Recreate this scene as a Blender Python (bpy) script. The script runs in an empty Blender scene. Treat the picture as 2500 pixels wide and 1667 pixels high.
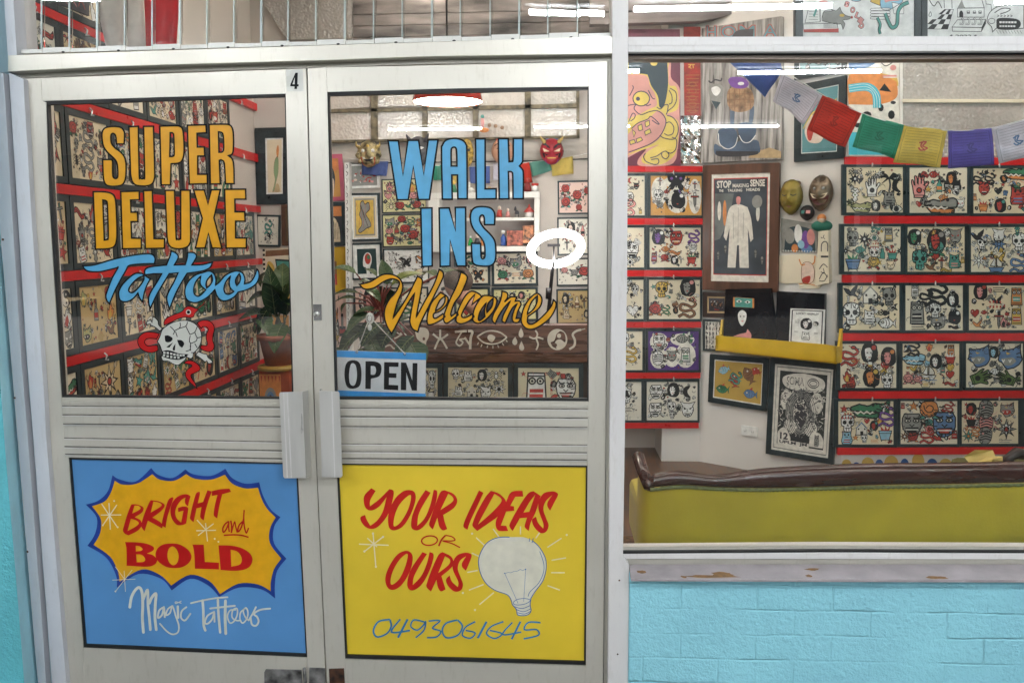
import bpy, math, random
from mathutils import Vector, Matrix
from mathutils.geometry import tessellate_polygon
random.seed(7)
S=bpy.context.scene; COL=S.collection
H=1.57; D=2.85; F=2109.0
a_,b_,c_=[math.radians(v) for v in (6.73,2.75,-.265)]
def Mx(r): return Matrix(r)
RZ=Mx(((math.cos(c_),-math.sin(c_),0),(math.sin(c_),math.cos(c_),0),(0,0,1)))
RX=Mx(((1,0,0),(0,math.cos(a_),-math.sin(a_)),(0,math.sin(a_),math.cos(a_))))
RY=Mx(((math.cos(b_),0,math.sin(b_)),(0,1,0),(-math.sin(b_),0,math.cos(b_))))
RR=RZ@RX@RY; RT=RR.transposed()
EYE=Vector((0,-D,H))
def ray(px,py):
    w=RT@Vector((px-1250,py-833.5,F)); return Vector((w[0],w[2],-w[1]))
def P(px,py,y=0.0):
    r=ray(px,py); return EYE+r*((y+D)/r.y)
class Pl:
    def __init__(s,o,n): s.o=Vector(o); s.n=Vector(n).normalized()
    def at(s,px,py,h=0.0):
        r=ray(px,py); o=s.o+s.n*h
        return EYE+r*((o-EYE).dot(s.n)/r.dot(s.n))
def YP(y): return Pl((0,y,0),(0,-1,0))
def lin(c): return tuple(((v/12.92) if v<=.04045 else ((v+.055)/1.055)**2.4) for v in c)
# ---------------- materials
MATS={}
def mat(name,col=(.5,.5,.5),rough=.5,metal=0.0,var=.08,scale=8,bump=0.0,bscale=60,spec=.5,coat=0.0,emit=None,es=1.0,trans=0.0,stretch=None):
    if name in MATS: return MATS[name]
    m=bpy.data.materials.new(name); m.use_nodes=True; nt=m.node_tree; b=nt.nodes['Principled BSDF']
    b.inputs['Roughness'].default_value=rough; b.inputs['Metallic'].default_value=metal
    b.inputs['Specular IOR Level'].default_value=spec; b.inputs['Coat Weight'].default_value=coat
    b.inputs['Coat Roughness'].default_value=.12
    tc=nt.nodes.new('ShaderNodeTexCoord'); mp=nt.nodes.new('ShaderNodeMapping'); nt.links.new(tc.outputs['Object'],mp.inputs['Vector'])
    if stretch: mp.inputs['Scale'].default_value=stretch
    n=nt.nodes.new('ShaderNodeTexNoise'); n.inputs['Scale'].default_value=scale; n.inputs['Detail'].default_value=6
    nt.links.new(mp.outputs['Vector'],n.inputs['Vector'])
    r=nt.nodes.new('ShaderNodeValToRGB'); nt.links.new(n.outputs['Fac'],r.inputs['Fac'])
    lo=tuple(max(0,v*(1-var*1.6)) for v in col)+(1,); hi=tuple(min(1,v*(1+var)) for v in col)+(1,)
    r.color_ramp.elements[0].position=.3; r.color_ramp.elements[1].position=.7
    r.color_ramp.elements[0].color=lo; r.color_ramp.elements[1].color=hi
    nt.links.new(r.outputs['Color'],b.inputs['Base Color'])
    mr=nt.nodes.new('ShaderNodeMapRange'); mr.inputs[1].default_value=.3; mr.inputs[2].default_value=.7; mr.inputs[3].default_value=rough*.78; mr.inputs[4].default_value=min(1,rough*1.25)
    nt.links.new(n.outputs['Fac'],mr.inputs[0]); nt.links.new(mr.outputs[0],b.inputs['Roughness'])
    if bump:
        n2=nt.nodes.new('ShaderNodeTexNoise'); n2.inputs['Scale'].default_value=bscale; n2.inputs['Detail'].default_value=5
        nt.links.new(mp.outputs['Vector'],n2.inputs['Vector'])
        bp=nt.nodes.new('ShaderNodeBump'); bp.inputs['Strength'].default_value=bump; bp.inputs['Distance'].default_value=.01
        nt.links.new(n2.outputs['Fac'],bp.inputs['Height']); nt.links.new(bp.outputs['Normal'],b.inputs['Normal'])
    if emit:
        b.inputs['Emission Color'].default_value=tuple(emit)+(1,); b.inputs['Emission Strength'].default_value=es
    if trans: b.inputs['Transmission Weight'].default_value=trans
    MATS[name]=m; return m
INK={'K':(.014,.014,.016),'R':(.50,.055,.04),'G':(.05,.22,.11),'T':(.09,.34,.29),'Y':(.72,.48,.10),'O':(.72,.27,.08),'B':(.12,.23,.44),
 'P':(.2,.08,.35),'N':(.25,.12,.06),'E':(.3,.3,.28),'M':(.75,.32,.3),'W':(.8,.77,.7),'C':(.8,.68,.48),'L':(.3,.55,.7),'V':(.12,.2,.06),
 'w':(.85,.85,.83),'p':(.78,.62,.52),'d':(.03,.06,.075),'g':(.45,.45,.2),'k':(.05,.05,.06),'c':(.55,.40,.22)}
def ink(k): return mat('ink_'+str(ord(k)),INK[k],.45,var=.12,scale=30)
# sign paint
INKS={'gold':(.76,.36,.004),'sky':(.10,.40,.68),'sblack':(.008,.008,.01),'sred':(.50,.006,.006),'sred2':(.56,.012,.008),'bone':(.62,.63,.58),'navy':(.012,.045,.28),
 'byellow':(.78,.40,.008),'pale':(.78,.75,.62),'swhite':(.72,.74,.66),'pblue':(.01,.13,.38),'ogreen':(.05,.36,.85),'owhite':(.75,.77,.8),'star':(.85,.76,.55),'wood_in':(.75,.66,.55)}
def paint(k): return mat('paint_'+k,INKS[k],.38 if k!='sblack' else .55,var=.06,scale=25,spec=.4 if k!='sblack' else .15)
def glassmat(name,tint=(.94,.96,.95),k=1.0,rough=0.0,ior=1.5):
    m=bpy.data.materials.new(name); m.use_nodes=True; nt=m.node_tree; nt.nodes.clear()
    o=nt.nodes.new('ShaderNodeOutputMaterial'); mx=nt.nodes.new('ShaderNodeMixShader'); t=nt.nodes.new('ShaderNodeBsdfTransparent'); g=nt.nodes.new('ShaderNodeBsdfGlossy')
    f=nt.nodes.new('ShaderNodeFresnel'); f.inputs['IOR'].default_value=ior; mu=nt.nodes.new('ShaderNodeMath'); mu.operation='MULTIPLY'; mu.inputs[1].default_value=k
    t.inputs['Color'].default_value=tint+(1,); g.inputs['Roughness'].default_value=rough; g.inputs['Color'].default_value=(1,1,1,1)
    nt.links.new(f.outputs[0],mu.inputs[0]); nt.links.new(mu.outputs[0],mx.inputs[0]); nt.links.new(t.outputs[0],mx.inputs[1]); nt.links.new(g.outputs[0],mx.inputs[2]); nt.links.new(mx.outputs[0],o.inputs[0])
    MATS[name]=m; return m
# ---------------- objects
def tag(o,label=None,cat=None,group=None,kind=None):
    if label: o['label']=label
    if cat: o['category']=cat
    if group: o['group']=group
    if kind: o['kind']=kind
    return o
def link(o,parent=None):
    COL.objects.link(o)
    if parent is not None:
        o.parent=parent; o.matrix_parent_inverse=Matrix.Translation(-world_loc(parent))
    return o
def world_loc(o):
    # every parent in this file carries translation only; children meshes are in world coordinates
    return Vector(o.get('_w',(0,0,0))) if False else LOC.get(o.name,Vector((0,0,0)))
LOC={}
def thing(name,loc,label,cat,group=None,kind=None):
    o=bpy.data.objects.new(name,None); o.location=loc; o.empty_display_size=.05; COL.objects.link(o); LOC[o.name]=Vector(loc)
    return tag(o,label,cat,group,kind)
class MB:
    """mesh builder: world coordinates, several materials"""
    def __init__(s): s.v=[]; s.f=[]; s.m=[]; s.sm=[]; s.mats=[]
    def mi(s,m):
        if m not in s.mats: s.mats.append(m)
        return s.mats.index(m)
    def add(s,vs,fs,m,smooth=False):
        k=len(s.v); s.v+= [tuple(q) for q in vs]; i=s.mi(m)
        for f in fs: s.f.append(tuple(k+j for j in f)); s.m.append(i); s.sm.append(smooth)
        return s
    def prism(s,front,off,m,mside=None):
        """front: ngon points, off: vector to the back"""
        n=len(front); off=Vector(off); vs=[Vector(q) for q in front]+[Vector(q)+off for q in front]
        s.add(vs,[tuple(range(n)),tuple(range(2*n-1,n-1,-1))],m)
        s.add(vs,[(i,n+i,n+(i+1)%n,(i+1)%n) for i in range(n)],mside or m)
        return s
    def box(s,lo,hi,m):
        x0,y0,z0=lo; x1,y1,z1=hi
        s.add([(x0,y0,z0),(x1,y0,z0),(x1,y1,z0),(x0,y1,z0),(x0,y0,z1),(x1,y0,z1),(x1,y1,z1),(x0,y1,z1)],
          [(0,3,2,1),(4,5,6,7),(0,1,5,4),(1,2,6,5),(2,3,7,6),(3,0,4,7)],m); return s
    def ring(s,outer,inner,n,t,m):
        n=Vector(n)*t; o=[Vector(q) for q in outer]; i=[Vector(q) for q in inner]
        vs=o+i+[q-n for q in o]+[q-n for q in i]; fs=[]
        for k in range(4):
            j=(k+1)%4
            fs+=[(k,j,4+j,4+k),(k,8+k,8+j,j),(4+k,4+j,12+j,12+k),(8+k,12+k,12+j,8+j)]
        s.add(vs,fs,m); return s
    def tube(s,pts,r,m,seg=8,closed=False,cap=True):
        pts=[Vector(p) for p in pts]; n=len(pts); vs=[]; 
        rs=r if isinstance(r,(list,tuple)) else [r]*n
        up=Vector((0,0,1)); prev=None
        for i,p in enumerate(pts):
            if closed: d=pts[(i+1)%n]-pts[i-1]
            else: d=pts[min(i+1,n-1)]-pts[max(i-1,0)]
            d.normalize()
            if prev is None:
                u=d.cross(up); 
                if u.length<.05: u=d.cross(Vector((1,0,0)))
                u.normalize()
            else:
                u=prev-d*prev.dot(d); u.normalize()
            prev=u; w=d.cross(u)
            for k in range(seg):
                t=2*math.pi*k/seg; vs.append(p+(u*math.cos(t)+w*math.sin(t))*rs[i])
        fs=[]
        for i in range(n if closed else n-1):
            for k in range(seg):
                a=i*seg+k; b=i*seg+(k+1)%seg; c=((i+1)%n)*seg+(k+1)%seg; d=((i+1)%n)*seg+k
                fs.append((a,b,c,d))
        if cap and not closed: fs+=[tuple(range(seg-1,-1,-1)),tuple((n-1)*seg+k for k in range(seg))]
        s.add(vs,fs,m,True); return s
    def lathe(s,prof,m,loc=(0,0,0),seg=20,sc=(1,1,1),M=None):
        """prof: list of (r,z)"""
        vs=[];fs=[];loc=Vector(loc)
        for r,z in prof:
            for k in range(seg):
                t=2*math.pi*k/seg; q=Vector((r*math.cos(t)*sc[0],r*math.sin(t)*sc[1],z*sc[2]))
                if M: q=M@q
                vs.append(loc+q)
        for i in range(len(prof)-1):
            for k in range(seg):
                j=(k+1)%seg; fs.append((i*seg+k,i*seg+j,(i+1)*seg+j,(i+1)*seg+k))
        s.add(vs,fs,m,True); return s
    def ball(s,c,r,m,sc=(1,1,1),seg=12,M=None):
        return s.lathe([(r*math.sin(math.pi*i/8)+1e-5,-r*math.cos(math.pi*i/8)) for i in range(9)],m,c,seg,sc,M)
    def build(s,name,parent=None,bevel=0.0):
        me=bpy.data.meshes.new(name); me.from_pydata(s.v,[],s.f)
        for m in s.mats: me.materials.append(m)
        me.polygons.foreach_set('material_index',s.m); me.polygons.foreach_set('use_smooth',s.sm); me.update()
        o=bpy.data.objects.new(name,me); link(o,parent)
        if parent is None or True: LOC[o.name]=Vector((0,0,0))
        if parent is not None: LOC[o.name]=Vector((0,0,0))
        if bevel:
            b=o.modifiers.new('bevel','BEVEL'); b.width=bevel; b.segments=2; b.limit_method='ANGLE'; b.angle_limit=.6
        return o
def sub(mb,name,parent_mesh_obj):
    """sub-part under a part whose object matrix is identity in world"""
    o=mb.build(name); o.parent=parent_mesh_obj; return o
# ---------------- 2D paths
def crv(pts,corner,closed,step=5):
    n=len(pts); out=[]
    rng=range(n if closed else n-1)
    for i in rng:
        p1=pts[i]; p2=pts[(i+1)%n]
        if corner[i] and corner[(i+1)%n]: out.append(p1); continue
        p0=pts[i-1] if (i>0 or closed) else p1
        p3=pts[(i+2)%n] if (i+2<n or closed) else p2
        if corner[i]: p0=p1
        if corner[(i+1)%n]: p3=p2
        for k in range(step):
            t=k/step; t2=t*t; t3=t2*t
            out.append(tuple(.5*(2*p1[j]+(p2[j]-p0[j])*t+(2*p0[j]-5*p1[j]+4*p2[j]-p3[j])*t2+(3*p1[j]-p0[j]-3*p2[j]+p3[j])*t3) for j in (0,1)))
    if not closed: out.append(pts[-1])
    return out
def path(s,closed=True,step=5):
    pts=[];cor=[]
    for t in s.split():
        c=t.endswith('/'); t=t.rstrip('/')
        x,y=t.split(','); pts.append((float(x),float(y))); cor.append(c)
    return crv(pts,cor,closed,step)
def ell(cx,cy,rx,ry,n=16,rot=0):
    c,s=math.cos(rot),math.sin(rot)
    return [(cx+rx*math.cos(2*math.pi*k/n)*c-ry*math.sin(2*math.pi*k/n)*s, cy+rx*math.cos(2*math.pi*k/n)*s+ry*math.sin(2*math.pi*k/n)*c) for k in range(n)]
class Art(MB):
    """flat drawing on a surface. fn(u,v,h)->3D"""
    def __init__(s,fn): super().__init__(); s.fn=fn; s.j=0
    def hh(s,h): s.j=(s.j+1)%9; return h+s.j*2e-5
    def fill(s,loops,m,h=.0005):
        if not loops: return s
        if isinstance(loops[0][0],(int,float)): loops=[loops]
        h=s.hh(h); V=[[Vector((q[0],q[1],0)) for q in l] for l in loops]
        flat=[q for l in V for q in l]
        tris=tessellate_polygon(V)
        s.add([s.fn(q.x,q.y,h) for q in flat],[t for t in tris],m); return s
    def stroke(s,pts,w,m,h=.0009,closed=False,taper=False):
        n=len(pts); L=[];R=[]
        h=s.hh(h)
        for i in range(n):
            if closed: a=pts[i-1]; b=pts[(i+1)%n]
            else: a=pts[max(i-1,0)]; b=pts[min(i+1,n-1)]
            p=pts[i]
            d1=(p[0]-a[0],p[1]-a[1]); d2=(b[0]-p[0],b[1]-p[1])
            l1=math.hypot(*d1); l2=math.hypot(*d2)
            if l1<1e-9: d1=d2;l1=l2
            if l2<1e-9: d2=d1;l2=l1
            if l1<1e-9: continue
            n1=(-d1[1]/l1,d1[0]/l1); n2=(-d2[1]/l2,d2[0]/l2)
            nx,ny=n1[0]+n2[0],n1[1]+n2[1]; l=math.hypot(nx,ny)
            if l<.2: nx,ny=n1; k=1.0
            else:
                nx/=l;ny/=l; k=min(1.9,1/max(.3,nx*n1[0]+ny*n1[1]))
            ww=w/2*k
            if taper: ww*=.25+.75*math.sin(math.pi*min(1,max(0,i/(n-1))))
            L.append(s.fn(p[0]+nx*ww,p[1]+ny*ww,h)); R.append(s.fn(p[0]-nx*ww,p[1]-ny*ww,h))
        k=len(L)
        if k<2: return s
        fs=[(i,(i+1)%k,k+(i+1)%k,k+i) for i in range(k if closed else k-1)]
        s.add(L+R,fs,m); return s
    def dots(s,pts,r,m,h=.0009):
        for p in pts: s.fill(ell(p[0],p[1],r,r,10),m,h)
        return s
def pxfn(plane,ox=0,oy=0,sc=1.0):
    """crop pixel coordinates -> point on plane (h towards the street)"""
    return lambda u,v,h: plane.at(ox+u/sc,oy+v/sc,h)
def quadfn(c,n,W=127.,Hh=100.):
    """c: 3D corners TL,TR,BR,BL ; (u 0..W, v 0..H down)"""
    c=[Vector(q) for q in c]; n=Vector(n)
    def f(u,v,h):
        a=u/W; b=v/Hh
        return (c[0]*(1-a)*(1-b)+c[1]*a*(1-b)+c[2]*a*b+c[3]*(1-a)*b)+n*h
    return f
FONT={}
def text_mesh(s,bold=0.0):
    key=(s,bold)
    if key in FONT: return FONT[key]
    cu=bpy.data.curves.new('t','FONT'); cu.body=s; cu.size=1; cu.offset=bold; cu.resolution_u=3
    o=bpy.data.objects.new('t',cu); COL.objects.link(o)
    me=bpy.data.meshes.new_from_object(o); vs=[(v.co.x,v.co.y) for v in me.vertices]; fs=[tuple(p.vertices) for p in me.polygons]
    bpy.data.objects.remove(o); bpy.data.curves.remove(cu); bpy.data.meshes.remove(me)
    FONT[key]=(vs,fs); return FONT[key]
def put_text(A,s,x0,y0,x1,y1,m,h=.0009,bold=.01,rot=0):
    """text filling the box x0..x1, y0 (top)..y1 (bottom) (v down)"""
    vs,fs=text_mesh(s,bold)
    if not vs: return
    ax=min(v[0] for v in vs); bx=max(v[0] for v in vs); ay=min(v[1] for v in vs); by=max(v[1] for v in vs)
    q=[]
    cx,cy=(x0+x1)/2,(y0+y1)/2; c,sn=math.cos(rot),math.sin(rot)
    for x,y in vs:
        u=x0+(x-ax)/(bx-ax)*(x1-x0); v=y1-(y-ay)/(by-ay)*(y1-y0)
        du,dv=u-cx,v-cy; q.append(A.fn(cx+du*c-dv*sn,cy+du*sn+dv*c,h))
    A.add(q,fs,m)
# ================= facade materials
def alu(name,col,rough=.42,metal=.25):
    m=mat(name,col,rough,metal,var=.035,scale=3.0,bump=.03,bscale=160,stretch=(1,1,1))
    nt=m.node_tree; b=nt.nodes['Principled BSDF']
    # grime: large soft stains + fine speckle
    tc=nt.nodes.new('ShaderNodeTexCoord'); n=nt.nodes.new('ShaderNodeTexNoise'); n.inputs['Scale'].default_value=55; n.inputs['Detail'].default_value=8; n.inputs['Roughness'].default_value=.7
    mp=nt.nodes.new('ShaderNodeMapping'); mp.inputs['Scale'].default_value=(1,1,.22); nt.links.new(tc.outputs['Object'],mp.inputs[0]); nt.links.new(mp.outputs[0],n.inputs[0])
    r=nt.nodes.new('ShaderNodeValToRGB'); r.color_ramp.elements[0].position=.28; r.color_ramp.elements[1].position=.46
    r.color_ramp.elements[0].color=(.60,.56,.48,1); r.color_ramp.elements[1].color=(1,1,1,1)
    nt.links.new(n.outputs[0],r.inputs[0]); mx=nt.nodes.new('ShaderNodeMixRGB'); mx.blend_type='MULTIPLY'; mx.inputs[0].default_value=.28
    src=b.inputs['Base Color'].links[0].from_socket
    nt.links.new(src,mx.inputs[1]); nt.links.new(r.outputs[0],mx.inputs[2]); nt.links.new(mx.outputs[0],b.inputs['Base Color'])
    return m
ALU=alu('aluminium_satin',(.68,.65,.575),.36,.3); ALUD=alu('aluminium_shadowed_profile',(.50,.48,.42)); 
WHT=alu('white_painted_frame',(.80,.78,.77),.4,0.0); JAMB=alu('lilac_white_jamb',(.66,.67,.72),.45,0.0); GRV=alu('blue_grey_groove',(.42,.55,.61),.5,0.0)
REVSH=mat('shaded_reveal',(.22,.17,.14),.5,.2,scale=10); GASK=mat('black_rubber_gasket',(.012,.012,.012),.6)  # reveal strip: brown shade under the window head painted into its colour
DARKGAP=mat('dark_gap',(.02,.018,.016),.8)
GLASS=glassmat('clear_glass',(.97,.98,.975),.95); LGLASS=glassmat('louvre_glass',(.90,.92,.91),1.0); LEDGE=mat('louvre_edge',(.42,.50,.50),.25,spec=.6)
STEEL=mat('brushed_steel',(.68,.67,.64),.34,.35,var=.05,scale=40,stretch=(1,1,.1))
CHROME=mat('chrome',(.6,.6,.6),.15,1.0)
GALV=mat('galvanised_plate',(.24,.235,.23),.5,.4,var=.55,scale=25,bump=.4,bscale=40); RUST=mat('rusty_plate',(.09,.038,.02),.7,.1,var=.6,scale=30,bump=.5,bscale=50)
def polyslab(mb,pts,y,depth,m):
    q3=[P(a,b,y) if a<2550 else Vector((2.38,y,P(a,b,y).z)) for a,b in pts]
    mb.prism(q3,(0,depth,0),m); return mb
def pts(s): return [tuple(float(k) for k in t.split(',')) for t in s.split()]
# ---- shopfront frame (fixed members)
sf=thing('shopfront_frame',(0.2,0,0),'pale aluminium shopfront frame around the doors and the right window','frame')
for nm,s,y,d,m in [
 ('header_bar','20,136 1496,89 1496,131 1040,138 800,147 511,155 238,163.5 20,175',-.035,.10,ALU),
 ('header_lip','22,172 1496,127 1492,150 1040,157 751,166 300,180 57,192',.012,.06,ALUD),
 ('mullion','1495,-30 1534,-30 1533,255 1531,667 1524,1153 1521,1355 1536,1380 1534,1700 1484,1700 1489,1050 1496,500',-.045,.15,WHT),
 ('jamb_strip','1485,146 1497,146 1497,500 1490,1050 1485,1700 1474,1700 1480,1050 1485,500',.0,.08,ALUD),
 ('window_head','1534,91 2560,97.5 2560,117 1534,111',-.02,.10,WHT),
 ('window_head','1534,111.6 2560,117.6 2560,133 1534,127',-.026,.106,WHT),
 ('head_reveal','1534,127 2560,133 2560,150 2010,145.5 1534,144',.012,.06,REVSH),
 ('window_foot','1521,1335 2010,1332 2560,1331 2560,1344 1521,1346',-.004,.012,ALU),
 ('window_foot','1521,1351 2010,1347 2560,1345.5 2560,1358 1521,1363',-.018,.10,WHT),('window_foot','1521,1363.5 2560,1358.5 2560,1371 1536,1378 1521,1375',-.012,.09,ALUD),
 ('outer_jamb','-45,-30 9,-30 10,0 22,176 -30,178',-.0,.12,GRV),
 ('outer_jamb','9,-30 32,-30 33,0 41,134 22,177 10,0',-.03,.12,JAMB),
 ('outer_jamb','-30,178 8,178 28,500 53,900 66,1050 106,1570 114,1700 96,1700 84,1570 41,1050 27,875 2,585',-.035,.12,JAMB),
 ('jamb_groove','8,178 22,178 42,500 68,900 80,1050 120,1570 130,1700 114,1700 106,1570 66,1050 53,900 28,500',-.005,.09,GRV),
 ('outer_jamb','22,178 57,193 77,534 108,970 113,1070 162,1668 165,1700 130,1700 120,1570 80,1050 68,900 42,500',-.025,.11,JAMB)]:
    b=MB(); polyslab(b,pts(s),y,d,m); b.build(nm,sf,bevel=.0025)
b=MB(); polyslab(b,pts('1521,1346 2010,1342.5 2560,1341 2560,1345.8 2010,1347.4 1521,1351.2'),-.0185,.02,GASK); b.build('gasket',sf)
b=MB(); polyslab(b,pts('1534,131 2560,137 2560,141 1534,135'),.004,.05,GASK); b.build('gasket',sf)
# small screws on the jamb
for (x,y) in [(7,585),(36,971),(67,1346)]:
    b=MB(); c=P(x,y,-.036); b.ball(c,.004,RUST,(1,.4,1),8); b.build('screw',sf)
for (x,y) in [(1512,1416),(1508,1596)]:
    b=MB(); c=P(x,y,-.046); b.ball(c,.003,RUST,(1,.4,1),8); b.build('screw',sf)
# ---- right panes
def pane(name,s,y,parent,m=GLASS,t=.006):
    b=MB(); polyslab(b,pts(s),y,t,m); return b.build(name,parent)
wn=thing('shop_window',(.9,.03,.9),'large clear shop window pane above the mauve sill','window')
pane('glass_pane','1530,130 2600,136 2600,1340 1520,1342',.010,wn)
wn=thing('transom_window',(.9,.03,2.3),'upper clear window pane above the white head rail at right','window')
pane('glass_pane','1530,-60 2600,-60 2600,100 1530,95',.035,wn)
# ================= doors
def ribs(mb,ls,y,m):
    for (x0,x1,t0,b0,t1,b1) in ls:
        polyslab(mb,[(x0,t0),(x1,t1),(x1,b1),(x0,b0)],y,.004,m)
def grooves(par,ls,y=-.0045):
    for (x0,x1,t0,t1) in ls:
        b=MB(); polyslab(b,[(x0+1,t0),(x1-1,t1),(x1-1,t1+1.8),(x0+1,t0+1.8)],y,.003,mat('groove_shade',(.22,.20,.17),.8,var=.5,scale=30)); sub(b,'groove',par)  # thin dark strips: shade of the grooves put into their colour
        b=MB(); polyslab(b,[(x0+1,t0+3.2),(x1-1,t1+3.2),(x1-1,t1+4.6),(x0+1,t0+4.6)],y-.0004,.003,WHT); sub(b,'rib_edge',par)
# left leaf
dl=thing('shop_door',P(450,1668,0),'left glazed aluminium door with gold SUPER DELUXE lettering and blue lower panel','door','pair of entrance doors')
for nm,s,y,d in [
 ('stile','59,193 99.5,191 102.5,247 112,250 120,500 150,970 160,1116 167,1117 203,1575 206,1700 168,1700 114,1070 109,970 78,534',0,.045),
 ('stile','697.5,170 747,168 756,500 764,943 769,1070 794,1640 796,1700 753,1700 750,1600 728,1168 724,1131 717,974 712,800 703,500 697.5,229',0,.045),
 ('top_rail','100,191 697,170 697,229 409,237 103,247',.002,.04),
 ('mid_rail','150,970 717,974.5 724,1130 440,1122 160,1116',.002,.04),
 ('bottom_rail','203.5,1580 749.5,1604 753,1700 206,1700',.002,.04)]:
    b=MB(); polyslab(b,pts(s),y,d,ALU)
    if nm=='mid_rail': ribs(b,[(152,717,979,986,984,991),(152.6,717,992,1010,996,1015),(154,718,1014,1032,1019,1038),(156,721,1070,1088,1080,1098),(157,722,1092,1106,1102,1118)],-.003,ALU)
    mr=b.build(nm,dl,bevel=.0018)
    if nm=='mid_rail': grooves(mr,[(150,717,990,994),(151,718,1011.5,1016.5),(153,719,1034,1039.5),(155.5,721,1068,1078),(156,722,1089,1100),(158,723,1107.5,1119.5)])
g=MB()
def rimstrip(mb,outer,inner,y,t,m):
    n=len(outer)
    for i in range(n):
        j=(i+1)%n; polyslab(mb,[outer[i],outer[j],inner[j],inner[i]],y,t,m)
rimstrip(g,[(102,245),(699,227),(719,976),(148,972)],[(116,256),(695,236),(713,970),(155,965)],.004,.02,GASK)
rimstrip(g,[(160,1114),(726,1129),(753,1603),(202,1580)],[(172,1121),(722,1133),(747,1596),(209,1572)],.004,.02,GASK)
g.build('gasket',dl)
gl=pane('glass_pane','104,240 702,224 722,980 145,975',.010,dl)
PB=mat('blue_sign_panel',(.105,.30,.62),.35,var=.10,scale=2.2,spec=.35); PY=mat('yellow_sign_panel',(.84,.61,.045),.35,var=.10,scale=2.0,spec=.35)
b=MB(); polyslab(b,pts('165,1110 727,1125 753,1606 202,1582'),.012,.008,PB); lpL=b.build('lower_panel',dl)
# right leaf
dr=thing('shop_door',P(1150,1668,0),'right glazed aluminium door with blue WALK INS lettering and yellow lower panel','door','pair of entrance doors')
for nm,s,y,d in [
 ('stile','751,168 795.5,165 798.5,225 805,500 815,900 817,975 821,1131 842,1603 846,1700 800,1700 797,1640 771,1070 767,943 759,500',0,.045),
 ('stile','1437.5,152 1483,150 1483,500 1479,1000 1472,1700 1430,1700 1430.5,1618 1434.5,1136 1437.5,978 1437.5,500 1437.5,211',0,.045),
 ('top_rail','796,165.5 1437,152 1437,211.5 1120,216 799,225',.002,.04),
 ('mid_rail','817.5,975 1437,979.5 1434,1136 821.5,1131',.002,.04),
 ('bottom_rail','842.5,1608 1430,1624 1430,1700 846,1700',.002,.04)]:
    b=MB(); polyslab(b,pts(s),y,d,ALU)
    if nm=='mid_rail': ribs(b,[(818,1437,984,991,988,995),(818,1437,996,1014,1000,1018),(819,1436,1018,1037,1022,1041),(820,1435,1079,1097,1083,1101),(821,1434.5,1101,1116,1105,1120)],-.003,ALU)
    mr=b.build(nm,dr,bevel=.0018)
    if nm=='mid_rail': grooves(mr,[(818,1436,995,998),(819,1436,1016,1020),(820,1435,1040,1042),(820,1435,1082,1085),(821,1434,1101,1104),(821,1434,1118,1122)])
g=MB()
rimstrip(g,[(797,222),(1440,209),(1440,982),(815,978)],[(803,234),(1435,219),(1434,973),(821,969)],.004,.02,GASK)
rimstrip(g,[(819,1128),(1437,1133),(1433,1622),(840,1606)],[(826,1134),(1431,1140),(1426,1614),(847,1598)],.004,.02,GASK)
g.build('gasket',dr)
gr=pane('glass_pane','795,218 1442,205 1442,985 811,980',.010,dr)
b=MB(); polyslab(b,pts('817,1125 1438,1130 1434,1624 838,1608'),.012,.008,PY); lpR=b.build('lower_panel',dr)
# dark gap behind the meeting stiles and under header
b=MB(); polyslab(b,pts('745,160 757,160 775,1100 800,1700 790,1700 765,1070 750,500'),.03,.02,DARKGAP); b.build('weather_strip',dl)
b=MB(); polyslab(b,pts('1480,148 1488,148 1486,600 1478,1700 1470,1700 1481,600'),.03,.02,DARKGAP); b.build('weather_strip',dr)
# pull handles
def handle(parent,face,side,ridges):
    b=MB(); 
    b.prism([P(x,y,-.055) for x,y in face],(0,.003,0),STEEL)
    (x0,y0),(x1,y1)=side[0],side[1]
    A,B=P(x0,y0,-.0549),P(x1,y1,-.0549); C,Dd=P(*side[2],.0),P(*side[3],.0)
    n=(B-A).cross(Dd-A).normalized()*.003
    b.prism([A,Dd,C,B],n,STEEL)
    for (a,c) in ridges:
        b.prism([P(a[0]-1.2,a[1],-.057),P(a[0]+1.2,a[1],-.057),P(c[0]+1.2,c[1],-.057),P(c[0]-1.2,c[1],-.057)],(0,.002,0),WHT)
    return b.build('pull_handle',parent,bevel=.0012)
handle(dl,[(684,957.5),(736,956),(745,1166.5),(695,1167),(691.5,1163),(681.8,961)],[(736,956),(745,1166.5),(759,1160),(750,952)],[((692,958),(701,1166)),((701,958),(711,1166))])
handle(dr,[(779.3,954),(825,955.5),(828.5,960),(836,1161),(832,1165.5),(786,1164)],[(779.3,954),(786,1164),(790,1160),(783,948)],[((810,956),(817,1165))])
# lock
b=MB(); b.prism([P(x,y,-.004) for x,y in ((764.7,743),(784.5,743),(785.5,782),(766,782))],(0,.004,0),CHROME)
lk=b.build('lock',dr,bevel=.001)
c=P(773,767,-.006); b=MB(); Mr=Matrix.Rotation(math.pi/2,3,'X'); b.lathe([(.0001,.006),(.008,.006),(.009,0),(.009,-.004)],STEEL,c,20,M=Mr); b.box((c.x-.0012,c.y-.0075,c.z-.005),(c.x+.0012,c.y-.006,c.z+.004),GASK); sub(b,'key_cylinder',lk)
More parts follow.
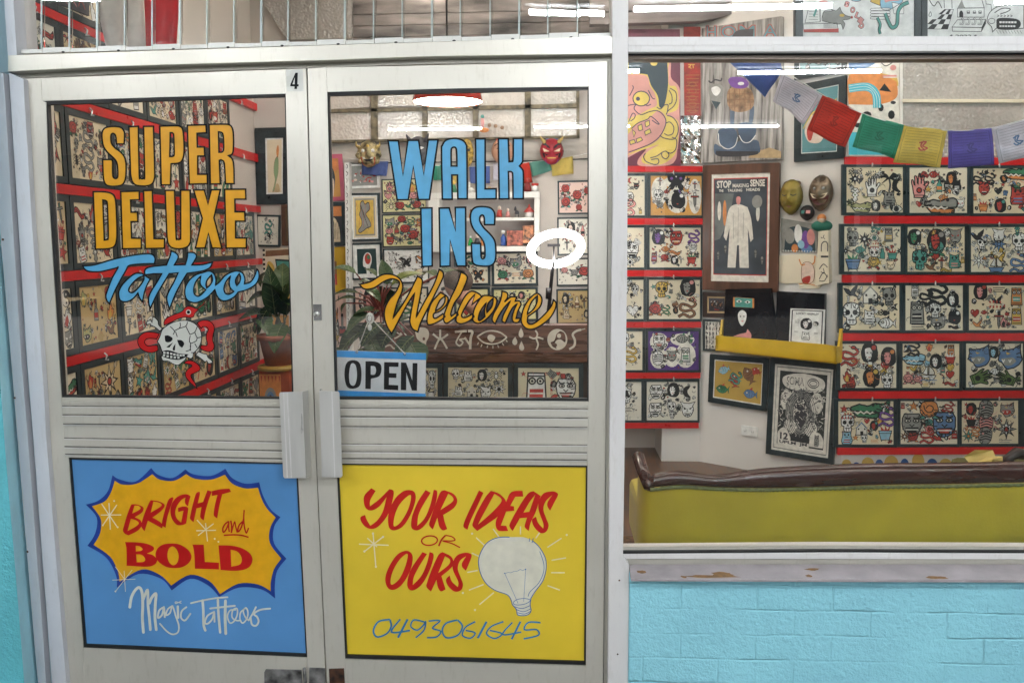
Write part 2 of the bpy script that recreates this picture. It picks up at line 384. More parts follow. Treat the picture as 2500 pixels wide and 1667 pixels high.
# floor hinge plates
b=MB(); b.prism([P(x,y,-.006) for x,y in ((648,1634),(735,1636),(739,1700),(646,1700),(645,1640))],(0,.006,0),GALV); b.build('kick_plate',dl,bevel=.001)
b=MB(); b.prism([P(x,y,-.005) for x,y in ((755,1630),(793,1631),(796,1700),(754,1700))],(0,.005,0),GALV)
c0,c1=P(743,1630,-.008),P(747,1700,-.008); b.tube([c0,c1],.006,GALV); b.build('pivot_hinge',dl)
b=MB(); b.prism([P(x,y,-.005) for x,y in ((803,1633),(839,1632),(843,1700),(806,1700))],(0,.005,0),RUST); b.build('rusty_plate',dr)
# house number
fn=pxfn(YP(0),0,0,2.936)
A=Art(fn); A.fill(path('2051,500/ 2170,498/ 2175,655/ 2055,658/'),mat('number_backing',(.60,.60,.55),.3,var=.05),.0006)
A.fill([path('2118,523/ 2135,523/ 2132,606/ 2141,606/ 2140,622/ 2130,622/ 2128,640/ 2110,640/ 2111,622/ 2080,620/ 2082,605/'),path('2113,556/ 2096,606/ 2112,606/')],paint('sblack'),.0012)
A.build('number_sticker',dl)
# ================= painted lettering
GP=.0325
gy=YP(.0096)
def outlined(A,loops,col,w,h):
    L=[path(s) for s in loops]
    A.fill(L,paint(col),h)
    for l in L: A.stroke(l,w,paint('sblack'),h+.0004,closed=True)
A=Art(pxfn(gy,220,290,4.7525))
for loops in [
 ["145,475/ 250,475/ 262,500/ 262,640 270,680 292,695 315,685 322,650 318,560 305,500 270,455 200,390 155,320 138,230 140,160 165,115 220,95 300,92 360,105 395,150 400,200 395,295/ 305,295/ 300,220 288,185 265,172 245,185 240,230 250,290 290,340 350,385 395,440 415,510 418,600 412,690 385,755 335,780 250,785 190,770 160,720 150,640/"],
 ["450,95/ 560,90/ 570,640 580,685 605,698 628,685 632,640 620,90/ 735,90/ 750,600 745,700 720,755 660,780 580,780 520,765 485,720 468,640/"],
 ["808,88/ 980,82 1040,90 1075,130 1088,250 1090,400 1070,480 1030,515 940,525/ 932,770/ 825,770/","930,165/ 960,170 970,210 975,400 965,435 925,440/"],
 ["1128,78/ 1345,72/ 1350,165/ 1240,172/ 1245,330/ 1325,330/ 1330,435/ 1250,435/ 1250,645/ 1360,645/ 1362,755/ 1150,762/"],
 ["1380,68/ 1540,65 1620,75 1655,130 1665,250 1660,370 1645,415 1605,430/ 1650,470 1668,560 1672,755/ 1570,755/ 1560,560 1550,500 1520,480 1500,485/ 1510,757/ 1395,760/","1490,155/ 1530,165 1545,210 1550,340 1535,385 1495,390/"],
 ["35,848/ 150,848 240,865 285,910 302,1020 312,1300 305,1420 275,1485 200,1510 62,1515/","148,945/ 185,955 200,1010 210,1360 195,1400 165,1408/"],
 ["355,845/ 570,840/ 572,940/ 470,945/ 475,1085/ 550,1085/ 555,1195/ 475,1195/ 482,1385/ 595,1388/ 595,1505/ 375,1510/"],
 ["620,835/ 722,832/ 742,1390/ 865,1392/ 862,1502/ 640,1508/"],
 ["870,832/ 980,832/ 998,1350 1005,1390 1025,1402 1045,1390 1050,1340 1050,830/ 1160,830/ 1168,1350 1155,1450 1110,1495 1020,1510 940,1490 900,1430 888,1300/"],
 ["1200,828/ 1325,828/ 1368,990/ 1405,825/ 1512,823/ 1437,1150/ 1530,1505/ 1415,1500/ 1372,1330/ 1335,1500/ 1222,1502/ 1300,1155/"],
 ["1560,820/ 1805,818/ 1808,935/ 1680,935/ 1682,1080/ 1795,1080/ 1798,1190/ 1688,1190/ 1690,1382/ 1815,1385/ 1812,1500/ 1578,1502/"]]:
    outlined(A,loops,'gold',19,.0005)
tag(sub(A,'gold_lettering',gl),'gold SUPER DELUXE letters outlined in black')
A=Art(pxfn(gy,190,600,5.113))
for loops in [
 ["62,250/ 200,240 420,175 650,125 850,100 930,110 960,145 965,180 955,225/ 850,225 650,245 600,310 520,450 450,590 395,725/ 360,680 350,620 375,540 430,400 500,275 470,280 300,320 180,325 110,310 75,280/"],
 ["835,368/ 905,415/ 860,500 830,590 808,700/ 770,650 750,590/ 700,650 640,690 580,700 530,680 510,620 515,560 560,480 640,400 720,345 800,345/","825,375/ 760,400 690,460 640,530 640,570 680,585 730,550 790,480 825,420/"],
 ["835,365/ 835,310 870,275 960,255 1105,240/ 1150,130 1165,65/ 1215,85 1250,120 1250,160 1205,240/ 1340,235/ 1365,150 1370,85/ 1440,85 1475,110 1480,140 1455,190 1425,240/ 1550,235 1640,215 1680,205/ 1655,265 1590,305 1500,325 1365,345/ 1300,450 1220,600 1145,790/ 1115,700 1110,640 1140,560 1200,450 1250,340/ 1140,350/ 1080,450 980,620 905,785/ 885,720 885,640 920,560 990,450 1045,350/ 950,350/"],
 ["1400,420 1480,360 1560,335 1640,315 1700,350 1725,420 1720,490/ 1770,450 1840,370 1930,325 2000,315 2060,345 2085,410 2080,475/ 2150,455 2200,390 2235,290/ 2260,330 2260,400 2220,480 2120,545 2000,580/ 1950,640 1860,685 1790,680 1740,630 1710,550/ 1620,640 1500,705 1420,705 1360,670 1335,600 1345,510",
  "1535,380/ 1480,440 1450,520 1455,600 1500,630 1550,600 1595,550/ 1540,500 1525,450","1670,365/ 1620,420 1600,480 1610,525/ 1650,490 1680,430","1905,380/ 1850,450 1825,530 1840,590 1880,605 1920,590 1945,570/ 1900,520 1890,450","2015,350/ 1975,410 1970,460 1985,495/ 2020,450 2030,390"]]:
    outlined(A,loops,'sky',19,.0005)
tag(sub(A,'script_lettering',gl),'sky blue brush script Tattoo outlined in black')
# skull emblem
A=Art(pxfn(gy,320,730,6.818)); RD=paint('sred'); BK=paint('sblack'); BN=paint('bone')
def ol(s,col,w=15,h=.0005):
    l=path(s); A.fill(l,col,h); A.stroke(l,w,BK,h+.0003,closed=True)
for s in ["550,440/ 550,380 590,320 700,265 840,210 890,150 950,120 1020,130 1070,155 1115,160/ 1110,190 1060,240 1040,290 990,310 900,300 780,330 660,390",
 "470,575/ 380,555 260,550 170,590 115,670 120,760 180,840 280,885 380,885 450,850/ 440,770/ 370,770 280,780 230,740 230,690 270,660 350,655 425,665/",
 "1100,400/ 1150,365 1230,350 1310,370 1370,430 1385,510 1365,600 1360,690 1385,780 1360,850 1300,875 1220,860 1150,820/ 1170,765/ 1250,775 1270,740 1250,660 1255,580 1285,510 1260,470 1200,460 1165,490/",
 "880,1070/ 920,1030 1000,1025 1080,1060 1140,1120 1145,1180 1080,1220 1000,1260 1010,1320 1060,1390 1100,1490/ 1000,1400 920,1310 905,1230 950,1160 1010,1120 990,1090"]: ol(s,RD)
A.stroke(path('1110,160 1160,115 1200,90 1222,38',False),16,BK,.0005); A.stroke(path('1160,120 1220,98 1275,115',False),14,BK,.0007); A.stroke(path('1120,150 1165,115 1200,88 1218,50',False),8,RD,.001)
for s in ["365,290/ 410,320 450,370 460,430 520,490/ 480,535/ 400,470 335,440 320,415 260,430/ 260,380 320,350 350,390/","1120,870/ 1200,905 1260,920 1280,970 1330,1010 1365,1050/ 1295,1075 1260,1030/ 1235,1050/ 1150,980 1075,930/"]: ol(s,BN)
ol("510,860/ 480,770 435,710/ 480,620 520,510 600,440 720,380 850,355 950,360 1050,400 1130,480 1170,580 1170,690 1140,780 1080,860 1040,900 1030,960 990,990 920,960/ 900,1010 840,1060 780,1100 700,1080 620,1035 530,1025 500,960/ 530,900/",BN,15,.001)
A.fill(ell(955,218,43,43,20),BN,.001); A.fill(ell(955,218,27,27,20),BK,.0014)
for s in ["560,610/ 620,605 690,650 670,700 620,720 570,700","765,680/ 840,685 885,740 850,810/ 800,770","700,720/ 640,760 590,800 640,805/","740,740/ 700,800 695,850 730,855/","520,870/ 600,850 700,870 800,905 960,918/ 900,970 800,1010 700,1005 600,985 515,950/"]: A.fill(path(s),BK,.0014)
for i,(x,y) in enumerate([(555,893),(612,898),(670,910),(722,922),(776,932),(826,938),(874,937)]): A.fill(path(f"{x-20},{y-19}/ {x+18},{y-16}/ {x+18},{y+17}/ {x-20},{y+14}/"),BN,.0018)
for i,(x,y) in enumerate([(550,934),(610,950),(670,962),(730,970),(790,974)]): A.fill(path(f"{x-20},{y-16}/ {x+18},{y-16}/ {x+16},{y+19}/ {x-20},{y+17}/"),BN,.0018)
for s in ["650,455 720,530 700,590","720,530 800,490 910,450 940,380","815,390 820,450 800,490","910,450 980,590","985,610 970,700 990,740 980,840 910,870","980,590 1060,550 1100,460","1060,550 1100,640 1165,630","1100,640 1080,700 990,740","1060,740 1100,810","985,770 990,860","740,540 770,630","1000,890 1040,890"]:
    A.stroke(path(s,False),14,BK,.0015)
tag(sub(A,'skull_emblem',gl),'cracked white skull and crossbones with red snake')
# WALK INS / Welcome
A=Art(pxfn(gy,940,330,4.753))
for loops in [["35,65/ 155,68/ 208,465/ 265,62/ 390,62/ 450,460/ 500,58/ 615,55/ 515,748/ 385,750/ 328,365/ 270,750/ 140,752/"],
 ["665,745/ 655,200 665,120 710,60 805,40 895,60 940,110 950,200 955,740/ 845,740/ 840,465/ 775,465/ 780,745/","768,360/ 768,180 780,150 800,142 820,150 830,190 835,360/"],
 ["1050,45/ 1162,45/ 1162,625/ 1290,622/ 1290,740/ 1060,742/"],
 ["1315,42/ 1430,42/ 1440,310/ 1470,305 1485,280 1488,42/ 1600,40/ 1598,280 1590,320 1560,360/ 1590,395 1605,450 1605,740/ 1485,740/ 1482,480 1470,430 1432,425/ 1438,740/ 1325,742/"],
 ["415,848/ 545,845/ 548,1520/ 430,1525/"],["628,848/ 745,845/ 818,1110/ 815,840/ 935,838/ 940,1520/ 835,1520/ 755,1220/ 755,1520/ 640,1525/"],
 ["1002,1255/ 1110,1258/ 1115,1400 1125,1430 1140,1435 1155,1420 1160,1390 1155,1280 1120,1200 1040,1110 1000,1030 990,950 1005,880 1050,840 1130,830 1220,845 1265,890 1275,950 1270,1040/ 1155,1040/ 1150,960 1135,930 1112,935 1100,960 1105,1010 1150,1080 1220,1150 1270,1220 1285,1300 1285,1420 1260,1490 1200,1520 1100,1518 1040,1500 1012,1450"]]:
    outlined(A,loops,'sky',20,.0005)
tag(sub(A,'blue_lettering',gr),'sky blue WALK INS letters outlined in black')
A=Art(pxfn(gy,860,640,4.523))
for k,loops in enumerate([["80,245/ 200,215 330,140 430,135 510,170 555,240 550,320 500,440 450,620/ 560,460 640,320 720,155/ 770,190 770,260 740,430 705,610/ 790,450 900,250 960,80/ 1000,110 1005,160 970,240 880,420 760,660 725,770/ 670,740 640,680 640,600 690,340/ 600,480 500,670 435,790/ 385,710 355,610 360,510 410,410 480,330 520,240 500,200 430,185 340,220 250,280 170,300 120,290"],
 ["975,335/ 1055,390 1040,470 970,540 905,565 895,600 920,620 1000,570/ 1025,600/ 980,640 900,680 840,690 825,650 835,560 880,440","1025,375/ 970,420 930,500 920,540/ 980,500 1020,440"],
 ["1200,110/ 1260,145 1265,200 1200,350 1130,450 1090,560 1095,595/ 1160,550/ 1170,580/ 1100,640 1040,675 1010,640 1020,560 1080,410 1160,240"],
 ["1320,320 1400,350 1430,385/ 1370,430 1320,470/ 1355,355/ 1290,430 1220,550 1210,600 1250,610 1330,570/ 1345,600/ 1290,650 1210,680 1150,660 1150,600 1180,500 1250,370"],
 ["1450,370 1540,375 1590,400 1595,450 1560,540 1480,630 1400,675 1340,655 1330,600 1350,510 1400,420","1478,450/ 1415,540 1392,620 1410,645 1465,600/ 1460,530","1555,400/ 1505,450 1485,510 1488,555/ 1535,500 1552,450"],
 ["1655,320/ 1710,340 1715,390 1680,440/ 1750,385 1815,385/ 1800,430/ 1850,430 1865,470/ 1830,540 1810,620/ 1860,620/ 1830,665 1780,660 1765,610 1790,520 1820,460/ 1760,520 1690,670/ 1655,650 1665,590 1710,500 1745,430/ 1680,500 1620,590 1578,680/ 1545,640 1560,570 1610,480 1640,410"],
 ["2030,345 2080,370 2095,430 2060,510 1940,600/ 1935,660 1970,685 2030,660 2130,570 2200,480 2220,415/ 2250,450 2240,520 2180,620 2080,700 1990,740 1920,730 1870,670 1870,590 1900,490 1960,400","2045,370/ 1980,440 1940,540 1935,575/ 2000,520 2040,440"]]):
    outlined(A,loops,'gold',17,.0005+.00025*(k%2))
tag(sub(A,'script_lettering',gr),'gold brush script Welcome outlined in black')
# ---- left lower panel art
fy=YP(.0116)
R5=('0,1050',2.541)
A=Art(pxfn(fy,0,1050,2.541))
A.fill(path("698,278/ 740,303 840,318 938,233/ 980,275 1070,295 1150,242/ 1200,272 1310,282 1398,238/ 1440,295 1520,330 1608,322/ 1630,400 1680,490 1740,538/ 1700,600 1700,700 1777,795/ 1720,870 1705,960 1707,1042/ 1620,985 1480,975 1360,1032/ 1290,960 1180,920 1065,992/ 1000,920 860,890 725,975/ 720,900 660,790 542,715/ 590,640 600,540 532,460/ 610,435 670,375"),paint('navy'),.0005)
A.fill(path("712,312/ 760,336 850,330 945,272/ 990,305 1080,312 1155,272/ 1210,300 1310,305 1395,275/ 1440,330 1520,360 1600,355/ 1625,430 1660,490 1710,540/ 1675,610 1675,700 1745,795/ 1700,860 1680,940 1680,997/ 1600,955 1480,950 1365,1015/ 1300,935 1180,895 1062,962/ 990,895 880,862 742,938/ 730,870 680,780 580,710/ 620,640 625,550 570,470/ 650,440 690,380"),paint('byellow'),.001)
sub(A,'starburst',lpL)
A=Art(pxfn(fy,280,1170,6.533)); RD1=paint('sred')
for loops in [["270,395/ 350,395 440,430 460,470 430,530 320,600/ 400,640 430,690 430,740 360,820 220,890/ 160,860 132,810 150,730 200,560 250,430","315,415/ 380,420 415,455 380,490 280,540/","258,625/ 340,650 385,695 340,745 205,820/"],
 ["590,330/ 700,345 785,390 790,440 720,520 600,605/ 700,660 765,720 755,778/ 650,720 530,655/ 475,825/ 430,760 430,690 480,530 560,350","618,350/ 700,365 750,400 720,440 575,525/"],
 ["900,285/ 935,300 880,470 835,620 812,768/ 760,735 755,680 790,530 850,340"],
 ["1200,300 1185,350 1170,425/ 1130,390 1120,340 1130,285/ 1060,330 990,430 965,530 990,620 1060,685/ 1098,495/ 1015,518/ 1008,455/ 1080,430 1150,435 1175,465/ 1140,700/ 1080,725 1000,725 940,670 900,590 888,490 910,390 970,300 1060,245 1150,235 1205,265"],
 ["1320,200/ 1360,210 1325,380/ 1410,355/ 1480,170/ 1550,190/ 1500,330 1450,500 1420,652/ 1370,610 1365,560 1385,440/ 1305,460/ 1258,680/ 1205,630 1205,580 1240,420 1290,240"],
 ["1550,185/ 1680,155 1830,145/ 1855,195/ 1715,235/ 1670,420 1635,620/ 1585,580 1580,530 1600,400 1640,245/ 1550,262/"],
 ["165,995/ 350,1000 500,1020 600,1060 628,1100 600,1140 515,1178/ 600,1200 670,1260 672,1310 620,1365 500,1390 190,1372/ 190,1200 185,1080","335,1055/ 400,1065 445,1105 420,1135 338,1145/","342,1192/ 430,1200 485,1260 460,1310 350,1318/"],
 ["930,1018 1050,1040 1170,1120 1225,1220 1190,1320 1090,1390 960,1412 820,1390 700,1310 650,1200 690,1090 790,1030","920,1065 985,1110 1020,1210 1000,1320 935,1365 870,1320 840,1220 860,1110"],
 ["1238,1035/ 1420,1038/ 1438,1312/ 1662,1325/ 1662,1432/ 1280,1420/ 1270,1200 1255,1090"],
 ["1655,1048/ 1850,1052 2020,1090 2150,1170 2198,1270 2160,1380 2050,1440 1880,1455 1690,1440/","1850,1118/ 1960,1150 2025,1250 2000,1350 1860,1388/"]]:
    A.fill([path(s) for s in loops],RD1,.0015)
for s,w in [("1820,665 1760,710 1725,780 1735,840 1780,790 1820,690",24),("1820,665 1818,760 1828,835",22),("1850,655 1865,740 1862,850",26),("1862,850 1890,740 1915,675 1930,750 1955,845",20),("2040,670 1990,720 1965,790 1975,830 2020,760 2060,620",24),("2065,485 2058,620 2070,760 2100,850 2135,770",22),("1740,888 1900,880 2030,890 2135,920",24)]:
    A.stroke(path(s,False),w,RD1,.0015)
sub(A,'red_lettering',lpL)
A=Art(pxfn(fy,0,1050,2.541)); ST=paint('star')
for q in [(676,450,684,615),(625,525,752,524),(630,455,728,600),(725,462,640,585),(1275,575,1287,688),(1218,622,1340,619),(1222,555,1280,620),(1325,578,1228,652),(770,870,778,1000),(697,928,840,922),(715,845,775,925),(820,865,715,1000)]:
    A.stroke([(q[0],q[1]),((q[0]+q[2])/2,(q[1]+q[3])/2),(q[2],q[3])],6 if q[1]<830 else 3.5,ST,.0018)
A.dots([(708,438),(1332,672),(1355,690),(716,998),(730,600),(638,588)],5.5,ST,.0019)
sub(A,'sparkle_marks',lpL)
A=Art(pxfn(fy,300,1410,6.189)); WT=paint('swhite')
for s,w in [("105,440 130,290 190,180 250,145 290,220 300,400 295,600 310,820",42),("305,330 340,240 375,190 380,400 400,600 415,780",40),("400,380 440,290 500,240 490,400 485,600 505,780",42),
 ("620,440 550,490 530,600 590,560 620,450 632,590",28),("750,420 680,470 650,560 710,530 750,430 800,580 845,720 830,820 750,850 660,800 560,690",24),("830,430 835,600",34),("880,380 800,360 800,385 880,350",14),
 ("960,440 890,500 880,600 940,640 1020,540",26),("1030,380 1200,340 1400,305 1580,290",26),("1205,340 1215,500 1220,700 1245,790",38),("1380,510 1280,570 1240,670 1280,690 1350,620 1380,520 1385,660",26),
 ("1435,330 1445,550 1470,820",36),("1550,345 1545,600 1555,840",42),("1320,460 1500,440 1690,420",28),("1700,480 1620,490 1580,580 1620,680 1690,640 1730,540 1720,460 1660,490 1650,590 1710,640 1780,640",22),
 ("1850,460 1780,520 1770,620 1810,680 1870,620 1890,520 1860,450 1820,500 1850,590 1900,640",22),("2010,440 1960,540 1900,640",26),("1930,600 1950,700 2010,720 2050,660 2030,590 1980,540 2080,480 2225,462",28)]:
    A.stroke(path(s,False,7),w,WT,.0015); e=path(s,False,7); A.dots([e[0],e[-1]],w/2,WT,.0015)
tag(sub(A,'script_lettering',lpL),'white brush script Magic Tattoos')
# ---- right lower panel art
A=Art(pxfn(fy,860,1180,4.523)); RD2=paint('sred2')
for loops in [["210,50/ 258,80/ 200,180 195,250/ 300,170 410,60/ 455,80 450,160 420,280 370,380 290,470 220,500 150,480 100,420 92,370 140,345/ 160,400 200,465/ 280,400 340,300 378,150/ 300,250 220,295 160,280 130,220 135,130"],
 ["600,72 670,80 700,130 690,220 640,350 560,470 470,515 410,490 395,400 410,290 470,170 540,100","645,125 580,165 510,250 465,370 460,470 530,430 600,320 640,210"],
 ["810,70/ 865,100/ 780,240 730,350 718,465/ 800,380 860,240 900,68/ 938,90 920,220 860,370 790,470 720,515 660,495 650,430 670,330 730,190"],
 ["1020,72/ 1120,115 1160,190 1120,270 1005,345/ 1020,420 1048,500/ 1000,515 960,470 940,375/ 890,505/ 850,460 860,400 900,280 970,100","1060,110/ 1110,150 1105,200 975,290/"],
 ["1400,75/ 1448,100/ 1380,250 1310,400 1272,508/ 1230,480 1235,430 1290,300"],
 ["1530,80/ 1620,110 1690,180 1690,240 1620,350 1500,440 1380,522/ 1330,470 1335,420 1380,310 1470,150","1570,112/ 1640,160 1640,210 1540,320 1390,450/ 1430,370"],
 ["1700,200/ 1740,110 1790,82 1880,80/ 1888,142/ 1800,145/ 1745,245/ 1785,250/ 1788,298/ 1700,308/ 1640,462/ 1700,465/ 1722,522/ 1620,520 1585,470 1590,400 1620,340"],
 ["2000,82/ 2080,135/ 2030,300 1970,430 1948,522/ 1905,480 1910,440 1930,375/ 1850,382/ 1772,522/ 1740,480 1745,430 1850,240 1940,110","2022,120/ 1960,200 1890,320/ 1955,310/"],
 ["2250,95 2272,125 2230,210 2185,298/ 2155,250 2160,200 2210,125/ 2140,190 2110,280 2140,380 2168,460 2140,530 2080,545 2010,480 1985,400 2030,365/ 2050,430 2108,495/ 2110,440 2060,300 2060,200 2110,110 2200,85"],
 ["590,740 650,765 668,830 640,960 560,1100 480,1165 410,1165 370,1100 370,1010 420,890 500,780","610,775 530,830 460,940 425,1050 435,1115 520,1050 590,900"],
 ["775,755/ 825,775/ 740,910 680,1030 668,1118/ 760,1020 820,890 855,755/ 895,775 890,850 840,990 760,1120 670,1178 615,1150 610,1070 650,940"],
 ["995,755/ 1080,795 1115,850 1100,920 985,1020/ 1030,1165/ 980,1188 945,1140 930,1060/ 870,1190/ 820,1140 830,1080 880,940 950,790","1025,800/ 1080,840 1060,900 950,985/"],
 ["1300,770 1318,800 1290,880 1255,960/ 1215,920 1215,870 1258,800/ 1190,850 1165,940 1195,1030 1222,1110 1200,1175 1130,1190 1060,1130 1035,1060 1075,1012/ 1100,1080 1165,1140/ 1170,1080 1115,960 1110,870 1160,790 1240,762"]]:
    A.fill([path(s) for s in loops],RD2,.0005)
A.stroke(ell(853,628,88,52,24,-.1),15,RD2,.0008,closed=True)
for s,w in [("955,688 985,620 1030,570",18),("1030,570 1100,585 1135,620 1090,632 1000,632 1100,660 1190,705",13)]: A.stroke(path(s,False),w,RD2,.0008)
sub(A,'red_lettering',lpR)
A=Art(pxfn(fy,700,1050,2.541)); CR=paint('pale'); NV=paint('pblue')
bp=path("1400,662 1480,665 1550,705 1600,780 1610,850 1590,930 1540,1000 1515,1040/ 1510,1080 1515,1120 1490,1145 1435,1145 1425,1110 1400,1080 1395,1060 1370,1020 1290,990 1230,940 1195,860 1195,780 1240,700 1310,665")
A.fill(bp,CR,.0005); k=len(bp); A.stroke(bp[8:],5,NV,.0009)
for s,w in [("1570,750 1595,830 1590,890 1560,950 1510,1000 1497,1030",3.5),("1352,885 1435,1072",2.2),("1482,862 1470,1062",2.2),("1352,888 1375,880 1390,882 1410,874 1430,872 1450,862 1462,868 1482,860",2.2),("1408,1062 1430,1048 1470,1042 1505,1048 1508,1060 1480,1075 1440,1082 1410,1078 1408,1062",3.5),("1412,1092 1460,1104 1512,1085",3.5),("1420,1108 1468,1124 1514,1105",3.5),("1432,1130 1475,1138 1512,1122",3.5),("1504,690 1508,668",4),("1522,697 1530,668",4)]:
    A.stroke(path(s,False),w,NV,.001)
A.dots([(1352,886),(1482,861)],4,NV,.0011)
sub(A,'light_bulb_drawing',lpR)
A=Art(pxfn(fy,700,1050,2.541))
for q in [(1280,610,1320,665),(1450,595,1450,645),(1568,635,1545,668),(1705,668,1617,725),(1733,790,1643,805),(1725,882,1640,882),(1695,990,1618,962),(1175,665,1235,720),(1148,760,1195,782),(1120,880,1185,868),(1130,990,1222,955),(1195,1080,1285,1005),(535,632,553,850),(448,705,632,712),(600,658,480,752),(500,668,560,722)]:
    A.stroke([(q[0],q[1]),((q[0]+q[2])/2,(q[1]+q[3])/2),(q[2],q[3])],7,ST,.0006)
A.dots([(1093,1007),(1168,1113),(553,845),(535,640),(482,750),(598,660),(1737,648),(1150,640)],7,ST,.0007)
sub(A,'sparkle_marks',lpR)
A=Art(pxfn(fy,700,1050,2.541)); PBm=mat('paint_phone',(.02,.20,.48),.4,var=.15)
for s,w in [("640,1172 570,1185 538,1240 560,1280 620,1260 648,1215 640,1172",11),("705,1170 650,1250 765,1240",11),("750,1170 690,1285",13),("862,1190 790,1175 770,1215 810,1238 850,1205 862,1188 850,1240 800,1285",10),("880,1182 950,1180 905,1225 955,1245 930,1280 870,1285",10),("1060,1175 990,1195 965,1240 990,1285 1060,1270 1090,1215 1062,1176",11),("1170,1185 1110,1220 1090,1270 1140,1288 1168,1255 1110,1240",10),("1240,1185 1185,1288",13),("1345,1185 1270,1215 1240,1260 1290,1290 1335,1260 1260,1240",10),("1400,1190 1340,1265 1455,1250",10),("1450,1185 1395,1295",12),("1575,1192 1500,1190 1475,1235 1550,1235 1560,1270 1470,1292",10)]:
    A.stroke(path(s,False),w,PBm,.0006)
tag(sub(A,'phone_number',lpR),'blue brushed phone number 0493061645')
# ================= OPEN sign (hangs inside the right door glass)
os_=thing('open_sign',P(930,915,.07),'white and blue OPEN sign hanging on a beaded chain inside the right door','sign')
b=MB(); q=[(821,855),(1040,862),(1038.5,976),(826,971)]; b.prism([P(x,y,.075) for x,y in q],(0,.003,0),paint('owhite')); b.build('board',os_)
A=Art(pxfn(YP(.0745),800,620,4.356)); OB=paint('ogreen')
A.fill(path('92,1025/ 1047,1055/ 1046,1127/ 92,1095/'),OB,.0003); A.fill(path('92,1448/ 1041,1485/ 1040,1552/ 110,1530/'),OB,.0003)
A.build('blue_band',os_)
A=Art(pxfn(YP(.0745),800,620,4.356))
for loops in [["270,1128 340,1160 360,1280 340,1400 260,1432 200,1400 178,1280 200,1160","265,1160 300,1190 312,1290 295,1380 265,1400 235,1370 228,1280 240,1190"],["402,1140/ 500,1142 560,1170 572,1230 545,1300 460,1325/ 458,1435/ 400,1432/","458,1190/ 500,1195 515,1235 500,1280 458,1282/"],
 ["600,1148/ 755,1152/ 752,1200/ 655,1198/ 655,1265/ 732,1268/ 730,1318/ 652,1315/ 650,1390/ 750,1395/ 750,1448/ 597,1440/"],["780,1152/ 835,1155/ 900,1345/ 903,1158/ 955,1160/ 950,1453/ 895,1450/ 836,1260/ 835,1448/ 778,1446/"]]:
    A.fill([path(s) for s in loops],paint('sblack'),.0005)
A.build('lettering',os_)
b=MB()
for (x0,y0,x1,y1) in [(428,725,310,1035),(475,695,820,1060)]:
    n=int(math.hypot(x1-x0,y1-y0)/13)
    for i in range(n+1):
        t=i/n; b.ball(P(800+(x0+(x1-x0)*t)/4.356,620+(y0+(y1-y0)*t)/4.356,.06),.0022,mat('chain_beads',(.75,.73,.68),.3,.5),seg=6)
for x,y in ((310,1045),(820,1065)):
    c=P(800+x/4.356,620+y/4.356,.071); b.tube([c+Vector((math.cos(t)*.004,0,math.sin(t)*.004)) for t in [k*math.pi/4 for k in range(8)]],.0012,CHROME,6,True)
b.build('bead_chain',os_)
b=MB(); c=P(903,777,.045); CLR=mat('clear_plastic',(.62,.62,.58),.15,var=.1,spec=.7)
b.ball(c,.015,CLR,(1,.35,1.35),14); b.ball(c+Vector((0,-.006,-.03)),.008,CLR,(1,.5,1.5),10); b.tube([c+Vector((math.cos(t)*.008,-.006,math.sin(t)*.011)) for t in [k*math.pi/6 for k in range(12)]],.0012,CHROME,6,True)
b.build('suction_hook',os_)
# ================= louvre window above the doors
lv=thing('louvre_window',P(760,60,0),'row of upright overlapping glass louvre blades above the doors','window')
xs=[41,103,171,238,306,373,440,507,573,639,705,773,843,914,984,1056,1126,1199,1269,1340,1412,1492]
def yb(x): return 130+(x-41)/1452*(88-130)
CLIP=alu('louvre_clip',(.74,.74,.70),.4,.1)
for i in range(len(xs)-1):
    x0,x1=xs[i],xs[i+1]; yo=.02; y0=yb((x0+x1)/2)
    a=P(x0-4,-60,yo); a2=P(x0-4,y0,yo); c=P(x1+5,-60,yo+.012); c2=P(x1+5,y0,yo+.012)
    b=MB(); b.prism([a,c,c2,a2],(0,.005,0),LGLASS); bl=b.build('glass_blade',lv)
    b=MB(); a=P(x0-4,-60,yo-.001); a2=P(x0-4,y0,yo-.001); w=Vector((.0035 if i%3 else .006,0,0)); b.prism([a,a+w,a2+w,a2],(0,.006,0),LEDGE); sub(b,'ground_edge',bl)
    b=MB(); dz=-2 if i%2 else 1.5
    b.prism([P(x,y,-.006) for x,y in ((x0+.8,yb(x0)-9+dz),(x1-.8,yb(x1)-9+dz),(x1-.8,yb(x1)+1.5),(x0+.8,yb(x0)+1.5))],(0,.035,0),CLIP)
    if i%2: b.ball(P((x0*.25+x1*.75),yb(x0*.25+x1*.75)+1,-.007),.0045,GASK,(1.3,.5,.7),8)
    b.build('clip',lv,bevel=.001)
